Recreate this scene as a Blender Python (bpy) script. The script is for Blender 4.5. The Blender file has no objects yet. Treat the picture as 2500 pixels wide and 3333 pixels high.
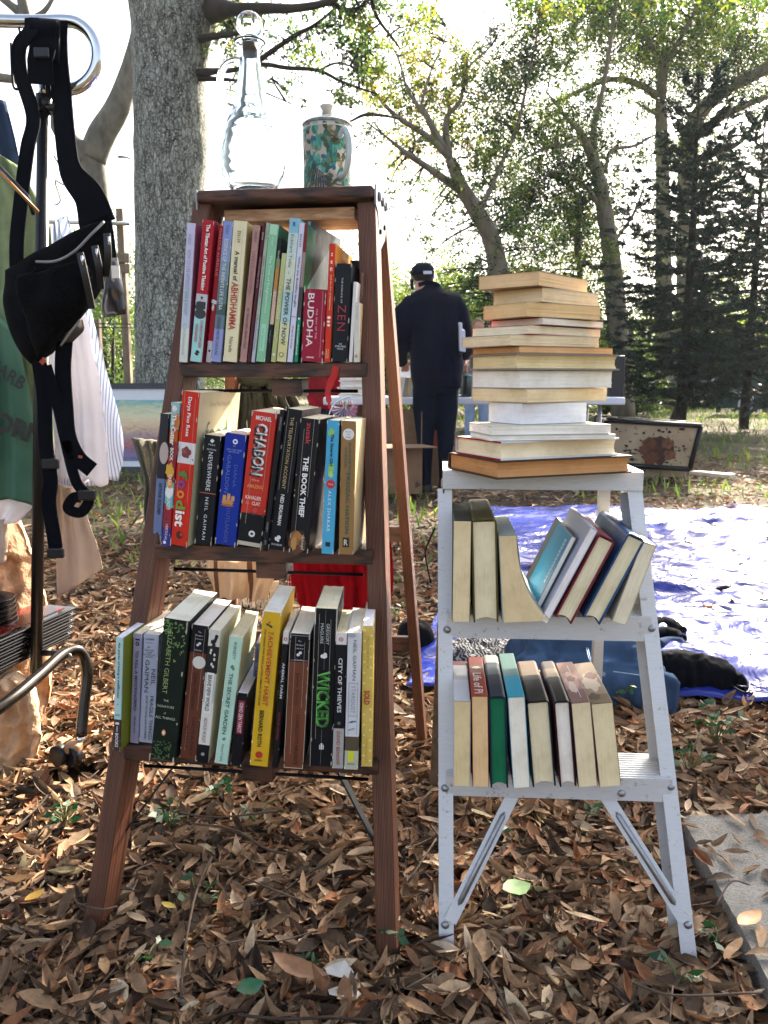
import bpy, bmesh, math, random
import numpy as np
from mathutils import Vector, Matrix, Quaternion, noise as mnoise
R = math.radians
random.seed(7); rng = np.random.default_rng(7)
S = bpy.context.scene
COL = S.collection

# ---------------------------------------------------------------- camera, sky, sun, exposure
CAM_H = 0.85; FPX = 2696.0; PITCH = math.atan(436 / FPX)
cam_d = bpy.data.cameras.new('camera'); cam = bpy.data.objects.new('camera', cam_d); COL.objects.link(cam)
cam.location = (0, 0, CAM_H); cam.rotation_euler = (math.pi / 2 - PITCH, 0, 0)
cam_d.sensor_fit = 'VERTICAL'; cam_d.sensor_height = 24; cam_d.lens = 24 * FPX / 3333
cam_d.clip_start = 0.05; cam_d.clip_end = 2000
cam_d.dof.use_dof = True; cam_d.dof.focus_distance = 1.4; cam_d.dof.aperture_fstop = 9.0
S.camera = cam
SUN_EL, SUN_AZ = 33.0, 27.0        # azimuth clockwise from +Y (straight ahead)
SUN = Vector((math.sin(R(SUN_AZ)) * math.cos(R(SUN_EL)), math.cos(R(SUN_AZ)) * math.cos(R(SUN_EL)), math.sin(R(SUN_EL))))
w = bpy.data.worlds.new('World'); S.world = w; w.use_nodes = True
nt = w.node_tree; nt.nodes.clear()
sky = nt.nodes.new('ShaderNodeTexSky'); sky.sky_type = 'NISHITA'; sky.sun_disc = False
sky.sun_elevation = R(SUN_EL); sky.sun_rotation = R(SUN_AZ); sky.dust_density = 4.0; sky.air_density = 0.9; sky.ozone_density = 0.4
bg = nt.nodes.new('ShaderNodeBackground'); bg.inputs[1].default_value = 0.075
wo = nt.nodes.new('ShaderNodeOutputWorld')
hsv = nt.nodes.new('ShaderNodeHueSaturation'); hsv.inputs['Saturation'].default_value = 0.62   # hazy, paler sky
nt.links.new(sky.outputs[0], hsv.inputs['Color']); nt.links.new(hsv.outputs[0], bg.inputs[0]); nt.links.new(bg.outputs[0], wo.inputs[0])
sl = bpy.data.lights.new('sun', 'SUN'); sl.energy = 5.0; sl.angle = R(0.5); sl.color = (1.0, 0.88, 0.70)
so = bpy.data.objects.new('sun', sl); COL.objects.link(so)
so.rotation_euler = SUN.to_track_quat('Z', 'Y').to_euler(); so.location = (8, 12, 14)
S.view_settings.view_transform = 'Standard'; S.view_settings.look = 'None'
S.view_settings.gamma = 1.0; S.view_settings.exposure = 2.65
S.cycles.max_bounces = 10; S.cycles.transmission_bounces = 8; S.cycles.transparent_max_bounces = 8
S.cycles.caustics_reflective = False; S.cycles.caustics_refractive = False
S.cycles.use_denoising = True; S.cycles.sample_clamp_indirect = 6

# ---------------------------------------------------------------- survey helpers (photo pixel 2500x3333 -> world point)
_c, _s = math.cos(PITCH), math.sin(PITCH)
def ray(px, py):
    x = (px - 1250) / FPX; y = -(py - 1666.5) / FPX
    return Vector((x, _c + y * _s, -_s + y * _c))
EYE = Vector((0, 0, CAM_H))
def atZ(px, py, z=0.0):
    d = ray(px, py); return EYE + d * ((z - CAM_H) / d.z)
def atY(px, py, Y):
    d = ray(px, py); return EYE + d * (Y / d.y)
def atP(px, py, p0, n):
    d = ray(px, py); return EYE + d * ((p0 - EYE).dot(n) / d.dot(n))
def proj(p):
    v = Vector(p) - EYE; z = v.y * _c - v.z * _s
    return 1250 + FPX * v.x / z, 1666.5 - FPX * (v.y * _s + v.z * _c) / z

# ---------------------------------------------------------------- colour + materials
def lin(c): return c / 12.92 if c <= 0.04045 else ((c + 0.055) / 1.055) ** 2.4
def hx(h, k=1.0):
    h = h.lstrip('#'); return tuple(min(1, lin(int(h[i:i + 2], 16) / 255) * k) for i in (0, 2, 4)) + (1,)
MATS = {}
def nodes(name):
    m = bpy.data.materials.new(name); m.use_nodes = True
    t = m.node_tree; b = t.nodes['Principled BSDF']; return m, t, b
def ramp(t, stops, interp='LINEAR'):
    r = t.nodes.new('ShaderNodeValToRGB'); r.color_ramp.interpolation = interp
    e = r.color_ramp.elements
    while len(e) < len(stops): e.new(0.5)
    for i, (p, c) in enumerate(stops): e[i].position = p; e[i].color = c
    return r
def coords(t, scale=(1, 1, 1), kind='Object', rot=(0, 0, 0)):
    tc = t.nodes.new('ShaderNodeTexCoord'); mp = t.nodes.new('ShaderNodeMapping')
    mp.inputs['Scale'].default_value = scale; mp.inputs['Rotation'].default_value = rot
    t.links.new(tc.outputs[kind], mp.inputs[0]); return mp
def noise_tex(t, mp, sc, det=4, rough=0.55, dist=0):
    n = t.nodes.new('ShaderNodeTexNoise'); n.inputs['Scale'].default_value = sc; n.inputs['Detail'].default_value = det
    n.inputs['Roughness'].default_value = rough; n.inputs['Distortion'].default_value = dist
    t.links.new(mp.outputs[0], n.inputs['Vector']); return n
def mul(c, k): return tuple(min(1, x * k) for x in c[:3]) + (1,)
def bump(t, b, src, dist, strength=1.0):
    bp = t.nodes.new('ShaderNodeBump'); bp.inputs['Distance'].default_value = dist; bp.inputs['Strength'].default_value = strength
    t.links.new(src, bp.inputs['Height']); t.links.new(bp.outputs[0], b.inputs['Normal']); return bp
def plain(col, rough=0.5, metal=0.0, var=0.12, scale=30, bmp=0.0, spec=0.5, stretch=(1, 1, 1)):
    key = ('p', col if isinstance(col, str) else tuple(col), rough, metal, var, scale, bmp, spec, stretch)
    if key in MATS: return MATS[key]
    c = hx(col) if isinstance(col, str) else col
    m, t, b = nodes('surface'); mp = coords(t, stretch)
    n = noise_tex(t, mp, scale)
    r = ramp(t, [(0.3, mul(c, 1 - var)), (0.7, mul(c, 1 + var))]); t.links.new(n.outputs[0], r.inputs[0])
    t.links.new(r.outputs[0], b.inputs['Base Color'])
    b.inputs['Roughness'].default_value = rough; b.inputs['Metallic'].default_value = metal
    b.inputs['Specular IOR Level'].default_value = spec
    if bmp: bump(t, b, n.outputs[0], bmp)
    MATS[key] = m; return m
def cloth_mat(col, var=0.15, weave=900, bmp=0.0006, transl=0.0, stripes=None, noise=6):
    m, t, b = nodes('cloth'); c = hx(col); mp = coords(t)
    n = noise_tex(t, mp, noise, 5); r = ramp(t, [(0.3, mul(c, 1 - var)), (0.7, mul(c, 1 + var))]); t.links.new(n.outputs[0], r.inputs[0])
    out = r.outputs[0]
    if stripes:
        ax, freq, sc, wd = stripes
        sx = t.nodes.new('ShaderNodeSeparateXYZ'); t.links.new(mp.outputs[0], sx.inputs[0])
        a = t.nodes.new('ShaderNodeMath'); a.operation = 'MULTIPLY'; a.inputs[1].default_value = freq; t.links.new(sx.outputs[ax], a.inputs[0])
        f = t.nodes.new('ShaderNodeMath'); f.operation = 'FRACT'; t.links.new(a.outputs[0], f.inputs[0])
        g = t.nodes.new('ShaderNodeMath'); g.operation = 'LESS_THAN'; g.inputs[1].default_value = wd; t.links.new(f.outputs[0], g.inputs[0])
        mx = t.nodes.new('ShaderNodeMix'); mx.data_type = 'RGBA'; t.links.new(g.outputs[0], mx.inputs[0]); t.links.new(out, mx.inputs[6]); mx.inputs[7].default_value = hx(sc)
        out = mx.outputs[2]
    t.links.new(out, b.inputs['Base Color']); b.inputs['Roughness'].default_value = 0.9; b.inputs['Specular IOR Level'].default_value = 0.06
    n2 = noise_tex(t, mp, weave, 2); bump(t, b, n2.outputs[0], bmp)
    if transl:
        tr = t.nodes.new('ShaderNodeBsdfTranslucent'); t.links.new(out, tr.inputs[0])
        ms = t.nodes.new('ShaderNodeMixShader'); ms.inputs[0].default_value = transl
        t.links.new(b.outputs[0], ms.inputs[1]); t.links.new(tr.outputs[0], ms.inputs[2])
        t.links.new(ms.outputs[0], t.nodes['Material Output'].inputs[0])
    return m
def wood_mat(dark, light, stretch=(40, 40, 2.2), rough=0.55, bmp=0.0012):
    m, t, b = nodes('wood'); mp = coords(t, stretch)
    n = noise_tex(t, mp, 1.6, 6, 0.6, 1.2)
    wv = t.nodes.new('ShaderNodeTexWave'); wv.bands_direction = 'X'; wv.inputs['Scale'].default_value = 2.0; wv.inputs['Distortion'].default_value = 5.0; wv.inputs['Detail'].default_value = 3
    t.links.new(mp.outputs[0], wv.inputs['Vector'])
    mx = t.nodes.new('ShaderNodeMath'); mx.operation = 'MULTIPLY_ADD'; mx.inputs[1].default_value = 0.45; t.links.new(wv.outputs[1], mx.inputs[0])
    h = t.nodes.new('ShaderNodeMath'); h.operation = 'MULTIPLY'; h.inputs[1].default_value = 0.6; t.links.new(n.outputs[0], h.inputs[0]); t.links.new(h.outputs[0], mx.inputs[2])
    mp2 = coords(t, (1, 1, 1)); n2 = noise_tex(t, mp2, 9, 5)
    r = ramp(t, [(0.22, hx(dark)), (0.72, hx(light))]); t.links.new(mx.outputs[0], r.inputs[0])
    mm = t.nodes.new('ShaderNodeMix'); mm.data_type = 'RGBA'; mm.blend_type = 'MULTIPLY'; mm.inputs[0].default_value = 0.7
    r2 = ramp(t, [(0.3, (0.5, 0.45, 0.42, 1)), (0.65, (1, 1, 1, 1))]); t.links.new(n2.outputs[0], r2.inputs[0])
    t.links.new(r.outputs[0], mm.inputs[6]); t.links.new(r2.outputs[0], mm.inputs[7]); t.links.new(mm.outputs[2], b.inputs['Base Color'])
    b.inputs['Roughness'].default_value = rough; bump(t, b, mx.outputs[0], bmp); return m
def pages_mat(col, dark=0.72):
    key = ('pg', col, dark)
    if key in MATS: return MATS[key]
    m, t, b = nodes('paper_edge'); c = hx(col, 1.12)
    mp = coords(t, (1, 0.02, 0.02)); n = noise_tex(t, mp, 1500, 2, 0.7)
    mp2 = coords(t, (1, 0.06, 0.06)); n3 = noise_tex(t, mp2, 260, 3, 0.7)
    mp3 = coords(t); n2 = noise_tex(t, mp3, 22, 4)
    r = ramp(t, [(0.25, mul(c, dark)), (0.45, c)]); t.links.new(n.outputs[0], r.inputs[0])
    r3 = ramp(t, [(0.32, (0.80, 0.77, 0.72, 1)), (0.42, (1, 1, 1, 1))]); t.links.new(n3.outputs[0], r3.inputs[0])
    r2 = ramp(t, [(0.3, (0.93, 0.89, 0.82, 1)), (0.55, (1.12, 1.1, 1.06, 1))]); t.links.new(n2.outputs[0], r2.inputs[0])
    a = t.nodes.new('ShaderNodeMix'); a.data_type = 'RGBA'; a.blend_type = 'MULTIPLY'; a.inputs[0].default_value = 1
    t.links.new(r.outputs[0], a.inputs[6]); t.links.new(r2.outputs[0], a.inputs[7])
    a2 = t.nodes.new('ShaderNodeMix'); a2.data_type = 'RGBA'; a2.blend_type = 'MULTIPLY'; a2.inputs[0].default_value = 0.45
    t.links.new(a.outputs[2], a2.inputs[6]); t.links.new(r3.outputs[0], a2.inputs[7])
    t.links.new(a2.outputs[2], b.inputs['Base Color']); b.inputs['Roughness'].default_value = 0.9; b.inputs['Specular IOR Level'].default_value = 0.15
    bump(t, b, n.outputs[0], 0.0003); MATS[key] = m; return m
def cover_mat(col, gloss=0.42):
    key = ('cv', col, gloss)
    if key in MATS: return MATS[key]
    m, t, b = nodes('printed_cover'); c = hx(col); b.inputs['Specular IOR Level'].default_value = 0.22
    mp = coords(t); n = noise_tex(t, mp, 14, 5, 0.6); n2 = noise_tex(t, mp, 130, 4, 0.75)
    r = ramp(t, [(0.3, mul(c, 0.82)), (0.7, mul(c, 1.1))]); t.links.new(n.outputs[0], r.inputs[0])
    sc = ramp(t, [(0.70, (0, 0, 0, 1)), (0.76, (0.3, 0.3, 0.3, 1))]); t.links.new(n2.outputs[0], sc.inputs[0])
    a = t.nodes.new('ShaderNodeMix'); a.data_type = 'RGBA'
    t.links.new(sc.outputs[0], a.inputs[0]); t.links.new(r.outputs[0], a.inputs[6]); a.inputs[7].default_value = mul(tuple(0.6 * x + 0.3 for x in c[:3]) + (1,), 1)
    t.links.new(a.outputs[2], b.inputs['Base Color'])
    rr = ramp(t, [(0.3, (gloss - 0.1,) * 3 + (1,)), (0.7, (gloss + 0.2,) * 3 + (1,))]); t.links.new(n.outputs[0], rr.inputs[0]); t.links.new(rr.outputs[0], b.inputs['Roughness'])
    bump(t, b, n.outputs[0], 0.0012); MATS[key] = m; return m
def ink(col, metal=0.0):
    key = ('ink', col, metal)
    if key in MATS: return MATS[key]
    m, t, b = nodes('print_ink'); b.inputs['Base Color'].default_value = hx(col); b.inputs['Roughness'].default_value = 0.45; b.inputs['Metallic'].default_value = metal
    MATS[key] = m; return m

# ---------------------------------------------------------------- mesh helpers
class MB:
    def __init__(s): s.v = []; s.f = []; s.mi = []; s.mats = []; s.sm = []
    def m(s, mat):
        if mat not in s.mats: s.mats.append(mat)
        return s.mats.index(mat)
    def add(s, vs, fs, mat, smooth=False):
        o = len(s.v); k = s.m(mat); s.v += [tuple(v) for v in vs]
        for f in fs: s.f.append(tuple(i + o for i in f)); s.mi.append(k); s.sm.append(smooth)
    def box(s, c, size, mat, M=None, bev=0.0):
        hx_, hy, hz = size[0] / 2, size[1] / 2, size[2] / 2
        if bev:
            bm = bmesh.new(); bmesh.ops.create_cube(bm, size=1)
            for v in bm.verts: v.co = Vector((v.co.x * size[0], v.co.y * size[1], v.co.z * size[2]))
            bmesh.ops.bevel(bm, geom=bm.edges[:], offset=bev, segments=2, affect='EDGES', profile=0.5)
            vs = [v.co + Vector(c) for v in bm.verts]; bm.verts.index_update(); fs = [[v.index for v in f.verts] for f in bm.faces]; bm.free()
        else:
            vs = [Vector((c[0] + x * hx_, c[1] + y * hy, c[2] + z * hz)) for z in (-1, 1) for y in (-1, 1) for x in (-1, 1)]
            fs = [(0, 2, 3, 1), (4, 5, 7, 6), (0, 1, 5, 4), (2, 6, 7, 3), (0, 4, 6, 2), (1, 3, 7, 5)]
        if M is not None: vs = [M @ v for v in vs]
        s.add(vs, fs, mat)
    def hexa(s, a, b, mat):          # a: 4 pts, b: 4 pts (matching loops)
        s.add(list(a) + list(b), [(3, 2, 1, 0), (4, 5, 6, 7), (0, 1, 5, 4), (1, 2, 6, 5), (2, 3, 7, 6), (3, 0, 4, 7)], mat)
    def bar(s, p, q, wx, wy, mat, side=None, bev=0.0):   # rectangular bar p->q ; wx along 'side'
        p, q = Vector(p), Vector(q); z = (q - p); L = z.length; z.normalize()
        sd = Vector(side) if side is not None else Vector((1, 0, 0)); x = (sd - z * sd.dot(z)).normalized(); y = z.cross(x)
        M = Matrix(((x.x, y.x, z.x, (p.x + q.x) / 2), (x.y, y.y, z.y, (p.y + q.y) / 2), (x.z, y.z, z.z, (p.z + q.z) / 2), (0, 0, 0, 1)))
        s.box((0, 0, 0), (wx, wy, L), mat, M, bev)
    def tube(s, pts, rad, mat, n=10, cap=True, flat=1.0, up=None):
        pts = [Vector(p) for p in pts]; N = len(pts)
        if not hasattr(rad, '__len__'): rad = [rad] * N
        o = len(s.v); k = s.m(mat); prev = None
        for i, p in enumerate(pts):
            d = (pts[min(i + 1, N - 1)] - pts[max(i - 1, 0)]).normalized()
            if prev is None:
                r0 = Vector(up) if up is not None else (Vector((0, 0, 1)) if abs(d.z) < 0.9 else Vector((0, 1, 0)))
                x = (r0 - d * r0.dot(d)).normalized()
            else: x = (prev - d * prev.dot(d)).normalized()
            prev = x; y = d.cross(x)
            for j in range(n):
                a = 2 * math.pi * j / n; s.v.append(tuple(p + x * (math.cos(a) * rad[i]) + y * (math.sin(a) * rad[i] * flat)))
        for i in range(N - 1):
            for j in range(n):
                a, b = o + i * n + j, o + i * n + (j + 1) % n
                s.f.append((a, b, b + n, a + n)); s.mi.append(k); s.sm.append(True)
        if cap:
            s.f.append(tuple(o + j for j in reversed(range(n)))); s.mi.append(k); s.sm.append(False)
            s.f.append(tuple(o + (N - 1) * n + j for j in range(n))); s.mi.append(k); s.sm.append(False)
    def lathe(s, prof, mat, n=32, M=None, mod=None):
        o = len(s.v); k = s.m(mat)
        for (r, z) in prof:
            for j in range(n):
                a = 2 * math.pi * j / n; rr = r * (mod(a, z) if mod else 1); v = Vector((rr * math.cos(a), rr * math.sin(a), z))
                s.v.append(tuple(M @ v if M is not None else v))
        for i in range(len(prof) - 1):
            for j in range(n):
                a, b = o + i * n + j, o + i * n + (j + 1) % n
                s.f.append((a, b, b + n, a + n)); s.mi.append(k); s.sm.append(True)
    def ribbon(s, pts, width, side, mat, th=0.0015):   # flat strap with thickness
        pts = [Vector(p) for p in pts]; N = len(pts); o = len(s.v); k = s.m(mat)
        for i, p in enumerate(pts):
            d = (pts[min(i + 1, N - 1)] - pts[max(i - 1, 0)]).normalized()
            sd = Vector(side[i] if hasattr(side[0], '__len__') else side); x = (sd - d * sd.dot(d)).normalized(); y = d.cross(x)
            wd = width[i] if hasattr(width, '__len__') else width
            for (a, b) in ((-1, -1), (1, -1), (1, 1), (-1, 1)): s.v.append(tuple(p + x * (a * wd / 2) + y * (b * th / 2)))
        for i in range(N - 1):
            for j in range(4):
                a, b = o + i * 4 + j, o + i * 4 + (j + 1) % 4; s.f.append((a, b, b + 4, a + 4)); s.mi.append(k); s.sm.append(False)
        s.f.append((o + 3, o + 2, o + 1, o)); s.mi.append(k); s.sm.append(False)
        e = o + (N - 1) * 4; s.f.append((e, e + 1, e + 2, e + 3)); s.mi.append(k); s.sm.append(False)
    def sheet(s, P, mat, smooth=True, thick=None):     # P: grid rows of points; thick: vector offset for the back side
        n, m_ = len(P), len(P[0]); o = len(s.v); k = s.m(mat)
        for r_ in P:
            for p in r_: s.v.append(tuple(p))
        def q(a, b, c, d): s.f.append((a, b, c, d)); s.mi.append(k); s.sm.append(smooth)
        for i in range(n - 1):
            for j in range(m_ - 1): a = o + i * m_ + j; q(a, a + 1, a + m_ + 1, a + m_)
        if thick is not None:
            t = Vector(thick); o2 = len(s.v)
            for r_ in P:
                for p in r_: s.v.append(tuple(Vector(p) + t))
            for i in range(n - 1):
                for j in range(m_ - 1): a = o2 + i * m_ + j; q(a, a + m_, a + m_ + 1, a + 1)
            rim = [i * m_ for i in range(n)] + [(n - 1) * m_ + j for j in range(1, m_)] + [i * m_ + m_ - 1 for i in range(n - 2, -1, -1)] + list(range(m_ - 2, 0, -1))
            for a, b in zip(rim, rim[1:] + rim[:1]): q(o + a, o + b, o2 + b, o2 + a)
    def build(s, name, parent=None, M=None):
        me = bpy.data.meshes.new(name); me.from_pydata(s.v, [], s.f)
        for m_ in s.mats: me.materials.append(m_)
        me.polygons.foreach_set('material_index', s.mi); me.polygons.foreach_set('use_smooth', s.sm); me.update()
        bm = bmesh.new(); bm.from_mesh(me); bmesh.ops.recalc_face_normals(bm, faces=bm.faces); bm.to_mesh(me); bm.free()
        o = bpy.data.objects.new(name, me); COL.objects.link(o)
        if M is not None: o.matrix_world = M
        if parent is not None: o.parent = parent
        return o
def tag(o, label=None, cat=None, group=None, kind=None):
    if label: o['label'] = label
    if cat: o['category'] = cat
    if group: o['group'] = group
    if kind: o['kind'] = kind
    return o
def thing(name, label, cat, loc=(0, 0, 0), group=None, M=None):
    o = bpy.data.objects.new(name, None); COL.objects.link(o); o.empty_display_size = 0.1
    if M is not None: o.matrix_world = M
    else: o.location = loc
    return tag(o, label, cat, group)
def rel(parent, name, mb):           # mesh given in WORLD coordinates, parented to a translated/rotated thing
    inv = parent.matrix_world.inverted() if False else Matrix.Translation(parent.location).inverted()
    mb.v = [tuple(inv @ Vector(v)) for v in mb.v]; return mb.build(name, parent)
def smooth_path(pts, n=8):           # Catmull-Rom
    pts = [Vector(p) for p in pts]; P = [2 * pts[0] - pts[1]] + pts + [2 * pts[-1] - pts[-2]]; out = []
    for i in range(1, len(P) - 2):
        a, b, c, d = P[i - 1], P[i], P[i + 1], P[i + 2]
        for k in range(n):
            t = k / n; out.append(0.5 * ((2 * b) + (c - a) * t + (2 * a - 5 * b + 4 * c - d) * t * t + (3 * b - a - 3 * c + d) * t ** 3))
    out.append(P[-2]); return out
def lerp(a, b, t): return a + (b - a) * t
def plerp(pts, t):
    x = t * (len(pts) - 1); i = min(int(x), len(pts) - 2); return lerp(Vector(pts[i]), Vector(pts[i + 1]), x - i)
# text outlines, cached, unit height
_TX = {}
def text_mesh(s, bold=0.0, italic=0.0, spacing=1.0):
    key = (s, bold, italic, spacing)
    if key not in _TX:
        cu = bpy.data.curves.new('t', 'FONT'); cu.body = s; cu.size = 1; cu.offset = bold; cu.resolution_u = 2; cu.shear = italic; cu.space_character = spacing
        ob = bpy.data.objects.new('t', cu); COL.objects.link(ob)
        dg = bpy.context.evaluated_depsgraph_get(); dg.update()
        me = bpy.data.meshes.new_from_object(ob.evaluated_get(dg))
        v = [(p.co.x, p.co.y) for p in me.vertices]; f = [tuple(p.vertices) for p in me.polygons]
        bpy.data.objects.remove(ob); bpy.data.curves.remove(cu); bpy.data.meshes.remove(me)
        x0, x1 = min(a for a, b in v), max(a for a, b in v); y0, y1 = min(b for a, b in v), max(b for a, b in v)
        _TX[key] = ([((a - x0) / (x1 - x0) - .5, (b - y0) / (y1 - y0) - .5) for a, b in v], f)
    return _TX[key]
def put_text(mb, s, c, ru, rv, Lu, Lv, mat, bold=0.0, italic=0.0, spacing=1.0):
    """text centred at c; ru = reading direction, rv = text up; Lu x Lv is its size"""
    v, f = text_mesh(s, bold, italic, spacing); c, ru, rv = Vector(c), Vector(ru), Vector(rv)
    mb.add([c + ru * (a * Lu) + rv * (b * Lv) for a, b in v], f, mat)
def disc(mb, c, ex, ez, rx, rz, mat, n=24, a0=0, wob=None):
    c, ex, ez = Vector(c), Vector(ex), Vector(ez)
    mb.add([c] + [c + ex * (rx * (wob(a) if wob else 1) * math.cos(a)) + ez * (rz * (wob(a) if wob else 1) * math.sin(a)) for a in [a0 + 2 * math.pi * i / n for i in range(n)]],
           [(0, i + 1, (i + 1) % n + 1) for i in range(n)], mat)
def poly(mb, pts, mat): mb.add(pts, [tuple(range(len(pts)))], mat)

# ---------------------------------------------------------------- ground
def g_h(x, y):
    return 0.006 * mnoise.noise(Vector((x * 1.3, y * 1.3, 0))) - 0.045
m, t, b = nodes('soil'); mp = coords(t)
n1 = noise_tex(t, mp, 1.1, 6, 0.6); n2 = noise_tex(t, mp, 60, 6, 0.7)
r1 = ramp(t, [(0.35, hx('#2a2018')), (0.5, hx('#4a3a28')), (0.62, hx('#4b5230')), (0.75, hx('#6b7038'))]); t.links.new(n1.outputs[0], r1.inputs[0])
r2 = ramp(t, [(0.3, (0.35, 0.33, 0.3, 1)), (0.7, (1.5, 1.4, 1.3, 1))]); t.links.new(n2.outputs[0], r2.inputs[0])
a = t.nodes.new('ShaderNodeMix'); a.data_type = 'RGBA'; a.blend_type = 'MULTIPLY'; a.inputs[0].default_value = 1
t.links.new(r1.outputs[0], a.inputs[6]); t.links.new(r2.outputs[0], a.inputs[7]); t.links.new(a.outputs[2], b.inputs['Base Color'])
b.inputs['Roughness'].default_value = 0.95; bump(t, b, n2.outputs[0], 0.02); SOIL = m
mb = MB(); xs = sorted(set([-600, -200, -80, -30] + [x * 0.5 for x in range(-30, 41)] + [30, 80, 200, 600])); ys = sorted(set([-300, -60, -20, -5] + [y * 0.5 for y in range(-4, 60)] + [35, 50, 80, 150, 300, 900]))
P = [[Vector((x, y, g_h(x, y) if abs(x) < 25 and abs(y) < 35 else -0.045)) for x in xs] for y in ys]
mb.sheet(P, SOIL); tag(mb.build('ground'), 'bare soil of the park with thin grass', 'ground', kind='structure')
# ---------------------------------------------------------------- concrete slab
m, t, b = nodes('concrete'); mp = coords(t); n1 = noise_tex(t, mp, 6, 6, 0.7); n2 = noise_tex(t, mp, 240, 3, 0.8)
r1 = ramp(t, [(0.3, hx('#6c6963')), (0.7, hx('#96938c'))]); r2 = ramp(t, [(0.3, (0.55, 0.55, 0.55, 1)), (0.6, (1.08, 1.08, 1.08, 1))])
t.links.new(n1.outputs[0], r1.inputs[0]); t.links.new(n2.outputs[0], r2.inputs[0])
a = t.nodes.new('ShaderNodeMix'); a.data_type = 'RGBA'; a.blend_type = 'MULTIPLY'; a.inputs[0].default_value = 1
t.links.new(r1.outputs[0], a.inputs[6]); t.links.new(r2.outputs[0], a.inputs[7]); t.links.new(a.outputs[2], b.inputs['Base Color']); b.inputs['Roughness'].default_value = 0.9; bump(t, b, n2.outputs[0], 0.004)
CONC = m
c0, c1 = atZ(2218, 2655, 0.024), atZ(2490, 3170, 0.024)
mb = MB(); N = 40; ed = []
for i in range(N + 1):
    p = lerp(c0, c1, i / N * 1.6); ed.append(Vector((p.x + 0.004 * mnoise.noise(Vector((i * 0.7, 3, 0))) + (0.012 if i < 1 else 0), p.y, 0)))
top = [Vector((p.x, p.y, 0.024)) for p in ed]; far = [Vector((2.4, p.y + 0.10 * (1 - i / N), 0.024)) for i, p in enumerate(ed)]
mb.sheet([[lerp(a_, b_, j / 8) for j in range(9)] for a_, b_ in zip(top, far)], CONC, False, (0, 0, -0.08))
tag(mb.build('concrete_path'), 'pale grey concrete slab at the edge of the leaves', 'path', kind='structure')

# ---------------------------------------------------------------- wooden step ladder
def frame(L, Rr, lean):
    a, b_ = atZ(*L), atZ(*Rr); u = (b_ - a).normalized(); n = u.cross(Vector((0, 0, 1)))
    l = R(lean); up = Vector((0, 0, 1)) * math.cos(l) - n * math.sin(l); return a, b_, u, n, up, u.cross(up)
WOOD = wood_mat('#180c08', '#7c4a30', (70, 70, 1.6)); WOODH = wood_mat('#140a07', '#5c3726', (1.6, 60, 60)); WOODL = wood_mat('#a5764f', '#dcae82', (1.6, 60, 60), 0.6)
wa, wb, wu, wn, wup, wN = frame((294, 3025), (1254, 3110), 14)
wd = -wn
def WP(px, py, o=0.0): return atP(px, py, wa + wn * o, wN)
lad = thing('wooden_step_ladder', 'tall dark brown wooden step ladder used as a bookshelf', 'step ladder', ((wa + wb) / 2))
def rail(pb, pt, wx, dep, mat, side):    # front face given, body goes back
    mb = MB(); z = (pt - pb).normalized(); y = side.cross(z).normalized()
    if y.dot(wd) < 0: y = -y
    return (pb + y * dep / 2, pt + y * dep / 2, wx, dep, mat, side, 0.003)
def grain_bar(parent, name, p, q, wx, wy, mat, side, bev=0.0):     # bar built upright, then tilted, so the grain follows it
    p, q = Vector(p) - parent.location, Vector(q) - parent.location; z = q - p; L = z.length; z.normalize(); x = (side - z * side.dot(z)).normalized(); y = z.cross(x)
    mb = MB(); mb.box((0, 0, 0), (wx, wy, L), mat, None, bev); o = mb.build(name, parent); c_ = (p + q) / 2
    o.matrix_local = Matrix(((x.x, y.x, z.x, c_.x), (x.y, y.y, z.y, c_.y), (x.z, y.z, z.z, c_.z), (0, 0, 0, 1))); return o
def vdown(p, q, z):     # point on line p-q at height z
    return p + (q - p) * ((z - p.z) / (q.z - p.z))
Lb, Lt = WP(296, 3030), WP(657, 655); Rb, Rt = WP(1258, 3120), WP(1192, 655)
Lb = vdown(Lb, Lt, -0.04); Rb = vdown(Rb, Rt, -0.04)
for p, q in ((Lb, Lt), (Rb, Rt)): grain_bar(lad, 'side_rail', *rail(p, q, 0.030, 0.062, WOOD, wu))
STEP = {}
for i, (l, r_) in enumerate([((585, 1222), (1195, 1235)), ((503, 1820), (1215, 1842)), ((402, 2480), (1232, 2533))]):
    p, q = WP(*l), WP(*r_); z = (p.z + q.z) / 2 + (0.003 if i == 2 else 0); th = 0.023 + 0.002 * i
    p.z = q.z = z; STEP[i + 1] = (p, q, z + th)
    mb = MB(); M = Matrix.Identity(4); ax = (q - p).normalized(); ay = Vector((0, 0, 1)).cross(ax)
    M = Matrix(((ax.x, ay.x, 0, (p.x + q.x) / 2), (ax.y, ay.y, 0, (p.y + q.y) / 2), (0, 0, 1, z), (0, 0, 0, 1)))
    L = (q - p).length
    mb.box((0, 0.05, th / 2), (L, 0.10, th), WOODH, M, 0.003); rel(lad, 'step', mb)
    # threaded rod with its block under the step
    IR = plain('#17181c', 0.5, 0.8)
    mb = MB(); mb.tube([M @ Vector((-L / 2 + .02, 0.03, -0.022)), M @ Vector((L / 2 - .02, 0.03, -0.022))], 0.0028, IR, 8); rel(lad, 'step_rod', mb)
    mb = MB(); mb.box((0.01 if i else 0.02, 0.04, -0.016), (0.05, 0.05, 0.028), WOODH, M, 0.002); rel(lad, 'rod_block', mb)
TOPZ = (Lt.z + Rt.z) / 2
cp, cq = WP(640, 652, 0.012), WP(1214, 650, 0.012); cp.z = cq.z = TOPZ
ax = (cq - cp).normalized(); ay = Vector((0, 0, 1)).cross(ax)
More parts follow.
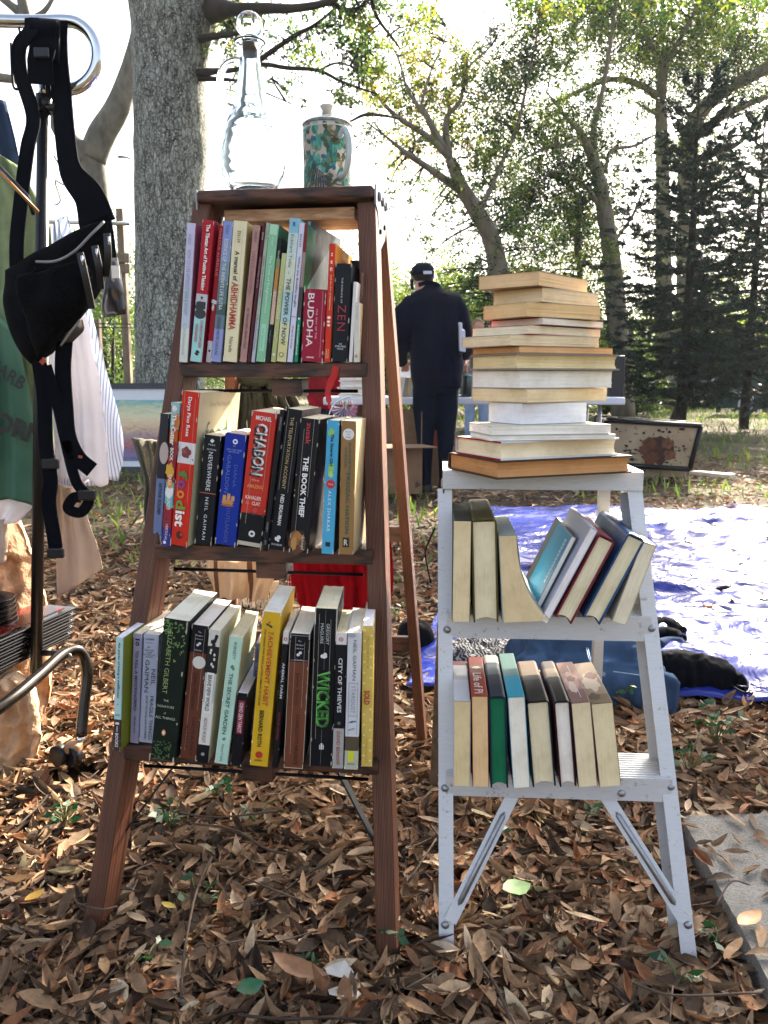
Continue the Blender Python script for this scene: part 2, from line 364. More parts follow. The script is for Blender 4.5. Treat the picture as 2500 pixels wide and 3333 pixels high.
CM = Matrix(((ax.x, ay.x, 0, (cp.x + cq.x) / 2), (ax.y, ay.y, 0, (cp.y + cq.y) / 2), (0, 0, 1, TOPZ), (0, 0, 0, 1))); CL = (cq - cp).length
mb = MB(); mb.box((0, 0.075, 0.0095), (CL, 0.15, 0.019), WOODH, CM, 0.004); rel(lad, 'top_cap', mb)
WCAP = TOPZ + 0.019
mb = MB(); mb.box((0.0, 0.085, -0.017), (CL * 0.76, 0.105, 0.019), WOODL, CM, 0.001); mb.box((0.0, 0.13, -0.004), (CL * .7, .02, .007), WOODH, CM); rel(lad, 'pail_shelf', mb)
GAL = plain('#8b8f96', 0.35, 0.9, 0.25, 60)
for sx in (-1, 1):
    mb = MB(); x = sx * (CL / 2 + 0.0015); xs_ = sx * 0.003
    prof = [(0.005, 0.021), (0.145, 0.021), (0.145, -0.015), (0.11, -0.05), (0.055, -0.075), (0.03, -0.02), (0.008, -0.01)]
    mb.add([CM @ Vector((x + k, y, z)) for k in (0, xs_) for y, z in prof], [(0, 1, 2, 3, 4, 5, 6), (13, 12, 11, 10, 9, 8, 7)] + [(i, (i + 1) % 7, (i + 1) % 7 + 7, i + 7) for i in range(7)], GAL)
    for y in (0.035, 0.075, 0.115): mb.tube([CM @ Vector((x + xs_, y, 0.008)), CM @ Vector((x + xs_ * 2.6, y, 0.008))], [0.009, 0.007], GAL, 10)
    for (y, z) in ((0.05, -0.045), (0.1, -0.03)): mb.tube([CM @ Vector((x + xs_, y, z)), CM @ Vector((x + xs_ * 2, y, z))], [0.005, 0.004], IR, 8)
    rel(lad, 'hinge_bracket', mb)
# rear frame
rb = atZ(1378, 2455, -0.03); rt = CM @ Vector((CL / 2 - 0.006, 0.135, -0.004)); wspan = 0.46
lt = CM @ Vector((-CL / 2 + 0.016, 0.135, -0.004)); lb = rb - wu * wspan
for p, q in ((lb, lt), (rb, rt)):
    grain_bar(lad, 'rear_rail', p, q, 0.020, 0.044, WOOD, wu, 0.002)
for z in (0.27, 0.53):
    p, q = vdown(lb, lt, z), vdown(rb, rt, z); mb = MB(); mb.bar(p, q, 0.032, 0.016, WOODH, Vector((0, 0, 1)), 0.002); rel(lad, 'rear_crossbar', mb)
# flat iron braces below the bottom step
p, q, z = STEP[3][0], STEP[3][1], STEP[3][2]
for s_, P0 in ((1, p), (-1, q)):
    a_ = P0 + (q - p).normalized() * s_ * 0.085 + wd * 0.06; a_.z = z - 0.026
    rr = vdown(Lb, Lt, z - 0.155) if s_ > 0 else vdown(Rb, Rt, z - 0.155)
    mb = MB(); mb.bar(a_, rr + wd * 0.05 + wu * s_ * 0.016, 0.019, 0.003, plain('#1c2024', 0.5, 0.6), wd); rel(lad, 'iron_brace', mb)
# ---------------------------------------------------------------- aluminium ladder
ALU = None
m, t, b = nodes('aluminium'); mp = coords(t, (6, 6, 60)); n1 = noise_tex(t, mp, 9, 5, 0.7); mp2 = coords(t); n2 = noise_tex(t, mp2, 55, 5, 0.75)
r1 = ramp(t, [(0.3, hx('#c9cbcf')), (0.7, hx('#d9dbdf'))]); t.links.new(n1.outputs[0], r1.inputs[0])
r2 = ramp(t, [(0.30, (0.45, 0.38, 0.34, 1)), (0.40, (1, 1, 1, 1))]); t.links.new(n2.outputs[0], r2.inputs[0])
a = t.nodes.new('ShaderNodeMix'); a.data_type = 'RGBA'; a.blend_type = 'MULTIPLY'; a.inputs[0].default_value = 1
t.links.new(r1.outputs[0], a.inputs[6]); t.links.new(r2.outputs[0], a.inputs[7]); t.links.new(a.outputs[2], b.inputs['Base Color'])
b.inputs['Metallic'].default_value = 0.25; rr = ramp(t, [(0.3, (0.38,) * 3 + (1,)), (0.7, (0.6,) * 3 + (1,))]); t.links.new(n1.outputs[0], rr.inputs[0]); t.links.new(rr.outputs[0], b.inputs['Roughness'])
bump(t, b, n1.outputs[0], 0.0003); ALU = m
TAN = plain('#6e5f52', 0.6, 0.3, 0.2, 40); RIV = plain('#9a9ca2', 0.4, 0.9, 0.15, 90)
aa, ab, au, an, aup, aN = frame((1449, 3085), (2248, 3122), 14)
ad = -an
def AP(px, py, o=0.0): return atP(px, py, aa + an * o, aN)
al = thing('aluminium_step_ladder', 'short pale grey aluminium step ladder holding books', 'step ladder', ((aa + ab) / 2))
def channel(p, q, wx, dep, mat, inward, th=0.0022, d_=ad):   # C channel, front flange + web + back flange; p,q = centre of front flange
    mb = MB(); z = (q - p).normalized(); x = (au - z * au.dot(z)).normalized(); y = x.cross(z)
    if y.dot(d_) < 0: y = -y
    s_ = -inward
    mb.bar(p + y * th / 2, q + y * th / 2, wx, th, mat, x)
    mb.bar(p + x * s_ * (wx / 2 - th / 2) + y * (th + dep / 2 - th), q + x * s_ * (wx / 2 - th / 2) + y * (dep / 2), th, dep - 2 * th, mat, x)
    mb.bar(p + y * (dep - th / 2), q + y * (dep - th / 2), wx, th, mat, x); return mb
a_lb, a_lt = AP(1453, 3080), AP(1448, 1590); a_rb, a_rt = AP(2244, 3117), AP(2066, 1590)
a_lb = vdown(a_lb, a_lt, -0.02); a_rb = vdown(a_rb, a_rt, -0.02)
rel(al, 'side_rail', channel(a_lb, a_lt, 0.0225, 0.062, ALU, 1)); rel(al, 'side_rail', channel(a_rb, a_rt, 0.0225, 0.062, ALU, -1))
def railAt(z, r_, o=0): return vdown(a_lb, a_lt, z) if r_ == 0 else vdown(a_rb, a_rt, z)
ASTEP = {}
for i, (l, r_) in enumerate([((1470, 2083), (2105, 2083)), ((1466, 2601), (2172, 2603))]):
    p, q = AP(*l), AP(*r_); z = (p.z + q.z) / 2; p.z = q.z = z
    ax = (q - p).normalized(); ay = Vector((0, 0, 1)).cross(ax); L = (q - p).length + 0.012
    M = Matrix(((ax.x, ay.x, 0, (p.x + q.x) / 2), (ax.y, ay.y, 0, (p.y + q.y) / 2), (0, 0, 1, z), (0, 0, 0, 1)))
    h_ = 0.037; mb = MB(); mb.box((0, 0.0035, h_ / 2), (L, 0.003, h_), ALU, M); mb.box((0, 0.045, h_ - 0.0012), (L, 0.08, 0.0024), ALU, M)
    for k in range(11): mb.box((0, 0.008 + k * 0.0075, h_ + 0.0006), (L, 0.0028, 0.0014), ALU, M)
    mb.box((0, 0.086, h_ / 2), (L, 0.0025, h_), ALU, M); rel(al, 'step', mb)
    if i == 1:
        mb = MB(); mb.lathe([(0.006, 0), (0.0055, 0.002), (0.003, 0.0035), (0.0001, 0.004)], RIV, 12, M @ Matrix.Translation((0.095, 0.002, 0.012)) @ Matrix.Rotation(math.pi / 2, 4, 'X')); rel(al, 'rivet', mb)
    ASTEP[i + 1] = (p, q, z + h_ + 0.0014)
ap_, aq_ = AP(1441, 1595, 0.006), AP(2093, 1595, 0.006); z = (ap_.z + aq_.z) / 2; ap_.z = aq_.z = z
ax = (aq_ - ap_).normalized(); ay = Vector((0, 0, 1)).cross(ax); ACL = (aq_ - ap_).length
AM = Matrix(((ax.x, ay.x, 0, (ap_.x + aq_.x) / 2), (ax.y, ay.y, 0, (ap_.y + aq_.y) / 2), (0, 0, 1, z), (0, 0, 0, 1)))
mb = MB(); mb.box((0, 0.0015, 0.0145), (ACL, 0.003, 0.029), ALU, AM, 0.0008); mb.box((0, 0.073, 0.0285), (ACL, 0.14, 0.0025), ALU, AM)
mb.box((0, 0.144, 0.0145), (ACL, 0.003, 0.029), ALU, AM)
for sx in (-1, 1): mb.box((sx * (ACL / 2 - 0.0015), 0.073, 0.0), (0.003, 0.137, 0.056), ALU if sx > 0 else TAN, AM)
for k in range(16): mb.box((0.01, 0.008 + k * 0.0085, 0.0302), (ACL - 0.05, 0.003, 0.0012), ALU, AM)
for k in range(3): mb.lathe([(0.0075, 0), (0.007, 0.0015), (0.003, 0.003), (0.0001, 0.0032)], RIV, 12, AM @ Matrix.Translation((-ACL / 2 + 0.014, 0.03 + k * 0.03, 0.0297)))
for k in range(2): mb.lathe([(0.0065, 0), (0.006, 0.0015), (0.0001, 0.003)], RIV, 12, AM @ Matrix.Translation((-ACL / 2, 0.035 + k * 0.06, 0.0)) @ Matrix.Rotation(-math.pi / 2, 4, 'Y'))
rel(al, 'top_cap', mb); ACAP = z + 0.031
# rear frame
arb = atZ(1975, 2440, 0); art = AM @ Vector((ACL / 2 - 0.03, 0.135, 0.0)); alb = atZ(1412, 2562, 0); alt = AM @ Vector((-ACL / 2 + 0.012, 0.135, 0.0))
arb = alb + au * 0.33
for p_, q_, inw in ((alb, alt, 1), (arb, art, -1)):
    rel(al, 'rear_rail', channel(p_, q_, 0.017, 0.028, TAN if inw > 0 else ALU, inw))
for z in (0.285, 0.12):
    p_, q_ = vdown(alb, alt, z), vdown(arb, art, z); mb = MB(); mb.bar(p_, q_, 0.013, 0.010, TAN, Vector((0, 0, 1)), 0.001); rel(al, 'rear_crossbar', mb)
# embossed diagonal braces
def brace(p_, q_, wdt, name='diagonal_brace', nv=an):
    mb = MB(); z = (q_ - p_).normalized(); x = z.cross(nv).normalized()
    mb.bar(p_, q_, wdt, 0.0018, ALU, x, 0.0004)
    L = (q_ - p_).length; mb.tube([p_ + z * (L * .13) + nv * .0005, p_ + z * (L * .16) + nv * .0012, p_ + z * (L * .84) + nv * .0012, p_ + z * (L * .87) + nv * .0005], [0.001, wdt * .22, wdt * .22, 0.001], RIV, 8, flat=1.0)
    rel(al, name, mb)
brace(AP(1465, 3000, 0.003), AP(1668, 2590, -0.01), 0.020); brace(AP(2232, 3000, 0.003), AP(1972, 2590, -0.01), 0.020)
brace(vdown(alb, alt, 0.03) + au * .01, vdown(alb, alt, 0.03) + au * .11 + Vector((0, 0.0, 0.17)), 0.018)
mb = MB()
for (px, py) in ((1456, 2049), (2120, 2045), (1449, 2565), (2183, 2560), (1449, 3010), (2239, 3010)):
    mb = MB(); p_ = AP(px, py, 0.0)
    q = an.to_track_quat('Z', 'Y').to_matrix().to_4x4(); mb.lathe([(0.0062, 0), (0.0058, 0.002), (0.0036, 0.004), (0.0001, 0.0048)], RIV, 14, Matrix.Translation(p_ + an * .0005) @ q); rel(al, 'rivet', mb)
# spreader wire on the left side
p1, p2 = AP(1440, 1720, -0.03), AP(1432, 1900, -0.08); mb = MB(); mb.tube(smooth_path([p1 - au * .012, p1 - au * .02 + ad * .01 + Vector((0, 0, -.02)), (p1 + p2) / 2 - au * .026 + ad * .02, p2 - au * .015], 5), 0.0015, IR, 6); rel(al, 'spreader_wire', mb)

# ---------------------------------------------------------------- books
def book_parts(root, w, h, d, bands, kind='pb', page='#e8dcc0', texts=(), rects=(), shapes=(), bow=0.0, side=None, spread=0.0, dark=0.8, side_text=(), wear=False, left_rects=()):
    """local: x thickness 0..w, y depth 0..d (spine at y=0), z height 0..h"""
    hc = kind == 'hc'; t = 0.0024 if hc else 0.0006; ov = 0.003 if hc else 0.0
    if isinstance(bands, str): bands = [(0, bands)]
    r = min(w * 0.25, 0.005 if hc else 0.0016)
    def outline(off):
        pts = [(off, d * f_) for f_ in (1, .9, .78, .62, .4)]; rr = max(r - off, 0.0003)
        for k in range(5): a_ = math.pi + k / 4 * math.pi / 2; pts.append((off + rr + rr * math.cos(a_), off + rr + rr * math.sin(a_)))
        for k in range(5): a_ = 1.5 * math.pi + k / 4 * math.pi / 2; pts.append((w - off - rr + rr * math.cos(a_), off + rr + rr * math.sin(a_)))
        pts += [(w - off, d * f_) for f_ in (.4, .62, .78, .9, 1)]; return pts
    o_, i_ = outline(0), outline(t); n = len(o_)
    bul = (w * 0.10 if hc else 0.0)
    def pt(p, z):
        x, y = p
        y2 = y - bul * math.sin(math.pi * min(1, max(0, x / w))) if y < r * 1.2 + t else y
        return (x + bow * math.sin(math.pi * z / h) * (0.4 + 0.6 * y / d) + spread * (y / d) ** 2.6 * (max(x, 0) / w), y2, z)
    mb = MB(); zs = sorted(set([0, h] + [h * (1 - f) for f, c_ in bands if f > 0] + [h * k / 6 for k in range(1, 6)])) 
    def bcol(z):
        f = 1 - z / h; c_ = bands[0][1]
        for ff, cc in bands:
            if f >= ff: c_ = cc
        return c_
    for z0, z1 in zip(zs, zs[1:]):
        mt = cover_mat(bcol((z0 + z1) / 2)); ms = cover_mat(side) if side else mt
        vs = [pt(p, z) for z in (z0, z1) for p in o_ + i_]
        f1 = [(k, k + 1, k + 1 + 2 * n, k + 2 * n) for k in range(n - 1)]
        f2 = [(n + k + 1, n + k, n + k + 2 * n, n + k + 1 + 2 * n) for k in range(n - 1)]
        mb.add(vs, f1[5:-5], mt, False); mb.add(vs, f1[:5] + f1[-5:] + f2 + [(0, 2 * n, 3 * n, n), (n - 1, 2 * n - 1, 4 * n - 1, 3 * n - 1)], ms)
    mt = cover_mat(bcol(0.001)); vs = [pt(p, 0) for p in o_ + i_]; mb.add(vs, [(k, k + 1, n + k + 1, n + k) for k in range(n - 1)], mt)
    mt = cover_mat(bcol(h - 0.001)); vs = [pt(p, h) for p in o_ + i_]; mb.add(vs, [(k, k + 1, n + k + 1, n + k) for k in range(n - 1)], mt)
    mb.build('cover', root)
    # page block
    ins = 0.0002; mb = MB(); x0, x1 = t + ins, w - t - ins; y0, y1 = t + 0.0008, d - (0.003 if hc else 0.0006); za, zb = ov + 0.0005, h - ov - 0.0005
    NX, NZ = 8, 6; pm = pages_mat(page, dark); jit = random.random() * 9
    def pp(x, y, z):
        e = 0.0007 * mnoise.noise(Vector((x * 400 + jit, y * 5, z * 5)))
        yy = y - (0.004 * math.sin(math.pi * (x - x0) / (x1 - x0)) if hc and y > d * .5 else 0) + (e if y > d * .5 else 0)
        q = pt((x, yy + r * 2 + t if False else yy), z); zz = z + (e if z > h * .9 or z < h * .1 else 0)
        xx = x + bow * math.sin(math.pi * z / h) * (0.4 + 0.6 * y / d) + spread * (y / d) ** 2.6 * (max(x, 0) / w)
        return (xx, yy, zz)
    X = [lerp(x0, x1, k / NX) for k in range(NX + 1)]; Z = [lerp(za, zb, k / NZ) for k in range(NZ + 1)]
    loopY = [lerp(y0, y1, k_ / 8) for k_ in range(9)]
    mb.sheet([[pp(x, y1, z) for x in X] for z in Z], pm, False)
    mb.sheet([[pp(x, y, zb) for x in X] for y in loopY], pm, False); mb.sheet([[pp(x, y, za) for x in X] for y in loopY], pm, False)
    mb.sheet([[pp(x0, y, z) for y in loopY] for z in Z], pm, False); mb.sheet([[pp(x1, y, z) for y in loopY] for z in Z], pm, False)
    mb.build('pages', root)
    e1 = -bul - 0.00025; lay = 0
    if wear and w > .008:
        jr = random.Random(int(w * 1e6)); dk_ = sum(hx(bands[0][1])[:3]) < .9; wc_ = '#b9b2a4' if dk_ else '#f0eee8'; shapes = list(shapes)
        for q_ in range(16 if dk_ else 8):
            sd_ = jr.choice((0.03, .97)); tt_ = jr.choice((jr.uniform(0, .03), jr.uniform(.97, 1), jr.uniform(.02, .98))); shapes.append((wc_, sd_, min(.994, max(.006, tt_)), jr.uniform(.015, .035), jr.uniform(.03, .16), 'blob'))
        if w > .02 and jr.random() < .6: rects = list(rects) + [(wc_ if dk_ else '#a8a498', x_, x_ + .012, jr.uniform(0, .1), jr.uniform(.5, 1)) for x_ in (jr.uniform(.15, .3), jr.uniform(.7, .85))]
    if rects or shapes:
        mb = MB()
        for (c_, xa, xb, ta, tb) in rects:
            z1, z0 = h * (1 - ta), h * (1 - tb); y = e1 - lay * 0.00005; lay += 1
            NB = 5; mb.sheet([[(lerp(xa, xb, j) * w + bow * math.sin(math.pi * lerp(z0, z1, k / NB) / h) * .4, y, lerp(z0, z1, k / NB)) for j in (0, 1)] for k in range(NB + 1)], ink(c_), False)
        for (c_, xc, tc, rx, rz, *kk) in shapes:     # rx, rz in units of w
            z = h * (1 - tc); y = e1 - lay * 0.00005; lay += 1
            wob = None
            if kk and kk[0] == 'leaf': wob = lambda a_: 0.25 + 0.75 * abs(math.cos(a_)) ** 0.6
            if kk and kk[0] == 'star': wob = lambda a_: 1 + 0.12 * math.sin(14 * a_)
            if kk and kk[0] == 'blob': jj = random.random() * 9; wob = lambda a_, jj=jj: 1 + 0.4 * mnoise.noise(Vector((2 * math.cos(a_) + jj, 2 * math.sin(a_), jj)))
            an_ = kk[1] if len(kk) > 1 else 0.0
            disc(mb, (xc * w + bow * math.sin(math.pi * z / h) * .4, y, z), (math.cos(an_), 0, math.sin(an_)), (-math.sin(an_), 0, math.cos(an_)), rx * w, rz * w, ink(c_), 24 if not (kk and kk[0] == 'star') else 56, 0, wob)
        mb.build('spine_artwork', root)
    if left_rects:
        mb = MB()
        for n_, (c_, ya, yb, za_, zb_) in enumerate(left_rects): mb.add([(-.0003 - .00004 * n_, d * y_, h * z_) for y_, z_ in ((ya, za_), (yb, za_), (yb, zb_), (ya, zb_))], [(0, 1, 2, 3)], ink(c_))
        mb.build('cover_artwork', root)
    if side_text:
        mb = MB()
        for (s_, c_, ya, yb, ta, tb) in side_text: put_text(mb, s_, (w + .0004, d * (ya + yb) / 2, h * (1 - (ta + tb) / 2)), (0, 1, 0), (0, 0, 1), (yb - ya) * d, (tb - ta) * h, ink(c_))
        mb.build('cover_lettering', root)
    if texts:
        mb = MB()
        for tx in texts:
            s_, c_, xa, xb, ta, tb, mode = tx[:7]; bold = tx[7] if len(tx) > 7 else 0.0; ital = tx[8] if len(tx) > 8 else 0.0; sp = tx[9] if len(tx) > 9 else 1.0
            zc = h * (1 - (ta + tb) / 2); xc = (xa + xb) / 2 * w + bow * math.sin(math.pi * zc / h) * .4; y = e1 - 0.0004 - lay * 0.00005
            if mode == 'd': put_text(mb, s_, (xc, y, zc), (0, 0, -1), (1, 0, 0), (tb - ta) * h, (xb - xa) * w, ink(c_), bold, ital, sp)
            else: put_text(mb, s_, (xc, y, zc), (1, 0, 0), (0, 0, 1), (xb - xa) * w, (tb - ta) * h, ink(c_), bold, ital, sp)
        mb.build('lettering', root)
def crop(x0, y0, s): return lambda p: (x0 + p[0] * s, y0 + p[1] * s)
def spine_book(cr, quad, plane, nrm, shelf_z, label, d, bands, texts=(), rects=(), shapes=(), kind='pb', page='#e8dcc0', over=0.008, fit=True, yaw=0.0, bow=0.0, cat='book', group=None, side=None, **kw):
    px = [cr(q) for q in quad]     # TL TR BL BR
    best = over
    if fit:
        be = 9
        for k in range(-50, 80):
            o = k * 0.001; pts = [atP(p[0], p[1], plane + nrm * o, nrm) for p in px[2:]]
            e = abs((pts[0].z + pts[1].z) / 2 - shelf_z)
            if e < be: be, best = e, o
        best = min(0.05, max(-0.03, best))
    P = [atP(p[0], p[1], plane + nrm * best, nrm) for p in px]
    ex = ((P[1] - P[0]) + (P[3] - P[2])); w_ = ex.length / 2; ex.normalize()
    hu = Vector((0, 0, 1)).cross(nrm).normalized(); hu = -hu if hu.x < 0 else hu
    # in-plane tilt from the left/right edges, base stays level with it
    ez = ((P[0] - P[2]).normalized() + (P[1] - P[3]).normalized()); ez.normalize()
    ey0 = -nrm; ex = (ez.cross(-ey0)).normalized(); ex = -ex if ex.dot(hu) < 0 else ex
    ez = ex.cross(ey0).normalized(); ez = -ez if ez.z < 0 else ez
    c_ = (P[2] + P[3]) / 2; topc = (P[0] + P[1]) / 2
    drop = w_ / 2 * abs(ex.z)
    base = Vector((c_.x, c_.y, shelf_z + 0.0008 + drop)); h_ = max((topc.z - base.z) / ez.z, 0.05)
    base = base + (topc - (base + ez * h_)).dot(hu) * hu * 0.5
    org = base - ex * (w_ / 2)
    Mx = Matrix(((ex.x, ey0.x, ez.x, org.x), (ex.y, ey0.y, ez.y, org.y), (ex.z, ey0.z, ez.z, org.z), (0, 0, 0, 1)))
    if yaw: Mx = Mx @ Matrix.Rotation(R(yaw), 4, 'Z')
    root = thing('book', label, cat, M=Mx, group=group); kw.setdefault('wear', True)
    book_parts(root, max(w_ - 0.0006, 0.003), h_, d, bands, kind, page, texts, rects, shapes, bow, side, **kw)
    return root
exec_rows = []
W0 = '#f4f2ee'; BK = '#14171f'
# ---- top row on the wooden ladder
c2 = crop(560, 680, 0.4219); pl1 = STEP[1][0]; z1 = STEP[1][2]
def r1(q, label, d, bands, **k): return spine_book(c2, q, pl1, wn, z1, label, d, bands, fit=False, over=k.pop('over', 0.004), **k)
r1([(118, 108), (180, 110), (50, 1160), (122, 1160)], 'pale lavender paperback with faint grey lettering, far left of the top shelf', .13,
   [(0, '#cfcde8'), (.45, '#c9d3e0'), (.75, '#dfe6da')], side='#b06a8a', texts=[('EN025', '#8c8ca8', .3, .6, .08, .15, 'd'), ('HOW TO LIVE WITHOUT FEAR & WORRY', '#8f96ad', .25, .7, .19, .66, 'd'), ('K. Sri Dhammananda', '#a8aebb', .3, .65, .72, .95, 'd')])
r1([(243, 85), (322, 88), (133, 1150), (237, 1155)], 'red and pale teal paperback showing a seated man in a dark suit on its spine', .14,
   [(0, '#b81f2f'), (.515, '#c9ced6'), (.685, '#a9e0de')], side='#9e1c30', texts=[('The Tibetan Art of Positive Thinking', W0, .3, .72, .03, .49, 'd', .03), ('CHRISTOPHER', '#b33a48', .62, .86, .70, .90, 'd', .02), ('HANSARD', '#b33a48', .22, .46, .73, .86, 'd', .02)],
   shapes=[('#1c2026', .5, .60, .42, .40, 'blob'), ('#23262c', .5, .655, .50, .42), ('#c49a80', .52, .548, .10, .13), ('#2b2320', .53, .54, .10, .10), ('#101418', .55, .935, .22, .28, 'leaf', 1.2)])
r1([(362, 130), (400, 135), (256, 1155), (308, 1155)], 'thin red paperback with a white feather mark, third on the top shelf', .13,
   [(0, '#b5202e'), (.84, '#e6e2e8')], texts=[('MARCUS AURELIUS', '#e88b90', .3, .72, .02, .36, 'd')], shapes=[('#f0eef0', .55, .55, .34, .9, 'leaf', 1.3), ('#f0eef0', .4, .59, .2, .6, 'blob'), ('#161616', .5, .915, .2, .22, 'blob')], over=-.008)
r1([(398, 92), (476, 97), (303, 1155), (376, 1158)], 'blue lavender paperback with a misty grey green middle', .14,
   [(0, '#8f9fd6'), (.13, '#8fa0c4'), (.28, '#8297a8'), (.42, '#6c8286'), (.58, '#4b625f'), (.66, '#6d8394'), (.76, '#96a0d2')], texts=[('EN369', '#4a5d94', .3, .6, .03, .09, 'd'), ('ESSENCE OF THE INFINITE LIFE SUTRA', '#dfe6ea', .28, .66, .125, .625, 'd'), ('VENERABLE MASTER CHIN KUNG', '#3a3c52', .3, .62, .67, .95, 'd')])
r1([(482, 90), (574, 95), (386, 1160), (508, 1165)], 'thick cream paperback with a large red title word on its spine', .15,
   [(0, '#efe6bd')], side='#d8bd7c', texts=[('EN139', '#5a564c', .36, .62, .07, .15, 'd'), ('A manual of', '#26241f', .3, .62, .21, .42, 'd', .02), ('ABHIDHAMMA', '#b5392c', .22, .72, .43, .77, 'd', .02), ('Narada', '#3b3a34', .36, .62, .82, .93, 'd')])
r1([(628, 122), (682, 125), (520, 1165), (577, 1168)], 'dusty pink brown paperback with dark slanted author lettering', .13,
   [(0, '#b78c84')], side='#5a3338', texts=[('EN054', '#6b4a48', .35, .7, .05, .12, 'd'), ('LIVING DHAMMA', '#8a5a5c', .28, .72, .19, .50, 'd'), ('by Venerable Ajahn Chah', '#2e1c20', .3, .72, .60, .90, 'd', .01, .3)])
r1([(700, 105), (724, 107), (580, 1160), (607, 1165)], 'very thin dark maroon booklet with pale lettering', .13,
   [(0, '#571b2c')], texts=[('EN104', '#e0c8c8', .25, .75, .07, .12, 'd'), ('THE FOUR NOBLE TRUTHS', '#c49aa2', .25, .75, .24, .46, 'd')])
r1([(726, 105), (754, 110), (609, 1155), (642, 1158)], 'thin grey green booklet with maroon lettering beside the mint book', .13,
   [(0, '#a9b5a0'), (.3, '#b3bdb0'), (.7, '#b9c2c9')], texts=[('EN130', '#5c6a56', .3, .65, .06, .12, 'd'), ('TAMING THE MONKEY MIND', '#8a5058', .25, .7, .23, .53, 'd'), ('A Guide to Pure Land Practice', '#4c4a50', .28, .66, .65, .92, 'd')])
r1([(757, 112), (822, 125), (643, 1165), (724, 1172)], 'mint green paperback with pale lettering and a darker green cover', .15,
   [(0, '#8fc9a2')], side='#3f7a4c', texts=[('EN089', '#cfe8d4', .4, .62, .09, .15, 'd'), ('The Tree of Enlightenment', '#d5ecd8', .3, .66, .22, .64, 'd', .01), ('Peter Della Santina', '#6aa884', .38, .58, .75, .90, 'd', 0, .3)], rects=[('#a8dcb8', .1, .9, 0.0, .075), ('#a5dcc0', .25, .75, .72, .92)])
r1([(822, 225), (850, 228), (722, 1170), (757, 1173)], 'thin dark booklet with an orange band and pale panel', .13,
   [(0, '#1f2422'), (.16, '#8a9060'), (.24, '#c98a52'), (.42, '#dcb8a4'), (.69, '#1f2228')], texts=[('EN175', '#d8d8d0', .3, .7, .10, .16, 'd'), ('LIFE', '#e8e0d8', .25, .75, .41, .47, 'd'), ('Buddhist Culture', '#9a9aa0', .3, .6, .74, .84, 'd')])
r1([(850, 340), (884, 343), (758, 1172), (804, 1175)], 'pale olive paperback standing lower than the mint book', .12,
   [(0, '#c3c98e'), (.6, '#b9bd80')], texts=[('a guide to tea', '#e4e8c4', .25, .72, .30, .60, 'd'), ('adagio teas', '#d8dcb4', .3, .66, .70, .86, 'd')], shapes=[('#dfe3c8', .5, .93, .26, .26)])
r1([(912, 70), (985, 75), (803, 1170), (884, 1178)], 'tallest pale blue to straw paperback with dark capitals', .15,
   [(0, '#8fc8e0'), (.10, '#cfe3dc'), (.28, '#dde6cf'), (.5, '#b9dadd'), (.72, '#dfe0b4'), (.85, '#ded69c')], side='#6fb0cc', texts=[('n', '#10445c', .38, .62, .025, .055, 'h', .03), ('Eckhart Tolle  ~', '#6a7472', .3, .62, .11, .385, 'd'), ('THE POWER OF NOW', '#2b3a3c', .28, .72, .41, .88, 'd', .012)], shapes=[('#2b3a3c', .45, .95, .24, .24, 'star'), ('#ded69c', .45, .95, .17, .17)])
r1([(986, 105), (1025, 112), (884, 1175), (935, 1180)], 'thin white lavender paperback with black lettering', .14,
   [(0, '#dcdcf0')], texts=[('EN132', '#4c4c60', .35, .68, .08, .17, 'd'), ('What the Buddha taught', '#23232e', .3, .72, .235, .60, 'd', .01), ('Walpola Rahula', '#3c3c48', .32, .68, .73, .90, 'd')], rects=[('#1c1c26', 0.05, .95, .667, .67)])
r1([(1026, 115), (1046, 118), (938, 1180), (975, 1182)], 'thin booklet, red above and bright green below with white lettering', .13,
   [(0, '#7c2a2c'), (.2, '#a08a86'), (.45, '#4c4c4c'), (.67, '#18936a')], side='#0d6b50', texts=[('THAI FARMERS BANK', '#e0f4ea', .28, .7, .72, .95, 'd', .02)], shapes=[('#e0f4ea', .5, .68, .3, .5, 'leaf', .8)])
r1([(1048, 95), (1072, 97), (992, 1180), (1018, 1180)], 'tall slate blue booklet with a stormy painted cover behind the crimson book', .17,
   [(0, '#5f86a0'), (.2, '#6c7478')], side='#2f3d48', over=-.03, yaw=-6, texts=[('HIGHLIGHTS OF THAILAND', '#b04a50', .2, .8, .06, .28, 'd')])
r1([(1025, 615), (1192, 622), (990, 1178), (1172, 1190)], 'squat crimson book with very large white capitals', .12,
   [(0, '#9e1838')], kind='pb', texts=[('BUDDHA', '#f2dfe2', .2, .48, .06, .80, 'd', .008), ('THE WAY OF THE', '#e6c4cc', .58, .66, .27, .68, 'd', 0, 0, 1.2), ('ABRAMS', '#f0e0e4', .24, .58, .932, .955, 'h', .02)], shapes=[])
r1([(1214, 265), (1266, 268), (1172, 1185), (1221, 1188)], 'thin orange red book with an amber cover and spaced white letters', .16,
   [(0, '#d2371f')], side='#d98a2a', texts=[('z', '#fbe6d0', .35, .7, .08, .105, 'h', .02), ('e', '#fbe6d0', .35, .7, .14, .17, 'h', .02), ('n', '#fbe6d0', .35, .7, .20, .23, 'h', .02), ('and the Art of Happiness', '#f0c8a0', .4, .68, .26, .56, 'd', .02), ('POWER', '#f0c898', .55, .75, .89, .97, 'd'), ('PRESS', '#f0c898', .25, .45, .89, .97, 'd')],
   shapes=[('#f4e4e0', .5, .62, .28, .24, 'star'), ('#f4e4e0', .45, .655, .26, .2, 'star'), ('#f4e4e0', .5, .685, .26, .2, 'star')])
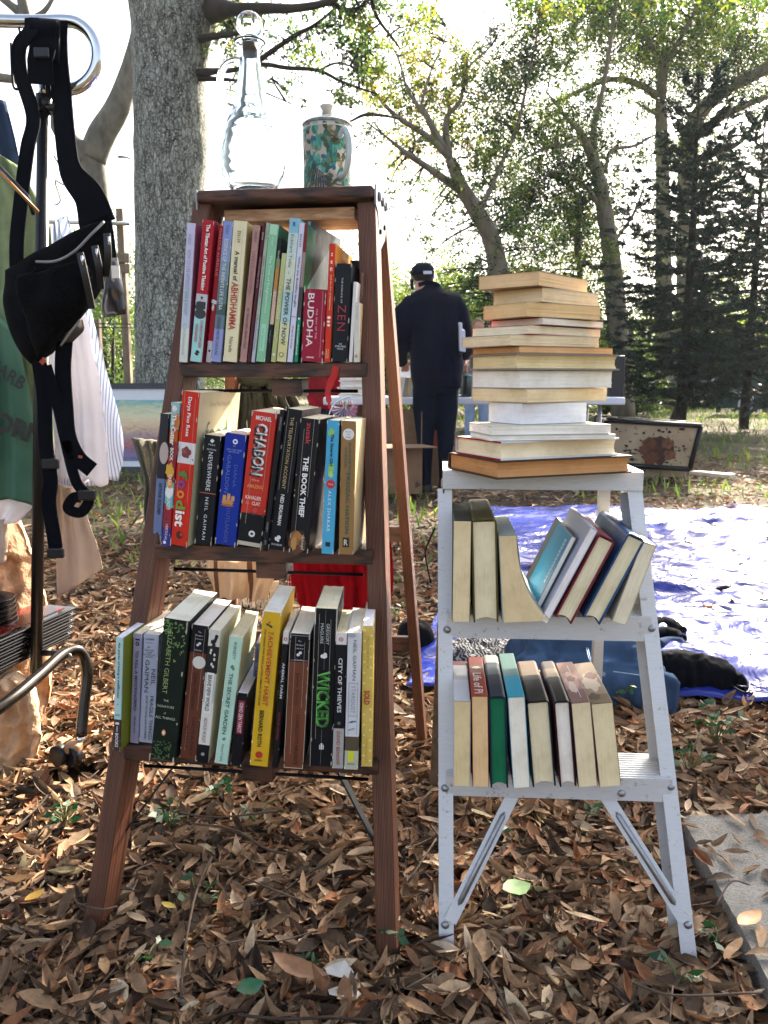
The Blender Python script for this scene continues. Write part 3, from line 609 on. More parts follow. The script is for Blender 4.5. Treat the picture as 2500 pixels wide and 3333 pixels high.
r1([(1266, 418), (1388, 425), (1226, 1190), (1358, 1197)], 'thick navy black book with large thin red capitals', .15,
   [(0, '#10161f')], texts=[('THE ESSENCE OF', '#c8ccd2', .42, .52, .14, .40, 'd'), ('ZEN', '#b02636', .28, .76, .42, .68, 'd', -.01, 0, 1.15), ('THE', '#d8dce0', .42, .62, .808, .826, 'h'), ('FIVE MILE', '#d8dce0', .22, .86, .832, .852, 'h'), ('PRESS', '#d8dce0', .34, .72, .86, .876, 'h')])
r1([(1402, 560), (1430, 565), (1362, 1200), (1392, 1205)], 'thin blank white book between the navy book and the small grey one', .12, [(0, '#e6e4e0')])
r1([(1411, 722), (1450, 725), (1396, 1210), (1452, 1212)], 'small off white booklet with pale grey capitals and round seal', .10,
   [(0, '#d9d6cb')], side='#c4b48c', texts=[('PISCES', '#9a968a', .4, .62, .06, .28, 'd')], shapes=[('#7a3c34', .45, .90, .3, .3), ('#d9d6cb', .45, .90, .24, .24), ('#7a3c34', .45, .90, .16, .16, 'blob')])
r1([(1375, 395), (1458, 398), (1375, 900), (1458, 900)], 'black book pushed back behind the small books at the shelf end', .07, [(0, '#1b1d24'), (.1, '#a0a4b0'), (.2, '#1b1d24')], over=-.09)
r1([(1452, 490), (1475, 492), (1440, 1205), (1470, 1207)], 'narrow brown booklet squeezed against the right ladder rail', .12, [(0, '#7a5c50')], over=-.03)

# ---- middle row
c3 = crop(460, 1220, 0.4822); pl2 = STEP[2][0]; z2 = STEP[2][2]
def r2_(q, label, d, bands, **k): return spine_book(c3, q, pl2, wn, z2, label, d, bands, **k)
r2_([(125, 262), (195, 262), (78, 1135), (132, 1135)], 'worn charcoal paperback with a blue grey panel, far left of the middle shelf', .12,
   [(0, '#35363b'), (.42, '#35363b'), (.50, '#7888b0'), (.95, '#c0bcb0')], texts=[('ARTHUR GOLDEN', '#2a3048', .35, .72, .53, .78, 'd', .03)], shapes=[('#c9b8ae', .7, .30, .5, 1.2), ('#1a1c20', .5, .93, .12, .16, 'leaf', 1.57)])
r2_([(205, 185), (265, 190), (135, 1160), (190, 1162)], 'colourful cartoon patterned slim book with teal, orange and red blobs', .13,
   [(0, '#9ac4c8'), (.18, '#c06428'), (.28, '#22252c'), (.37, '#9a2a3a'), (.55, '#7fc0c8'), (.7, '#a82838'), (.87, '#3a3a90')],
   shapes=[('#e8e4dc', .4, .04, .3, .35, 'blob'), ('#c8742a', .7, .12, .4, .9, 'blob'), ('#8a1c30', .75, .32, .45, 1.0, 'blob'), ('#d8a838', .4, .47, .5, .9, 'blob'), ('#e8e8e8', .5, .62, .5, .8, 'blob'), ('#e09a30', .5, .56, .35, .6, 'blob'), ('#74b8b4', .7, .70, .4, .7, 'blob'), ('#8a1c2c', .5, .83, .5, 1.0, 'blob'), ('#111', .5, .80, .08, .08) if False else ('#181018', .4, .81, .1, .1), ('#e8e4f0', .4, .975, .2, .2)],
   texts=[('The Cutter', '#f4f0ea', .2, .75, .08, .29, 'd', .03), ('BOOK', '#f0ead8', .3, .7, .31, .40, 'd', .02), ('TARA', '#f0ead8', .3, .7, .49, .57, 'd', .01), ('ARONZO', '#f6ece8', .35, .75, .63, .74, 'd', .01), ('VERTICAL', '#e8e8f4', .4, .7, .84, .96, 'd')])
r2_([(281, 105), (398, 120), (192, 1160), (318, 1163)], 'tallest red paperback with a white band and fruit picture on its spine', .17,
   [(0, '#d3301f'), (.325, '#e6e2e0'), (.46, '#d3301f')], side='#c3c3a2', yaw=-4, side_text=[('Darya Pino Rose, Ph.D.', '#8a8c74', .25, .8, .06, .10), ('food', '#3c5a34', .2, .72, .19, .34)], texts=[('Darya Pino Rose', W0, .35, .62, .035, .285, 'd', .015), ('f', '#4c7c3c', .18, .72, .505, .565, 'd', .03), ('o', '#7a4290', .18, .62, .57, .625, 'd', .03), ('o', '#e0842c', .18, .62, .635, .69, 'd', .03), ('d', '#6c9a3c', .18, .74, .70, .76, 'd', .03), ('ist', W0, .18, .72, .77, .875, 'd', .03)],
   shapes=[('#7a3038', .5, .392, .28, .30, 'blob'), ('#9c4a50', .42, .385, .10, .1, 'blob'), ('#2c4030', .9, .43, .04, .04), ('#5c8054', .3, .37, .05, .05), ('#3a1814', .5, .93, .2, .22), ('#d3301f', .6, .925, .08, .1)])
r2_([(425, 405), (545, 412), (360, 1155), (475, 1160)], 'black paperback with an orange line across its spine, before the tall red book', .11,
   [(0, '#11151c')], texts=[('Harper', '#d8dade', .32, .72, .075, .095, 'h'), ('FICTION', '#d8dade', .26, .78, .12, .135, 'h'), ('NEVERWHERE', '#dde0e4', .38, .62, .15, .50, 'd', .0, 0, 1.05), ('NEIL GAIMAN', '#dde0e4', .42, .6, .56, .95, 'd', 0, 0, 1.3)], rects=[('#cc6a48', .02, .98, .520, .526)], shapes=[('#e8e8ea', .5, .05, .1, .16, 'leaf', .9)], over=.0)
r2_([(567, 393), (718, 403), (497, 1155), (636, 1166)], 'bright royal blue paperback with a gold crown on its spine', .11,
   [(0, '#14339c')], texts=[('#1', '#d6a49a', .44, .54, .10, .115, 'h'), ('NEW YORK TIMES', '#8fa4dc', .15, .85, .135, .150, 'h'), ('BESTSELLER', '#8fa4dc', .25, .75, .155, .168, 'h'), ('DIANA', '#3f62c0', .58, .74, .27, .47, 'd'), ('GABALDON', '#5474c8', .22, .40, .19, .53, 'd'), ('OUTLANDER', '#4a5e9c', .42, .60, .66, .98, 'd')],
   shapes=[('#e8ecf4', .5, .07, .12, .12), ('#14339c', .5, .07, .06, .05), ('#c98a4c', .42, .615, .28, .14, 'blob'), ('#d89c5c', .25, .575, .08, .22, 'leaf'), ('#d89c5c', .45, .565, .08, .28, 'leaf'), ('#d89c5c', .65, .575, .08, .22, 'leaf'), ('#a8663c', .42, .64, .3, .06)])
r2_([(751, 243), (922, 262), (643, 1180), (814, 1192)], 'thick red and black paperback with huge shadowed white capitals', .14,
   [(0, '#d8392b'), (.755, '#14161c'), (.97, '#cfc4b0')], texts=[('MICHAEL', W0, .2, .82, .03, .062, 'h', .02), ('CHABON', '#160e10', .18, .64, .095, .475, 'd', .05), ('CHABON', '#f4f0ec', .26, .72, .085, .465, 'd', .03), ('the', '#e9b090', .3, .6, .49, .51, 'h'), ('AMAZING', '#eba050', .15, .78, .535, .562, 'h', .02), ('ADVENTURES OF', '#b86a40', .15, .78, .585, .597, 'h', .0), ('KAVALIER', '#f2e0d0', .14, .78, .62, .648, 'h', .02), ('CLAY', '#f2e0d0', .42, .76, .66, .688, 'h', .02), ('&', '#e88060', .16, .34, .66, .688, 'h')],
   shapes=[('#a02820', .57, .725, .16, .16, 'star'), ('#d8392b', .57, .725, .11, .11), ('#e6e6e8', .55, .905, .13, .13), ('#14161c', .55, .905, .06, .05)], rects=[('#2c3440', .34, .44, .745, .76), ('#2c3440', .50, .58, .74, .765), ('#2c3440', .86, .95, .745, .77)], fit=False, over=.012)
r2_([(936, 235), (970, 235), (816, 1195), (846, 1198)], 'very thin black booklet wedged between red and black thick books', .12,
   [(0, '#17191f')], texts=[('SOPHOCLES', '#9c9ca4', .3, .75, .05, .145, 'd'), ('HACKETT', '#9c9ca4', .3, .72, .79, .86, 'd'), ('0571', '#9c9ca4', .3, .7, .92, .95, 'd')])
r2_([(978, 225), (1090, 238), (855, 1188), (968, 1195)], 'black paperback with gold and white capitals running down', .14,
   [(0, '#12161e')], side='#40303a', texts=[('THE TELEPORTATION ACCIDENT', '#cdb37c', .38, .58, .055, .56, 'd', .0), ('NED BEAUMAN', '#e6e4e0', .38, .6, .60, .82, 'd', .025), ('BLOOMSBURY', '#dcdce0', .18, .84, .955, .968, 'h')], shapes=[('#e8e8ea', .5, .915, .20, .20, 'leaf', .7), ('#e8e8ea', .5, .925, .16, .12, 'leaf', 2.2)])
r2_([(1088, 290), (1200, 300), (985, 1200), (1140, 1212)], 'thick black paperback with scratchy white title and brown glow at its foot', .13,
   [(0, '#15161b')], side='#201c1f', texts=[('zusak', '#b0343c', .36, .62, .03, .19, 'd', .02), ('THE BOOK THIEF', '#f0eeec', .34, .62, .28, .73, 'd', .035), ('knopf', '#e0d4c4', .56, .76, .88, .98, 'd', .0)], shapes=[('#5c3a20', .42, .93, .46, .62, 'blob'), ('#8a5c30', .3, .90, .30, .34, 'blob'), ('#a8733c', .42, .875, .26, .18, 'blob'), ('#b8864c', .22, .94, .16, .34, 'blob'), ('#141010', .60, .85, .10, .2, 'leaf', .8)])
r2_([(1258, 305), (1338, 308), (1212, 1210), (1302, 1217)], 'light blue paperback with green splash and red badge', .12,
   [(0, '#4fb0d8')], side='#1c3040', texts=[('The Savage Girl', '#101820', .3, .62, .10, .34, 'd', .03, .2), ('A Novel', '#f8f0f0', .32, .72, .465, .478, 'h'), ('ALEX SHAKAR', '#e4f0f6', .36, .62, .52, .83, 'd', 0, 0, 1.15)],
   shapes=[('#8fc86c', .4, .09, .28, .3, 'blob'), ('#8fc86c', .5, .36, .22, .5, 'blob'), ('#b8d868', .5, .40, .2, .25, 'blob'), ('#c22c34', .52, .472, .36, .36, 'star')], rects=[('#141c28', .3, .7, .91, .945)])
r2_([(1355, 310), (1450, 308), (1327, 1215), (1437, 1218)], 'tan brown paperback with a round white sticker and teal capitals', .13,
   [(0, '#9c7748')], side='#c9b48c', texts=[('New York', '#5a5a5a', .32, .68, .075, .087, 'h'), ('Times', '#5a5a5a', .38, .62, .095, .107, 'h'), ('Bestseller', '#5a5a5a', .32, .68, .115, .127, 'h'), ('ELIZABETH', '#1f5a54', .56, .70, .16, .38, 'd', .02), ('WURTZEL', '#1f5a54', .28, .42, .19, .35, 'd', .02), ('PROZAC', '#1f5a54', .42, .68, .385, .61, 'd', .02), ('NATION', '#1f5a54', .40, .66, .63, .84, 'd', .02), ('R', '#d8d0c0', .36, .62, .885, .93, 'h', .02)],
   shapes=[('#eceae6', .5, .10, .38, .38)], rects=[('#1c1c1c', .26, .72, .872, .945)])

# ---- bottom row
c4 = crop(340, 1860, 0.5787); pl3 = STEP[3][0]; z3 = STEP[3][2]
def r3(q, label, d, bands, **k):
    k.setdefault('yaw', 0 if q[0][0] < 200 else 4 if q[0][0] < 700 else 6)
    return spine_book(c4, q, pl3, wn, z3, label, d, bands, **k)
r3([(65, 372), (107, 372), (47, 1008), (92, 1015)], 'lime sided slim paperback with pale teal spine, far left of the bottom shelf', .14,
   [(0, '#bcdcd8'), (.72, '#4a3a3a')], side='#a3ab2c', page='#dcd8ea', texts=[('the perks of being a wallflower', '#1c2c30', .35, .7, .04, .53, 'd', .02), ('BOOKS', '#e8e4e0', .3, .72, .84, .965, 'd', .02)], shapes=[('#86b8a4', .5, .585, .12, .12)], rects=[('#e8e4e0', .25, .75, .745, .765), ('#e8e4e0', .45, .55, .78, .83), ('#86aca8', .2, .8, .67, .69)])
r3([(168, 350), (210, 350), (137, 968), (197, 970)], 'slim lavender grey paperback with dark capitals, second on the bottom shelf', .13,
   [(0, '#a9a3bf')], page='#dccfb4', texts=[('TO KILL A MOCKINGBIRD', '#27232f', .35, .66, .15, .70, 'd', .01), ('Harper Lee', '#27232f', .36, .66, .75, .90, 'd', .01)], shapes=[('#24222c', .5, .09, .22, .24), ('#a9a3bf', .5, .09, .1, .1)], rects=[('#24222c', .25, .75, .045, .06)])
r3([(212, 350), (318, 362), (205, 970), (268, 972)], 'pale grey blue mass paperback with stacked small print at the top', .12,
   [(0, '#bfc3d6')], page='#e6ddc6', texts=[('HARPER', '#2c2c38', .15, .7, .035, .052, 'h'), ('FICTION', '#2c2c38', .2, .62, .07, .08, 'h'), ('#1', '#3a3a4a', .28, .46, .105, .125, 'h'), ('NEW YORK', '#3a3a4a', .12, .72, .135, .15, 'h'), ('TIMES', '#3a3a4a', .25, .6, .157, .17, 'h'), ('BESTSELLING', '#3a3a4a', .06, .8, .177, .19, 'h'), ('AUTHOR', '#3a3a4a', .2, .66, .197, .21, 'h'), ('NEIL', '#3c3c4c', .62, .88, .31, .46, 'd'), ('GAIMAN', '#3c3c4c', .2, .46, .23, .53, 'd'), ('FRAGILE THINGS', '#3c3c4c', .6, .84, .56, .97, 'd'), ('SHORT FICTIONS AND WONDERS', '#3c3c4c', .32, .46, .56, .97, 'd')])
r3([(332, 265), (485, 280), (262, 1085), (392, 1090)], 'thick black green book with a trailing leaf vine design', .16,
   [(0, '#14201c')], page='#e9e6d4', texts=[('ELIZABETH GILBERT', '#9ab070', .28, .46, .075, .51, 'd', -.005), ('THE', '#c0c8b0', .36, .56, .55, .565, 'h'), ('SIGNATURE', '#c0c8b0', .14, .80, .592, .608, 'h'), ('of', '#c0c8b0', .42, .5, .64, .655, 'h'), ('ALL THINGS', '#c0c8b0', .1, .88, .672, .69, 'h')],
   shapes=[('#5f8048' if k % 3 else '#86a45c', (.05 + .32 * random.random()) if k < 34 else .48 + .45 * random.random(), .005 + .10 * random.random() if k < 34 else .02 + .16 * (random.random() ** 1.5) + .12 * (k % 4 == 0), .05, .035, 'leaf', random.random() * 3) for k in range(78)] +
          [('#4f7040', .1 + .7 * random.random(), .86 + .13 * random.random(), .045, .03, 'leaf', random.random() * 3) for k in range(60)] + [('#d88a4c', .48, .79, .08, .13), ('#e8e4dc', .48, .79, .05, .08)])
r3([(495, 300), (588, 310), (420, 1060), (518, 1065)], 'brown paperback with a black head and round white sticker', .14,
   [(0, '#14141a'), (.20, '#6c3c2c')], page='#ece4da', side='#241a1c', texts=[('The', '#c8c8cc', .42, .6, .04, .052, 'h'), ('Modern', '#c8c8cc', .3, .72, .066, .078, 'h'), ('Library', '#c8c8cc', .3, .72, .092, .104, 'h'), ('Classics', '#c8c8cc', .3, .72, .172, .185, 'h'), ('Little Women', '#28141a', .4, .62, .35, .62, 'd'), ('LOUISA MAY', '#28141a', .56, .74, .68, .97, 'd'), ('ALCOTT', '#28141a', .2, .38, .74, .92, 'd')], shapes=[('#e0e0e4', .5, .137, .16, .12, 'leaf', .8), ('#e2dcd4', .62, .27, .38, .38)], over=0)
r3([(592, 325), (655, 335), (515, 1085), (583, 1090)], 'scuffed black and white paperback with boxed title between brown and mint books', .13,
   [(0, '#dcd8cc'), (.12, '#26262a'), (.32, '#c8c6be'), (.54, '#e6e2d6'), (.86, '#17181d')], page='#e8e0c8', side='#dfd8bf', texts=[('BRAVE NEW WORLD', '#22222a', .3, .66, .33, .60, 'd', .01), ('ALDOUS HUXLEY', '#6a3a4a', .32, .62, .65, .84, 'd')], rects=[('#efece2', .2, .8, .315, .615)],
   shapes=[('#101014', .3 + .4 * random.random(), .02 + .28 * random.random(), .16, .2, 'blob') for k in range(9)] + [('#dcd8cc', .3 + .4 * random.random(), .12 + .16 * random.random(), .09, .14, 'blob') for k in range(6)] + [('#9a9a9c', .5, .93, .16, .16)])
r3([(707, 365), (778, 375), (615, 1090), (694, 1095)], 'mint paperback with dark green serif title on the bottom shelf', .13,
   [(0, '#bfe0cc')], page='#d9cfae', side='#c8d2ba', bow=.001, texts=[('BURNETT', '#2c4a44', .4, .6, .04, .17, 'd'), ('THE SECRET GARDEN', '#2b5a4e', .3, .58, .28, .76, 'd', .01), ('HarperTrophy', '#3c5a52', .36, .58, .84, .98, 'd')], shapes=[('#5c8a74', .45, .23, .14, .2, 'leaf', .8), ('#5c8a74', .55, .245, .12, .18, 'leaf', 2.2), ('#5c8a74', .5, .80, .13, .18, 'leaf', .9)])
r3([(750, 683), (812, 690), (708, 1135), (768, 1138)], 'short black boxed book with a crimson spine label', .14,
   [(0, '#15131a')], page='#dcdae8', texts=[('OSHO ZEN TAROT', '#f0e4e8', .34, .68, .125, .54, 'd', .01)], rects=[('#8f1f3c', .22, .80, .10, .56)])
r3([(855, 405), (892, 408), (797, 1060), (830, 1060)], 'blue lavender thin paperback half hidden by the yellow book', .13,
   [(0, '#8d9cc8'), (.9, '#3c4048')], page='#dcdae8', texts=[('Sweikhardt', '#1c2440', .3, .72, .05, .18, 'd'), ('TAROT of a MOON GARDEN', '#20284a', .25, .75, .22, .86, 'd', .01)], fit=False, over=-.02)
r3([(893, 228), (998, 234), (815, 1130), (918, 1135)], 'bright yellow hardcover with red and black capitals and navy endpapers', .15,
   [(0, '#e0b22a')], kind='pb', side='#dfb130', page='#ece8de', texts=[('THE', '#a8402c', .38, .7, .125, .138, 'h', .02), ('ACHIEVEMENT HABIT', '#b8442c', .42, .68, .145, .60, 'd', .015), ('STOP WISHING, START DOING, and TAKE COMMAND OF YOUR LIFE', '#4c3c14', .16, .28, .11, .60, 'd', .02), ('BERNARD ROTH', '#26241c', .30, .54, .63, .87, 'd', .03), ('HARPER', '#5c4414', .24, .66, .955, .967, 'h', .02)], shapes=[('#b8442c', .42, .065, .05, .06), ('#4c3c2c', .42, .085, .2, .1, 'leaf', -.5), ('#b83424', .46, .925, .2, .2, 'star')])
r3([(1005, 340), (1043, 343), (942, 1110), (974, 1112)], 'thin worn black paperback with red lettering beside the yellow book', .12,
   [(0, '#e0dcd6'), (.085, '#17151a')], page='#e0d6c4', texts=[('ANIMAL FARM', '#c8cad0', .32, .74, .22, .48, 'd', .02), ('GEORGE ORWELL', '#8a2c38', .34, .68, .58, .79, 'd', .02)], shapes=[('#c0283c', .5, .05, .3, .3), ('#e0dcd6', .5, .05, .15, .15)])
r3([(1043, 350), (1162, 355), (1010, 1125), (1114, 1130)], 'creased brown paperback with a black head and no sticker', .14,
   [(0, '#14141a'), (.205, '#75432f'), (.995, '#c9bca8')], page='#e9e0d0', side='#1c1a20', texts=[('The', '#c8c8cc', .42, .58, .045, .057, 'h'), ('Modern', '#c8c8cc', .32, .7, .072, .085, 'h'), ('Library', '#c8c8cc', .32, .7, .098, .112, 'h'), ('Classics', '#c8c8cc', .32, .7, .18, .192, 'h'), ('Jane Eyre', '#26121a', .38, .58, .28, .52, 'd'), ('CHARLOTTE BRONTE', '#26121a', .5, .68, .59, .97, 'd')], shapes=[('#e0e0e4', .5, .145, .16, .12, 'leaf', .8)], rects=[('#8d8f96', .06, .94, .012, .016), ('#8d8f96', .06, .94, .192, .196), ('#bcae9c', .0, .025, .05, .95), ('#bcae9c', .975, 1, .05, .95)])
r3([(1180, 210), (1318, 212), (1160, 1102), (1274, 1105)], 'creased tall black paperback with large lime green title letters', .13,
   [(0, '#12141a')], page='#e2d9bc', side='#1a1c22', texts=[('GREGORY', '#c8ccc8', .54, .68, .09, .22, 'd'), ('MAGUIRE', '#c8ccc8', .28, .42, .09, .215, 'd'), ('WICKED', '#0c2a12', .24, .82, .39, .75, 'd', .06), ('WICKED', '#6fd060', .2, .78, .385, .745, 'd', .03)], shapes=[('#e8e8e8', .46, .29, .16, .14, 'leaf', .6), ('#e8e8e8', .5, .295, .1, .16, 'leaf', 2)], rects=[('#a8a8a4', .48, .487, .01, .38), ('#a8a8a4', .48, .487, .76, .99), ('#d8d8d8', .4, .44, .86, .89), ('#d8d8d8', .46, .54, .85, .89), ('#d8d8d8', .56, .6, .86, .89), ('#cfcabc', 0, .05, .0, .10), ('#cfcabc', .95, 1, .0, .2), ('#b4b0a6', 0, .02, .1, 1.0)])
r3([(1304, 345), (1366, 348), (1280, 1112), (1345, 1115)], 'black paperback with white head and silver grey foot, right of the tall black one', .12,
   [(0, '#e6e2dc'), (.085, '#14171d'), (.70, '#b4b0aa')], page='#dcd0b0', texts=[('CITY OF THIEVES', '#dfe0e0', .3, .66, .18, .58, 'd', .015), ('DAVID BENIOFF', '#963c3c', .32, .64, .72, .97, 'd', .01)], shapes=[('#b82c3c', .48, .047, .2, .2), ('#e6e2dc', .48, .047, .12, .12), ('#b82c3c', .48, .047, .06, .06), ('#5a605c', .5, .66, .16, .24, 'leaf', 1.5)], rects=[('#c03038', .3, .36, .33, .37)])
r3([(1371, 345), (1447, 348), (1347, 1118), (1428, 1122)], 'worn white paperback with bird drawings and a yellow sticker', .13,
   [(0, '#d9d9dc'), (.755, '#5c5040'), (.86, '#c4c4ae')], page='#e6e0d2', texts=[('NEIL GAIMAN', '#5c5c66', .42, .66, .05, .34, 'd'), ('STARDUST', '#7c8290', .38, .66, .38, .58, 'd', -.01), ('PERENNIAL', '#4c4c48', .2, .8, .95, .962, 'h')], rects=[('#58606c', .18, .20, .36, .74), ('#58606c', .82, .84, .36, .74), ('#58606c', .18, .84, .36, .363), ('#58606c', .18, .84, .60, .603), ('#d8d838', .25, .68, .86, .94)], shapes=[('#a8a8b0', .3, .02, .3, .16), ('#2c7484', .58, .642, .2, .1, 'leaf', .1), ('#3c6c80', .4, .648, .16, .06), ('#9aa4a8', .45, .70, .25, .12, 'leaf', .3)])
r3([(1453, 305), (1515, 310), (1443, 1100), (1508, 1103)], 'pale yellow patterned book with red letters against the right rail', .13,
   [(0, '#e3c463')], page='#e6e4ea', texts=[('McCORMICK', '#b08c30', .4, .6, .07, .30, 'd'), ('SOLD', '#b02a28', .2, .72, .45, .55, 'd', .03), ('HYPERION DBG', '#c09a3c', .36, .56, .79, .97, 'd')], shapes=[('#efdc98', .2 + .6 * (k % 2), .03 + k * .037, .12, .12, 'star') for k in range(26) if not 11 <= k <= 14])
# ---------------------------------------------------------------- books on the aluminium ladder, spine up, page ends to the front
c6 = crop(1380, 1600, 0.4943)
def up_book(quad, k, label, h, bands, page, kind='pb', over=0.008, fit=True, texts=(), rects=(), shapes=(), group=None, **kw):
    px = [c6(q) for q in quad]; pz = ASTEP[k][0]; sz = ASTEP[k][2]; best = over
    def pts(o): return [atP(p[0], p[1], pz + an * o, an) for p in px]
    if fit:
        be = 9
        for j in range(-30, 45):
            o = j * 0.001; e = abs(min(p.z for p in pts(o)) - sz - 0.0005)
            if e < be: be, best = e, o
    P = pts(best); ex = ((P[1] - P[0]) + (P[3] - P[2])); dn = ((P[2] - P[0]) + (P[3] - P[1])); w_ = ex.length / 2; d_ = dn.length / 2
    dn.normalize(); n_ = -an; ex = -(dn.cross(n_)) if (dn.cross(n_)).dot(ex) < 0 else dn.cross(n_); ex.normalize()
    w_ = abs(((P[1] - P[0]) + (P[3] - P[2])).dot(ex)) / 2
    c_ = (P[0] + P[1] + P[2] + P[3]) / 4; org = c_ - ex * w_ / 2 - dn * d_ / 2
    low = min((org + ex * a_ * w_ + dn * b_ * d_).z for a_ in (0, 1) for b_ in (0, 1)); org.z += max(sz + 0.0005 - low, -0.004)
    zz = ex.cross(dn); M = Matrix(((ex.x, dn.x, zz.x, org.x), (ex.y, dn.y, zz.y, org.y), (ex.z, dn.z, zz.z, org.z), (0, 0, 0, 1)))
    root = thing('book', label, 'book', M=M, group=group); book_parts(root, w_ - .0005, h, d_, bands, kind, page, texts, rects, shapes, **kw)
up_book([(200, 225), (308, 225), (177, 895), (312, 895)], 1, 'cream paged paperback with a dark olive spine, far left of the metal upper shelf', .17, [(0, '#2c322a')], '#dcc9a2')
up_book([(316, 215), (476, 222), (322, 890), (497, 892)], 1, 'thick hardcover with olive spine and black and mustard boards', .20, [(0, '#4f4a22')], '#ddd1b0', 'hc', side='#8a6a24')
up_book([(492, 310), (612, 325), (515, 900), (640, 890)], 1, 'paperback with fanned warped lower pages next to the gap', .17, [(0, '#a4b4b4')], '#d8c29a', spread=0.045)
up_book([(975, 290), (1006, 303), (700, 822), (735, 838)], 1, 'leaning turquoise paperback with a pale strip on its cover', .17, [(0, '#7c7c80')], '#e6e2da', side='#2f8fb4', over=.01, left_rects=[('#4a4a4c', 0, 1, .78, 1.0), ('#c8dce4', .08, .62, .10, .17)] + [('#3c6478', .11 + .045 * k_, .135 + .045 * k_, .12, .15) for k_ in range(11)])
up_book([(965, 372), (1015, 385), (728, 862), (775, 878)], 1, 'leaning short tan paged paperback behind the turquoise one', .14, [(0, '#b8ae98')], '#c9b892', over=.0, fit=False)
up_book([(1095, 272), (1150, 290), (765, 885), (812, 905)], 1, 'leaning pale grey glossy paperback with white pages', .19, [(0, '#c5c0d0')], '#e4e0e2', side='#b7b5c4')
up_book([(1152, 288), (1262, 342), (866, 822), (970, 890)], 1, 'leaning hardcover with crimson boards and cream pages', .19, [(0, '#76202e')], '#ded3b4', 'hc')
up_book([(1345, 300), (1455, 350), (1048, 845), (1160, 908)], 1, 'leaning hardcover with slate blue cloth boards', .21, [(0, '#2d4d78')], '#ddd2b2', 'hc')
up_book([(1455, 328), (1521, 348), (1228, 838), (1345, 888)], 1, 'last leaning cream paperback against the right metal rail', .17, [(0, '#cfc4ac')], '#ddd3bc')
up_book([(200, 1385), (305, 1385), (190, 1950), (310, 1952)], 2, 'cream paperback with a silver white spine, far left of the metal lower shelf', .17, [(0, '#7a3a44'), (.12, '#b8bcc4'), (.5, '#ccd0d6')], '#d6c296')
up_book([(316, 1380), (420, 1385), (318, 1980), (432, 1983)], 2, 'orange paged paperback with a brick red spine and small emblem', .17, [(0, '#9c3a26')], '#dcb98a', texts=[('Life of Pi', '#e8d8cc', .2, .75, .45, .95, 'd', .02)], shapes=[('#2c4440', .5, .3, .45, .5), ('#d8b48c', .5, .3, .3, .22, 'blob')])
up_book([(425, 1370), (545, 1370), (440, 1965), (557, 1965)], 2, 'hardcover with green stained page ends and a white paper slip', .18, [(0, '#d8d8cc'), (.2, '#4a5a64'), (.5, '#16263a')], '#1f6a4a', 'hc', dark=.85)
up_book([(556, 1370), (660, 1375), (582, 1975), (708, 1972)], 2, 'white paged paperback with a two tone teal spine', .19, [(0, '#6f9e94'), (.55, '#2fa0b8')], '#e4dfd2', side='#16283c')
up_book([(672, 1390), (830, 1390), (716, 1945), (872, 1950)], 2, 'thick hardcover with glossy black jacket and sky blue boards', .17, [(0, '#b09880'), (.38, '#4a423e'), (.5, '#101218')], '#ddcfae', 'hc', side='#4a8fb8')
up_book([(850, 1385), (968, 1390), (897, 1945), (1006, 1945)], 2, 'hardcover with glossy black jacket and crimson boards', .17, [(0, '#8a8078'), (.2, '#b8a48c'), (.42, '#101218')], '#e4dfd6', 'hc', side='#8c1c34')
up_book([(974, 1390), (1094, 1395), (1012, 1950), (1152, 1950)], 2, 'cream paperback with a pinkish portrait spine and a thin black edge', .17, [(0, '#a0786c'), (.3, '#b48c80'), (.7, '#8c6a60')], '#ddcdaa', side='#2c2426', shapes=[('#c89c8c', .5, .5, .4, 1.2, 'blob'), ('#8c4c44', .5, .45, .25, .4, 'blob'), ('#e0c4b4', .4, .65, .2, .8, 'blob')], rects=[('#e0d8d0', .6, .63, .1, .9)])
up_book([(1106, 1390), (1240, 1395), (1152, 1950), (1308, 1938)], 2, 'wide cream paperback with a beige portrait spine, last on the metal lower shelf', .17, [(0, '#b8a288'), (.4, '#a88e74'), (.8, '#8a7458')], '#decfa9', side='#b7a486', shapes=[('#d8c4a8', .45, .5, .4, 1.3, 'blob'), ('#8c5c50', .6, .35, .3, .5, 'blob'), ('#5c4c3c', .3, .85, .3, .4, 'blob')])
# paper slip on the green page ends
pc = [atP(*c6(q), ASTEP[2][0] + an * 0.03, an) for q in ((518, 1520), (520, 1560), (450, 1655), (438, 1635))]
mb = MB(); G = [[lerp(lerp(pc[0], pc[1], j / 3), lerp(pc[3], pc[2], j / 3), i / 6) + an * (0.004 * math.sin(i * 1.1)) for j in range(4)] for i in range(7)]
PAPER = plain('#dcdcd8', .8, 0, .05, 50); mb.sheet(G, PAPER, True, -an * 0.0004); tag(mb.build('paper_slip'), 'crumpled white paper slip stuck on the green page ends', 'paper slip')

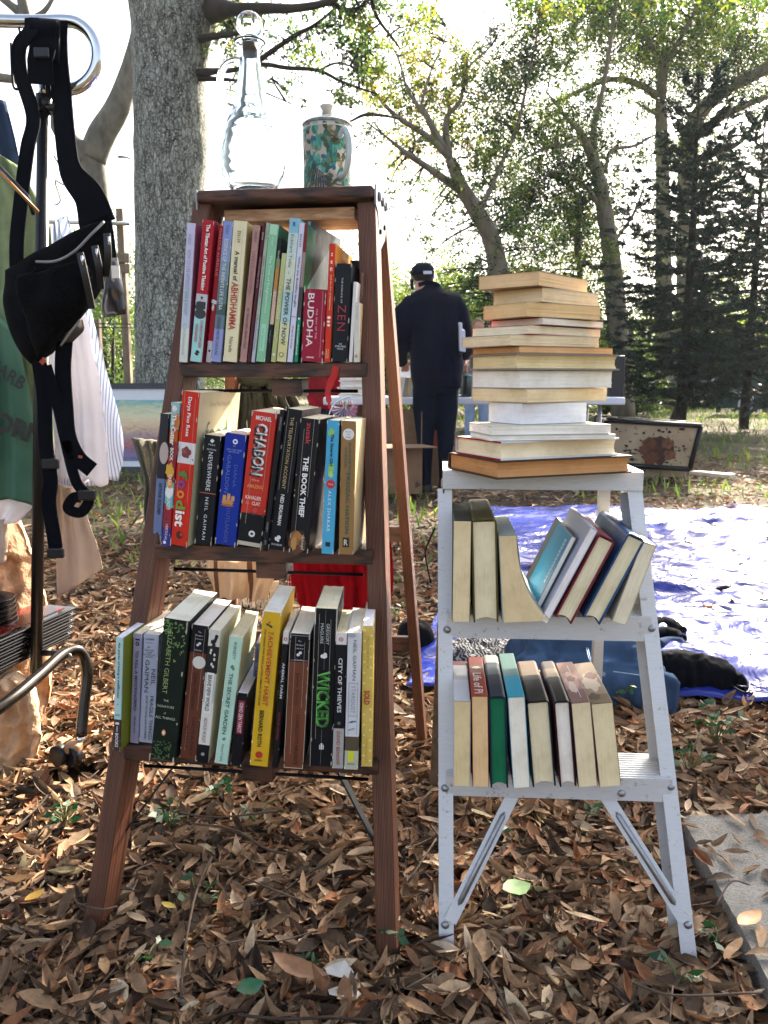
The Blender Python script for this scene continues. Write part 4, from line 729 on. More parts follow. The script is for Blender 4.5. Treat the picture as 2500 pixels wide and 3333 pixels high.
# ---------------------------------------------------------------- stack of books on top of the aluminium ladder
c5 = crop(1380, 840, 0.4581)
nb = c5((520, 1575)); N0 = atZ(nb[0], nb[1], ACAP); YN = N0.y
zc = ACAP
def solve(fn, target, lo=0.01, hi=0.5):
    for _ in range(40):
        m_ = (lo + hi) / 2
        if abs(proj(fn(m_))[0] - proj(fn(0))[0]) < target: lo = m_
        else: hi = m_
    return (lo + hi) / 2
stack = [  # left x, near x, right x, near-corner top y, Y offset, cover, page, kind, thickness label
    (175, 520, 1480, 1440, 0, '#4a382c', '#b98a5c', 'hc', 'large old brown hardcover at the bottom of the tall stack'),
    (225, 548, 1385, 1303, 0, '#a01c30', '#e2d5b8', 'hc', 'red edged hardcover with a white jacket, second from the stack bottom'),
    (330, 470, 1365, 1262, .006, '#dfddd8', '#e6e2da', 'pb', 'thin white booklet just above the red edged hardcover'),
    (322, 480, 1330, 1190, .01, '#d9d5bc', '#e8e4de', 'pb', 'wide floppy book with cream and green cover under the thick white block'),
    (460, 695, 1160, 1028, .03, '#c8ccd6', '#dcdde6', 'pb', 'thickest small grey white paperback low in the stack'),
    (340, 738, 1303, 925, .02, '#c9b8a0', '#ddc9a4', 'pb', 'cream to tan paperback bulging above the thickest block'),
    (345, 680, 1338, 795, .02, '#cfd0d6', '#e4e2dc', 'pb', 'bright white paged paperback in the middle of the stack'),
    (328, 662, 1392, 672, .01, '#8a8478', '#d8c69a', 'hc', 'frayed grey hardcover with rough cut pages in mid stack'),
    (350, 680, 1344, 622, .02, '#c78d5c', '#d6a878', 'pb', 'thin orange tan paperback on the frayed hardcover'),
    (270, 612, 1248, 537, .01, '#c8bfb0', '#dbc9a8', 'pb', 'cream paperback jutting furthest left in the upper stack'),
    (342, 744, 1257, 470, .02, '#b8443c', '#dccfb4', 'pb', 'pinkish cream paperback fifth from the stack top'),
    (475, 845, 1277, 417, .03, '#5a5a62', '#dcd4c6', 'pb', 'thin paperback with slate grey cover near the stack top'),
    (424, 732, 1257, 305, .02, '#cfb890', '#d8b888', 'pb', 'tan paperback third from the stack top'),
    (495, 842, 1244, 203, .03, '#c8baa4', '#d9c3a0', 'pb', 'pale tan paperback second from the stack top'),
    (388, 822, 1165, 86, .015, '#8a6c4c', '#d8b88e', 'pb', 'curled tan paperback topmost on the tall stack')]
for i, (lx, nx, rx, ty, dy, cov, pg, kd, lb_) in enumerate(stack):
    nxp, typ = c5((nx, ty)); Y = YN + dy; N_ = atY(nxp, typ, Y); zt = N_.z; zb = zc
    th = max(zt - zb, 0.004); N_ = Vector((N_.x, N_.y, zb))
    lpx, rpx = (nx - lx) * .4581, (rx - nx) * .4581; bst = None
    for aa_ in range(12, 62, 2):
        r_ = Vector((math.cos(R(aa_)), math.sin(R(aa_)), 0)); l_ = Vector((-math.sin(R(aa_)), math.cos(R(aa_)), 0))
        L_ = solve(lambda t_: N_ + r_ * t_, rpx); S_ = solve(lambda t_: N_ + l_ * t_, lpx); e = abs(L_ / S_ - 1.5)
        if bst is None or e < bst[0]: bst = (e, aa_, L_, S_)
    _, aa_, L_, S_ = bst; L_ = min(L_, .27); S_ = min(S_, .2)
    Z_ = Vector((math.cos(R(aa_)), math.sin(R(aa_)), 0)); Y_ = Vector((math.sin(R(aa_)), -math.cos(R(aa_)), 0)); O_ = N_ - Y_ * S_
    M = Matrix(((0, Y_.x, Z_.x, O_.x), (0, Y_.y, Z_.y, O_.y), (1, 0, 0, O_.z), (0, 0, 0, 1)))
    root = thing('book', lb_, 'book', M=M)
    book_parts(root, th - 0.0006, L_, S_, [(0, cov)], kd, pg, side=('#dcdce2' if i == 1 else None), dark=0.7 if i in (0, 7) else .85)
    zc = zb + th

# ---------------------------------------------------------------- glass decanter
gm, t, b = nodes('clear_glass'); b.inputs['Base Color'].default_value = (0.80, 0.88, 0.93, 1); b.inputs['Roughness'].default_value = 0.02
b.inputs['Transmission Weight'].default_value = 1.0; b.inputs['IOR'].default_value = 1.45
dc = CM @ Vector((0, 0.075, 0)); Yd = dc.y + 0.005; q = atY(824, 600, Yd); base = Vector((q.x, Yd, WCAP + 0.0005)); mpp = (Yd * _c + (CAM_H - 1.3) * -_s) / FPX * 1.0
k = mpp * .4521
def dz(y): return atY(824, y * .4521, Yd).z - atY(824, 1358 * .4521, Yd).z
out = [(135, 1358), (136, 1335), (150, 1300), (176, 1250), (205, 1190), (218, 1130), (216, 1070), (206, 1000), (196, 930), (182, 870), (158, 800), (130, 740), (110, 680), (97, 600), (84, 520), (72, 440), (64, 370), (62, 330), (68, 290), (86, 258), (104, 238), (100, 232), (82, 248), (60, 290), (52, 330), (52, 370), (58, 440), (68, 520), (80, 600), (92, 680), (110, 740), (149, 800), (173, 870), (188, 930), (198, 1000), (208, 1070), (210, 1130), (197, 1190), (168, 1250), (142, 1300), (60, 1325), (1, 1330)]
deca = thing('glass_decanter', 'tall clear cut glass decanter with round stopper on the wooden ladder', 'decanter', base)
nout = 21
def fac(a_, z):
    y = 1358 - z / (dz(858) / 500); f = 1.0
    if 1160 < y < 1345: f += 0.014 * abs(math.sin(8 * a_)) * math.sin((y - 1160) / 185 * math.pi)
    if 880 < y <= 1140: f += 0.0
    return f
def dense(prof, n_=3):
    r_ = []
    for p, q_ in zip(prof, prof[1:]):
        for i in range(n_): r_.append((lerp(p[0], q_[0], i / n_), lerp(p[1], q_[1], i / n_)))
    return r_ + [prof[-1]]
mb = MB(); full = [(1, 1358)] + out
mb.lathe([(r_ * k, dz(y)) for r_, y in dense(full[:22], 3) + full[22:]], gm, 96, Matrix.Translation(base), fac); rel(deca, 'bottle_body', mb)
mb = MB(); hp = [(-62, 372), (-110, 372), (-160, 400), (-192, 470), (-196, 560), (-178, 640), (-150, 700), (-118, 712)]
mb.tube(smooth_path([base + Vector((x * k, 0, dz(y))) for x, y in hp], 6), [0.006] * 36 + [0.007] * 7, gm, 14); rel(deca, 'handle', mb)
mb = MB(); mb.lathe([(1 * k, dz(345)), (44 * k, dz(343)), (47 * k, dz(245)), (1 * k, dz(243))], plain('#5a4436', .8), 24, Matrix.Translation(base)); rel(deca, 'cork', mb)
mb = MB(); sp = [(1, 242), (42, 240), (52, 222), (46, 205)]; sp += [(max(1, 86 * math.sin(a_)), 112 + 98 * math.cos(a_)) for a_ in [0.55 + i * (math.pi - .56) / 12 for i in range(13)]]
mb.lathe([(r_ * k, dz(y)) for r_, y in sp], gm, 16, Matrix.Translation(base)); mb.sm = [False] * len(mb.sm); rel(deca, 'stopper', mb)

# ---------------------------------------------------------------- lidded porcelain mug
Ym = Yd - 0.01; q = atY(1067, 612, Ym); mbase = Vector((q.x, Ym, WCAP + 0.0005)); mr = 0.5 * 142 * mpp; mh = atY(1067, 386, Ym).z - atY(1067, 612, Ym).z
mug = thing('lidded_mug', 'white porcelain lidded mug painted with teal leaves and dark branches', 'mug', mbase)
POR = plain('#c4bbb0', .12, 0, .03, 20)
mb = MB(); prof = [(0.001, 0), (mr * .93, 0), (mr * .97, .003), (mr, .012), (mr, mh * .93), (mr * 1.02, mh * .94), (mr * 1.02, mh * .955), (mr, mh * .96), (mr, mh), (mr * .93, mh), (mr * .93, .01), (0.001, .008)]
mb.lathe(prof, POR, 56, Matrix.Translation(mbase)); rel(mug, 'cup', mb)
def onm(th_, z, e=0.0003): return mbase + Vector(((mr + e) * math.cos(th_), (mr + e) * math.sin(th_), z))
mb = MB(); front = -math.pi / 2
def mleaf(mb, th_, z, L, W_, ang, col, e=.0004):
    pts = [(0, 0)] + [((1 - math.cos(a_)) / 2 * L, W_ * math.sin(a_) * .5) for a_ in [math.pi * i / 6 for i in range(1, 6)]] + [(L, 0)] + [((1 - math.cos(a_)) / 2 * L, -W_ * math.sin(a_) * .5) for a_ in [math.pi * i / 6 for i in range(5, 0, -1)]]
    ca, sa = math.cos(ang), math.sin(ang); P_ = [onm(th_ + (x * ca - y * sa) / mr, z + x * sa + y * ca, e) for x, y in pts if 0.001 < z + x * sa + y * ca < mh * .99]
    if len(P_) > 3: c_ = sum(P_, Vector()) / len(P_); c_ = mbase + Vector(((c_ - mbase).x, (c_ - mbase).y, 0)).normalized() * (mr + e + .0001) + Vector((0, 0, (c_ - mbase).z)); mb.add([c_] + P_, [(0, i + 1, (i + 1) % len(P_) + 1) for i in range(len(P_))], ink(col))
R2 = random.Random(5)
for i in range(85):          # teal washes
    th_ = front + R2.uniform(-3.1, 3.1); z = R2.uniform(.004, mh * .9)
    for j in range(5): mleaf(mb, th_ + R2.uniform(-.12, .12), z + R2.uniform(-.006, .008), R2.uniform(.012, .026), R2.uniform(.006, .012), R2.uniform(1.2, 1.9), R2.choice(['#17705e', '#2c8472', '#0f4c46', '#4a9a8a']), .0003 + j * .00002)
for i in range(44):          # branches
    th_ = front + R2.uniform(-3, 3); z = R2.uniform(.002, mh * .7); a_ = R2.uniform(.3, 2.6)
    for s_ in range(9):
        a_ += R2.uniform(-.5, .5); nt_, nz_ = th_ + math.cos(a_) * .006 / mr, z + math.sin(a_) * .006
        if .004 < nz_ < mh * .95:
            mb.add([onm(th_, z - .0011, .0005), onm(nt_, nz_ - .0006, .0005), onm(nt_, nz_ + .0006, .0005), onm(th_, z + .0011, .0005)], [(0, 1, 2, 3)], ink('#2c2a24'))
            if R2.random() < .5: mleaf(mb, nt_, nz_, R2.uniform(.009, .015), R2.uniform(.005, .008), a_ + R2.choice([-1, 1]) * R2.uniform(.6, 1.3), R2.choice(['#4a5226', '#2c3c22', '#6b6a38', '#7a7446']), .0006)
        th_, z = nt_, nz_
for i in range(5):           # small bluish blossoms and a drooping dark tuft
    mleaf(mb, front + R2.uniform(-1.2, 1.2), R2.uniform(.02, mh * .8), .009, .007, R2.uniform(0, 6), '#1c5c78', .0007)
for i in range(10): mleaf(mb, front - .55 + i * .07, mh * .42 - i * .003, .034, .0028, -1.9 + i * .06, '#16242a', .0008)
rel(mug, 'painted_pattern', mb)
mb = MB(); z0 = mh
mb.lathe([(mr * .9, z0 - .004), (mr * 1.03, z0), (mr * 1.05, z0 + .003), (mr * .98, z0 + .005), (mr * .7, z0 + .012), (mr * .35, z0 + .017), (.001, z0 + .018)], plain('#7c8480', .15, 0, .5, 90), 48, Matrix.Translation(mbase)); lidm = rel(mug, 'lid', mb)
mb = MB(); mb.lathe([(.001, z0 + .016), (.009, z0 + .016), (.0085, z0 + .026), (.0125, z0 + .032), (.0115, z0 + .034), (.001, z0 + .034)], POR, 24, Matrix.Translation(mbase)); rel(mug, 'lid_knob', mb)
mb = MB(); hd = Vector((math.cos(-1.0), math.sin(-1.0), 0)); pts = smooth_path([mbase + hd * (mr * 1.0) + Vector((0, 0, mh * .78)), mbase + hd * (mr * 1.45) + Vector((0, 0, mh * .84)), mbase + hd * (mr * 1.78) + Vector((0, 0, mh * .66)), mbase + hd * (mr * 1.75) + Vector((0, 0, mh * .42)), mbase + hd * (mr * 1.45) + Vector((0, 0, mh * .24)), mbase + hd * (mr * 1.0) + Vector((0, 0, mh * .22))], 6)
mb.tube(pts, 0.0062, plain('#b9c4c6', .12, 0, .1, 60), 12, flat=.7); rel(mug, 'handle', mb)

# ---------------------------------------------------------------- cloth builder: closed draped body between a left and a right edge
def drape(left, right, Y, mat, folds=3.0, amp=0.012, thick=0.02, seed=0.0, rows=40, cols=36, Yr=None, name='cloth', hem=0.0, crumple=0.004, phase=0.0):
    mb = MB(); Yl = Y; Yr = Y if Yr is None else Yr; F_ = []; B_ = []
    L = smooth_path([Vector((x, y, 0)) for x, y in left], 6); Rr_ = smooth_path([Vector((x, y, 0)) for x, y in right], 6)
    for i in range(rows + 1):
        t_ = i / rows; l, r_ = plerp(L, t_), plerp(Rr_, t_); a_, b_ = atY(l.x, l.y, Yl), atY(r_.x, r_.y, Yr); fr = []; bk = []
        for j in range(cols + 1):
            s_ = j / cols; p = lerp(a_, b_, s_); env = math.sin(math.pi * s_) ** .5 if 0 < s_ < 1 else 0
            f = amp * math.sin(folds * 2 * math.pi * s_ + phase + 1.2 * math.sin(2.5 * t_ + seed)) * (.35 + .65 * t_) + amp * .5 * math.sin(folds * 4.3 * math.pi * s_ + seed * 3 + 2 * t_)
            nz_ = mnoise.noise(Vector((p.x * 14 + seed, p.z * 9, seed))) * crumple + mnoise.noise(Vector((p.x * 45 + seed, p.z * 40, seed * 2))) * crumple * .4
            hz = hem * math.sin(folds * 2 * math.pi * s_ + seed) * (t_ ** 6)
            fr.append(Vector((p.x, p.y - thick / 2 * env + f * env + nz_ * 2, p.z + hz))); bk.append(Vector((p.x, p.y + thick / 2 * env + f * env * .6 + nz_, p.z + hz)))
        F_.append(fr); B_.append(bk)
    mb.sheet(F_, mat); mb.sheet(B_, mat)
    k = mb.m(mat); n_ = (cols + 1); o2 = (rows + 1) * n_
    for j in range(cols):
        for base_ in (0, rows * n_): mb.f.append((base_ + j, base_ + j + 1, o2 + base_ + j + 1, o2 + base_ + j)); mb.mi.append(k); mb.sm.append(True)
    for i in range(rows):
        for c_ in (0, cols): a_ = i * n_ + c_; mb.f.append((a_, a_ + n_, o2 + a_ + n_, o2 + a_)); mb.mi.append(k); mb.sm.append(True)
    return mb
def weld(o, d=0.0001):
    bm = bmesh.new(); bm.from_mesh(o.data); bmesh.ops.remove_doubles(bm, verts=bm.verts, dist=d); bmesh.ops.recalc_face_normals(bm, faces=bm.faces); bm.to_mesh(o.data); bm.free(); return o

# ---------------------------------------------------------------- garment rack
CHR = plain('#c8ccd2', .12, 1.0, .06, 20); BLK = plain('#12141a', .35, .3, .1, 30); NYL = cloth_mat('#0e1118', .2, 1400, .0008)
YR = 1.80
rack = thing('garment_rack', 'chrome and black rolling garment rack at the left edge', 'clothes rack', atY(140, 2300, YR) * 1)
mb = MB(); arc = [(-260, 60, 1.72), (-60, 66, 1.77), (100, 70, 1.8), (200, 68, 1.81)] + [(215 + 102 * math.sin(a_), 180 - 112 * math.cos(a_), 1.81) for a_ in [math.pi * i / 12 for i in range(1, 12)]] + [(205, 293, 1.805), (168, 292, 1.80)]
mb.tube(smooth_path([atY(*p) for p in arc], 5), 0.0125, CHR, 16); rel(rack, 'top_rail', mb)
mb = MB(); mb.tube([atY(146, 255, YR), atY(143, 330, YR)], .0118, CHR, 14); rel(rack, 'inner_post', mb)
mb = MB(); mb.tube([atY(143, 322, YR), atY(118, 2190, YR - .02)], .0128, BLK, 16); rel(rack, 'upright_post', mb)
mb = MB(); mb.tube([atY(144, 310, YR), atY(143, 368, YR)], .0165, BLK, 14); mb.tube([atY(150, 350, YR - .01), atY(186, 352, YR - .02)], [.006, .009], BLK, 10); mb.tube([atY(155, 262, YR), atY(157, 318, YR)], .010, BLK, 10); rel(rack, 'height_clamp', mb)
mb = MB(); mb.tube(smooth_path([atY(-260, 2460, 1.35), atY(0, 2302, 1.5), atY(120, 2205, 1.62), atY(205, 2130, 1.72), atY(262, 2122, 1.76), atY(284, 2190, 1.76), atY(272, 2300, 1.74), atY(264, 2395, 1.72)], 7), .0125, plain('#3a3632', .25, .9, .1, 30), 16); rel(rack, 'base_tube', mb)
for p in ((-20, 2322, 1.48), (234, 2128, 1.735)):
    mb = MB(); mb.tube([atY(*p) + Vector((0, -.013, 0)), atY(*p) + Vector((0, -.018, 0))], .006, CHR, 10); rel(rack, 'bolt', mb)
mb = MB(); mb.tube([atY(118, 2125, YR - .02), atY(235, 2128, 1.8)], .007, BLK, 8); rel(rack, 'brace_tube', mb)
wc = atY(222, 2450, 1.70); 
mb = MB(); mb.tube([atY(264, 2395, 1.72), atY(262, 2420, 1.72)], .008, CHR, 10)
mb.box(tuple(wc + Vector((.012, 0, .012))), (.035, .03, .022), plain('#8a6a50', .5, .3), None, .006); rack_c = rel(rack, 'caster', mb)
mb = MB()
for dx in (-.016, .012): mb.tube([wc + Vector((dx - .008, -.012, -.004)), wc + Vector((dx + .004, .004, -.004))], .023, BLK, 20)
o = rel(rack, 'wheel', mb)

G_TEE = None
m, t, b = nodes('printed_tee'); mp = coords(t); n1 = noise_tex(t, mp, 2.2, 3); r1_ = ramp(t, [(.35, hx('#38604e')), (.6, hx('#557a60')), (.75, hx('#9a9a68'))])
t.links.new(n1.outputs[0], r1_.inputs[0]); t.links.new(r1_.outputs[0], b.inputs['Base Color']); b.inputs['Roughness'].default_value = .9; n2 = noise_tex(t, mp, 700, 2); bump(t, b, n2.outputs[0], .0005); G_TEE = m
STR = cloth_mat('#dfe0ea', .05, 900, .0005, .25, (0, 190, '#93a5c2', .42)); WHT = cloth_mat('#e6e4ea', .05, 900, .0004, .3); KNIT = cloth_mat('#c9b09c', .12, 380, .003); KHA = cloth_mat('#9a9472', .2); CAMO = cloth_mat('#3f5a44', .45, 500, .0006, 0, None, 14)
weld(tag(drape([(160, 760), (150, 900), (170, 1100), (180, 1300), (185, 1500), (190, 1590)], [(218, 700), (262, 850), (300, 1020), (345, 1200), (402, 1420), (385, 1560)], 1.98, STR, 2.3, .008, .05, 2.1, Yr=2.06, hem=.006).build('striped_shirt'), 'white shirt with fine blue stripes hanging furthest back on the rack', 'shirt'))
weld(tag(drape([(150, 1000), (160, 1150), (170, 1300), (180, 1450), (186, 1560)], [(270, 985), (300, 1100), (325, 1250), (345, 1420), (352, 1570)], 1.92, WHT, 2.2, .009, .05, 5.1, hem=.01).build('white_blouse'), 'plain white cotton garment hanging before the striped shirt', 'blouse'))
weld(tag(drape([(176, 1570), (178, 1700), (182, 1820), (184, 1950)], [(268, 1600), (288, 1700), (318, 1780), (334, 1852)], 1.95, KNIT, 1.5, .01, .03, 3.3, rows=30).build('knit_sweater'), 'beige waffle knit garment hem hanging below the white one', 'sweater'))
weld(tag(drape([(-140, 330), (-130, 700), (-120, 1100), (-120, 1500)], [(20, 330), (70, 560), (90, 800), (70, 1000)], 1.96, cloth_mat('#33415a', .3), 2, .014, .05, 1.3).build('dark_jacket'), 'dark blue denim jacket hanging at the picture edge', 'jacket'))
weld(tag(drape([(-170, 400), (-160, 800), (-150, 1200), (-140, 1640)], [(60, 540), (165, 760), (150, 1150), (128, 1500)], 1.92, cloth_mat('#84906a', .45, 600, .0006, 0, None, 10), 2.5, .016, .06, 6.3).build('camouflage_shirt'), 'pale olive patterned shirt with rolled seams on the rack', 'shirt'))
weld(tag(drape([(-200, 880), (-190, 1150), (-180, 1400), (-180, 1570)], [(52, 1080), (98, 1280), (130, 1480), (146, 1650)], 1.85, G_TEE, 2, .016, .05, 4.4, hem=.008).build('green_shirt'), 'dark green shirt with black lettering hanging nearest on the rack', 'shirt'))
weld(tag(drape([(-160, 1570), (-150, 1660), (-140, 1720)], [(100, 1600), (112, 1640), (60, 1700)], 1.88, WHT, 2, .012, .05, 8.4, rows=16).build('white_undershirt'), 'crumpled white undershirt hem below the green shirt', 'shirt'))
weld(tag(drape([(-120, 1700), (-110, 1780), (-100, 1850)], [(20, 1690), (28, 1760), (20, 1830)], 1.87, KNIT, 2, .012, .04, 9.4, rows=16).build('beige_scarf'), 'beige cloth end hanging below the white undershirt', 'scarf'))
# lettering printed on the green shirt
mb = MB(); q = atY(62, 1395, 1.80)
put_text(mb, 'ORN', q, (.93, .0, -.36), (.36, 0, .93), .11, .045, ink('#0a1012'), .05); q = atY(22, 1215, 1.80); put_text(mb, 'HARB', q, (.8, 0, -.55), (.55, 0, .8), .09, .03, ink('#0a1012'), .02)
go = [o for o in COL.objects if o.name == 'green_shirt'][0]; mb.build('printed_lettering', go)
# hangers
for i, (x0, y0, yy) in enumerate([(-40, 90, 1.74), (60, 120, 1.82), (180, 480, 1.95)]):
    mb = MB()
    if i < 2: pts = [atY(x0, y0 - 40, yy), atY(x0 + 20, y0 + 60, yy), atY(x0 + 14, y0 + 150, yy), atY(x0 - 16, y0 + 160, yy), atY(x0 - 24, y0 + 20, yy)]
    else: pts = [atY(172, 500, 1.9), atY(205, 560, 1.92), atY(208, 600, 1.93), atY(180, 590, 1.93), atY(196, 650, 1.95), atY(180, 665, 1.95), atY(165, 640, 1.95)]
    mb.tube(smooth_path(pts, 8), .003 if i < 2 else .002, CHR if i == 2 else BLK, 8)
    tag(mb.build('coat_hanger'), ['black plastic hanger at the very edge of the rack', 'dark hanger loop beside the bag strap on the rail', 'bright wire hanger seen behind the rack post'][i], 'hanger', 'clothes hangers on the rack')
mb = MB(); mb.tube([atY(-60, 480, 1.7), atY(90, 640, 1.66), atY(110, 700, 1.66)], .004, BLK, 8); mb.tube([atY(0, 560, 1.62), atY(125, 690, 1.62)], .003, plain('#a8702c', .5), 8); tag(mb.build('coat_hanger'), 'sloping dark hanger shoulder with a brown bar at left', 'hanger', 'clothes hangers on the rack')

# ---------------------------------------------------------------- black hip bag hanging on the rack
bag = thing('hip_bag', 'black mesh hip bag with grey piping hanging from the rack', 'bag', atY(200, 900, 1.560))
MESHM, t, b = nodes('bag_mesh'); mp = coords(t); vr = t.nodes.new('ShaderNodeTexVoronoi'); vr.inputs['Scale'].default_value = 240; t.links.new(mp.outputs[0], vr.inputs['Vector'])
rr = ramp(t, [(.25, hx('#020304')), (.5, hx('#0b0b0e'))]); t.links.new(vr.outputs[0], rr.inputs[0]); t.links.new(rr.outputs[0], b.inputs['Base Color']); b.inputs['Roughness'].default_value = .85; b.inputs['Specular IOR Level'].default_value = .05; bump(t, b, vr.outputs[0], .001)
def bulge(left, right, Y, depth, mat, rows=34, cols=30, seed=1.0, cr=.006):
    mb = MB(); L = smooth_path([Vector((x, y, 0)) for x, y in left], 6); Rr_ = smooth_path([Vector((x, y, 0)) for x, y in right], 6); F_ = []; B_ = []
    for i in range(rows + 1):
        t_ = i / rows; l, r_ = plerp(L, t_), plerp(Rr_, t_); a_, b_ = atY(l.x, l.y, Y), atY(r_.x, r_.y, Y); fr, bk = [], []
        for j in range(cols + 1):
            s_ = j / cols; p = lerp(a_, b_, s_); e = (math.sin(math.pi * s_) ** .55 if 0 < s_ < 1 else 0) * (math.sin(math.pi * (0.06 + .88 * t_)) ** .6 if 0 < t_ < 1 else 0)
            nn = mnoise.noise(Vector((p.x * 22 + seed, p.z * 22, seed))) * cr
            fr.append(Vector((p.x, p.y - depth * e + nn * 2, p.z))); bk.append(Vector((p.x, p.y + depth * .35 * e, p.z)))
        F_.append(fr); B_.append(bk)
    mb.sheet(F_, mat); mb.sheet(B_, mat); return mb
o = weld(rel(bag, 'bag_body', bulge([(20, 880), (12, 1000), (50, 1120), (110, 1190)], [(352, 695), (350, 850), (320, 960), (170, 1150)], 1.590, .06, cloth_mat('#0b0c10', .5, 1100, .001), seed=3)))
o = weld(rel(bag, 'mesh_pocket', bulge([(45, 900), (70, 1000), (100, 1100), (120, 1180)], [(270, 845), (300, 900), (280, 1010), (180, 1120)], 1.530, .03, MESHM, seed=5)))
mb = MB(); mb.tube(smooth_path([atY(118, 852, 1.512), atY(180, 850, 1.498), atY(240, 820, 1.500), (atY(300, 760, 1.510)), atY(338, 722, 1.530)], 8), .0024, plain('#7c7c78', .6), 8); rel(bag, 'piping', mb)
mb = MB(); mb.tube(smooth_path([atY(198, 1125, 1.520), atY(230, 1080, 1.515), atY(262, 1040, 1.520)], 6), .002, plain('#7c7c78', .6), 8); rel(bag, 'piping', mb)
for pts in ([(260, 822), (278, 900), (300, 1005)], [(308, 800), (322, 870), (330, 940)], [(348, 760), (352, 830), (346, 900)]):
    mb = MB(); mb.ribbon(smooth_path([atY(x, y, 1.508 + .012 * (i == 2)) for i, (x, y) in enumerate(pts)], 6), .012, (1, 0, .1), BLK, .004); mb.tube([atY(pts[0][0] + 6, pts[0][1] + 10, 1.502), atY(pts[0][0] + 9, pts[0][1] + 40, 1.502)], .0022, CHR, 6); rel(bag, 'zipper', mb)
o = weld(rel(bag, 'side_pouch', bulge([(225, 1045), (212, 1080), (205, 1120)], [(268, 1040), (270, 1075), (235, 1115)], 1.560, .03, cloth_mat('#4a4440', .2), 14, 12, 8)))
mb = MB(); mb.ribbon(smooth_path([atY(105, 60, 1.775), atY(100, 100, 1.765), atY(64, 150, 1.76), atY(66, 235, 1.76), atY(108, 380, 1.76), atY(90, 480, 1.75), atY(72, 620, 1.75), atY(55, 780, 1.74), atY(55, 900, 1.74)], 7), [.028] * 57, (1, 0, 0), NYL, .004)
o = rel(bag, 'shoulder_strap', mb)
mb = MB(); mb.ribbon(smooth_path([atY(190, 70, 1.80), atY(190, 180, 1.79), atY(200, 300, 1.78), atY(212, 440, 1.77), atY(232, 560, 1.76), atY(290, 640, 1.75), atY(318, 730, 1.75)], 7), [.038 + .0002 * k_ + (.0020 * (k_ - 26) if k_ > 26 else 0) for k_ in range(43)], (1, -.1, 0), NYL, .004); rel(bag, 'shoulder_strap', mb)
mb = MB(); P_ = [[atY(lerp(96, 190, j / 8), lerp(56, 62, j / 8) + i * 18, 1.775 - .014 * math.sin(math.pi * min(.8, i / 3))) for j in range(9)] for i in range(9)]
mb.sheet(P_, NYL, True, (0, .01, 0)); rel(bag, 'strap_pad', mb)
mb = MB(); mb.box(tuple(atY(135, 172, 1.75)), (.03, .008, .02), BLK, None, .003); mb.ribbon([atY(140, 150, 1.755), atY(130, 200, 1.755), atY(134, 275, 1.76)], .05, (1, 0, 0), NYL, .003); rel(bag, 'buckle', mb)
for (pts, wd) in (([(128, 1180, 1.560), (145, 1300, 1.570), (150, 1450, 1.570), (165, 1560, 1.570), (160, 1640, 1.570), (178, 1760, 1.570), (182, 1800, 1.570)], .027), ([(210, 1110, 1.560), (205, 1200, 1.560), (212, 1320, 1.550), (222, 1420, 1.550), (255, 1490, 1.550), (300, 1530, 1.550)], .03), ([(150, 1190, 1.550), (185, 1310, 1.550), (212, 1430, 1.550), (245, 1560, 1.550), (280, 1610, 1.550), (288, 1635, 1.550), (262, 1668, 1.550), (222, 1655, 1.550), (238, 1622, 1.550), (262, 1618, 1.550)], .02)):
    mb = MB(); mb.ribbon(smooth_path([atY(*p) for p in pts], 7), wd, (1, 0, .25), NYL, .003); rel(bag, 'webbing_strap', mb)
for p in ((182, 1800, 1.560), (283, 1612, 1.540), (165, 1510, 1.560)):
    mb = MB(); mb.box(tuple(atY(*p)), (.032, .01, .02), BLK, None, .003); rel(bag, 'buckle', mb)
mb = MB(); mb.ribbon([atY(255, 1486, 1.544), atY(268, 1488, 1.544)], .005, (0, 0, 1), ink('#a8442c'), .001); mb.ribbon([atY(132, 1182, 1.535), atY(145, 1168, 1.535)], .01, (0, 0, 1), ink('#c04028'), .001); rel(bag, 'red_tag', mb)
# small dark pouch hanging behind
pz = thing('small_pouch', 'small glossy dark pouch hanging behind the hip bag', 'pouch', atY(380, 900, 2.0))
GLS = plain('#14161e', .25, .1, .4, 12, .004)
o = weld(rel(pz, 'pouch_body', bulge([(362, 835), (345, 900), (330, 990), (338, 1035)], [(385, 838), (395, 900), (405, 960), (410, 1022)], 2.0, .025, GLS, 20, 14, 9)))
mb = MB(); mb.ribbon([atY(352, 700, 2.0), atY(362, 760, 2.0), atY(372, 840, 1.99)], .012, (1, 0, 0), NYL, .003); rel(pz, 'loop_strap', mb)
mb = MB(); mb.box(tuple(atY(376, 885, 1.968)), (.018, .002, .028), ink('#d8d4d0'), None, 0); mb.box(tuple(atY(372, 845, 1.968)), (.016, .002, .008), ink('#8c8c90')); rel(pz, 'patch', mb)
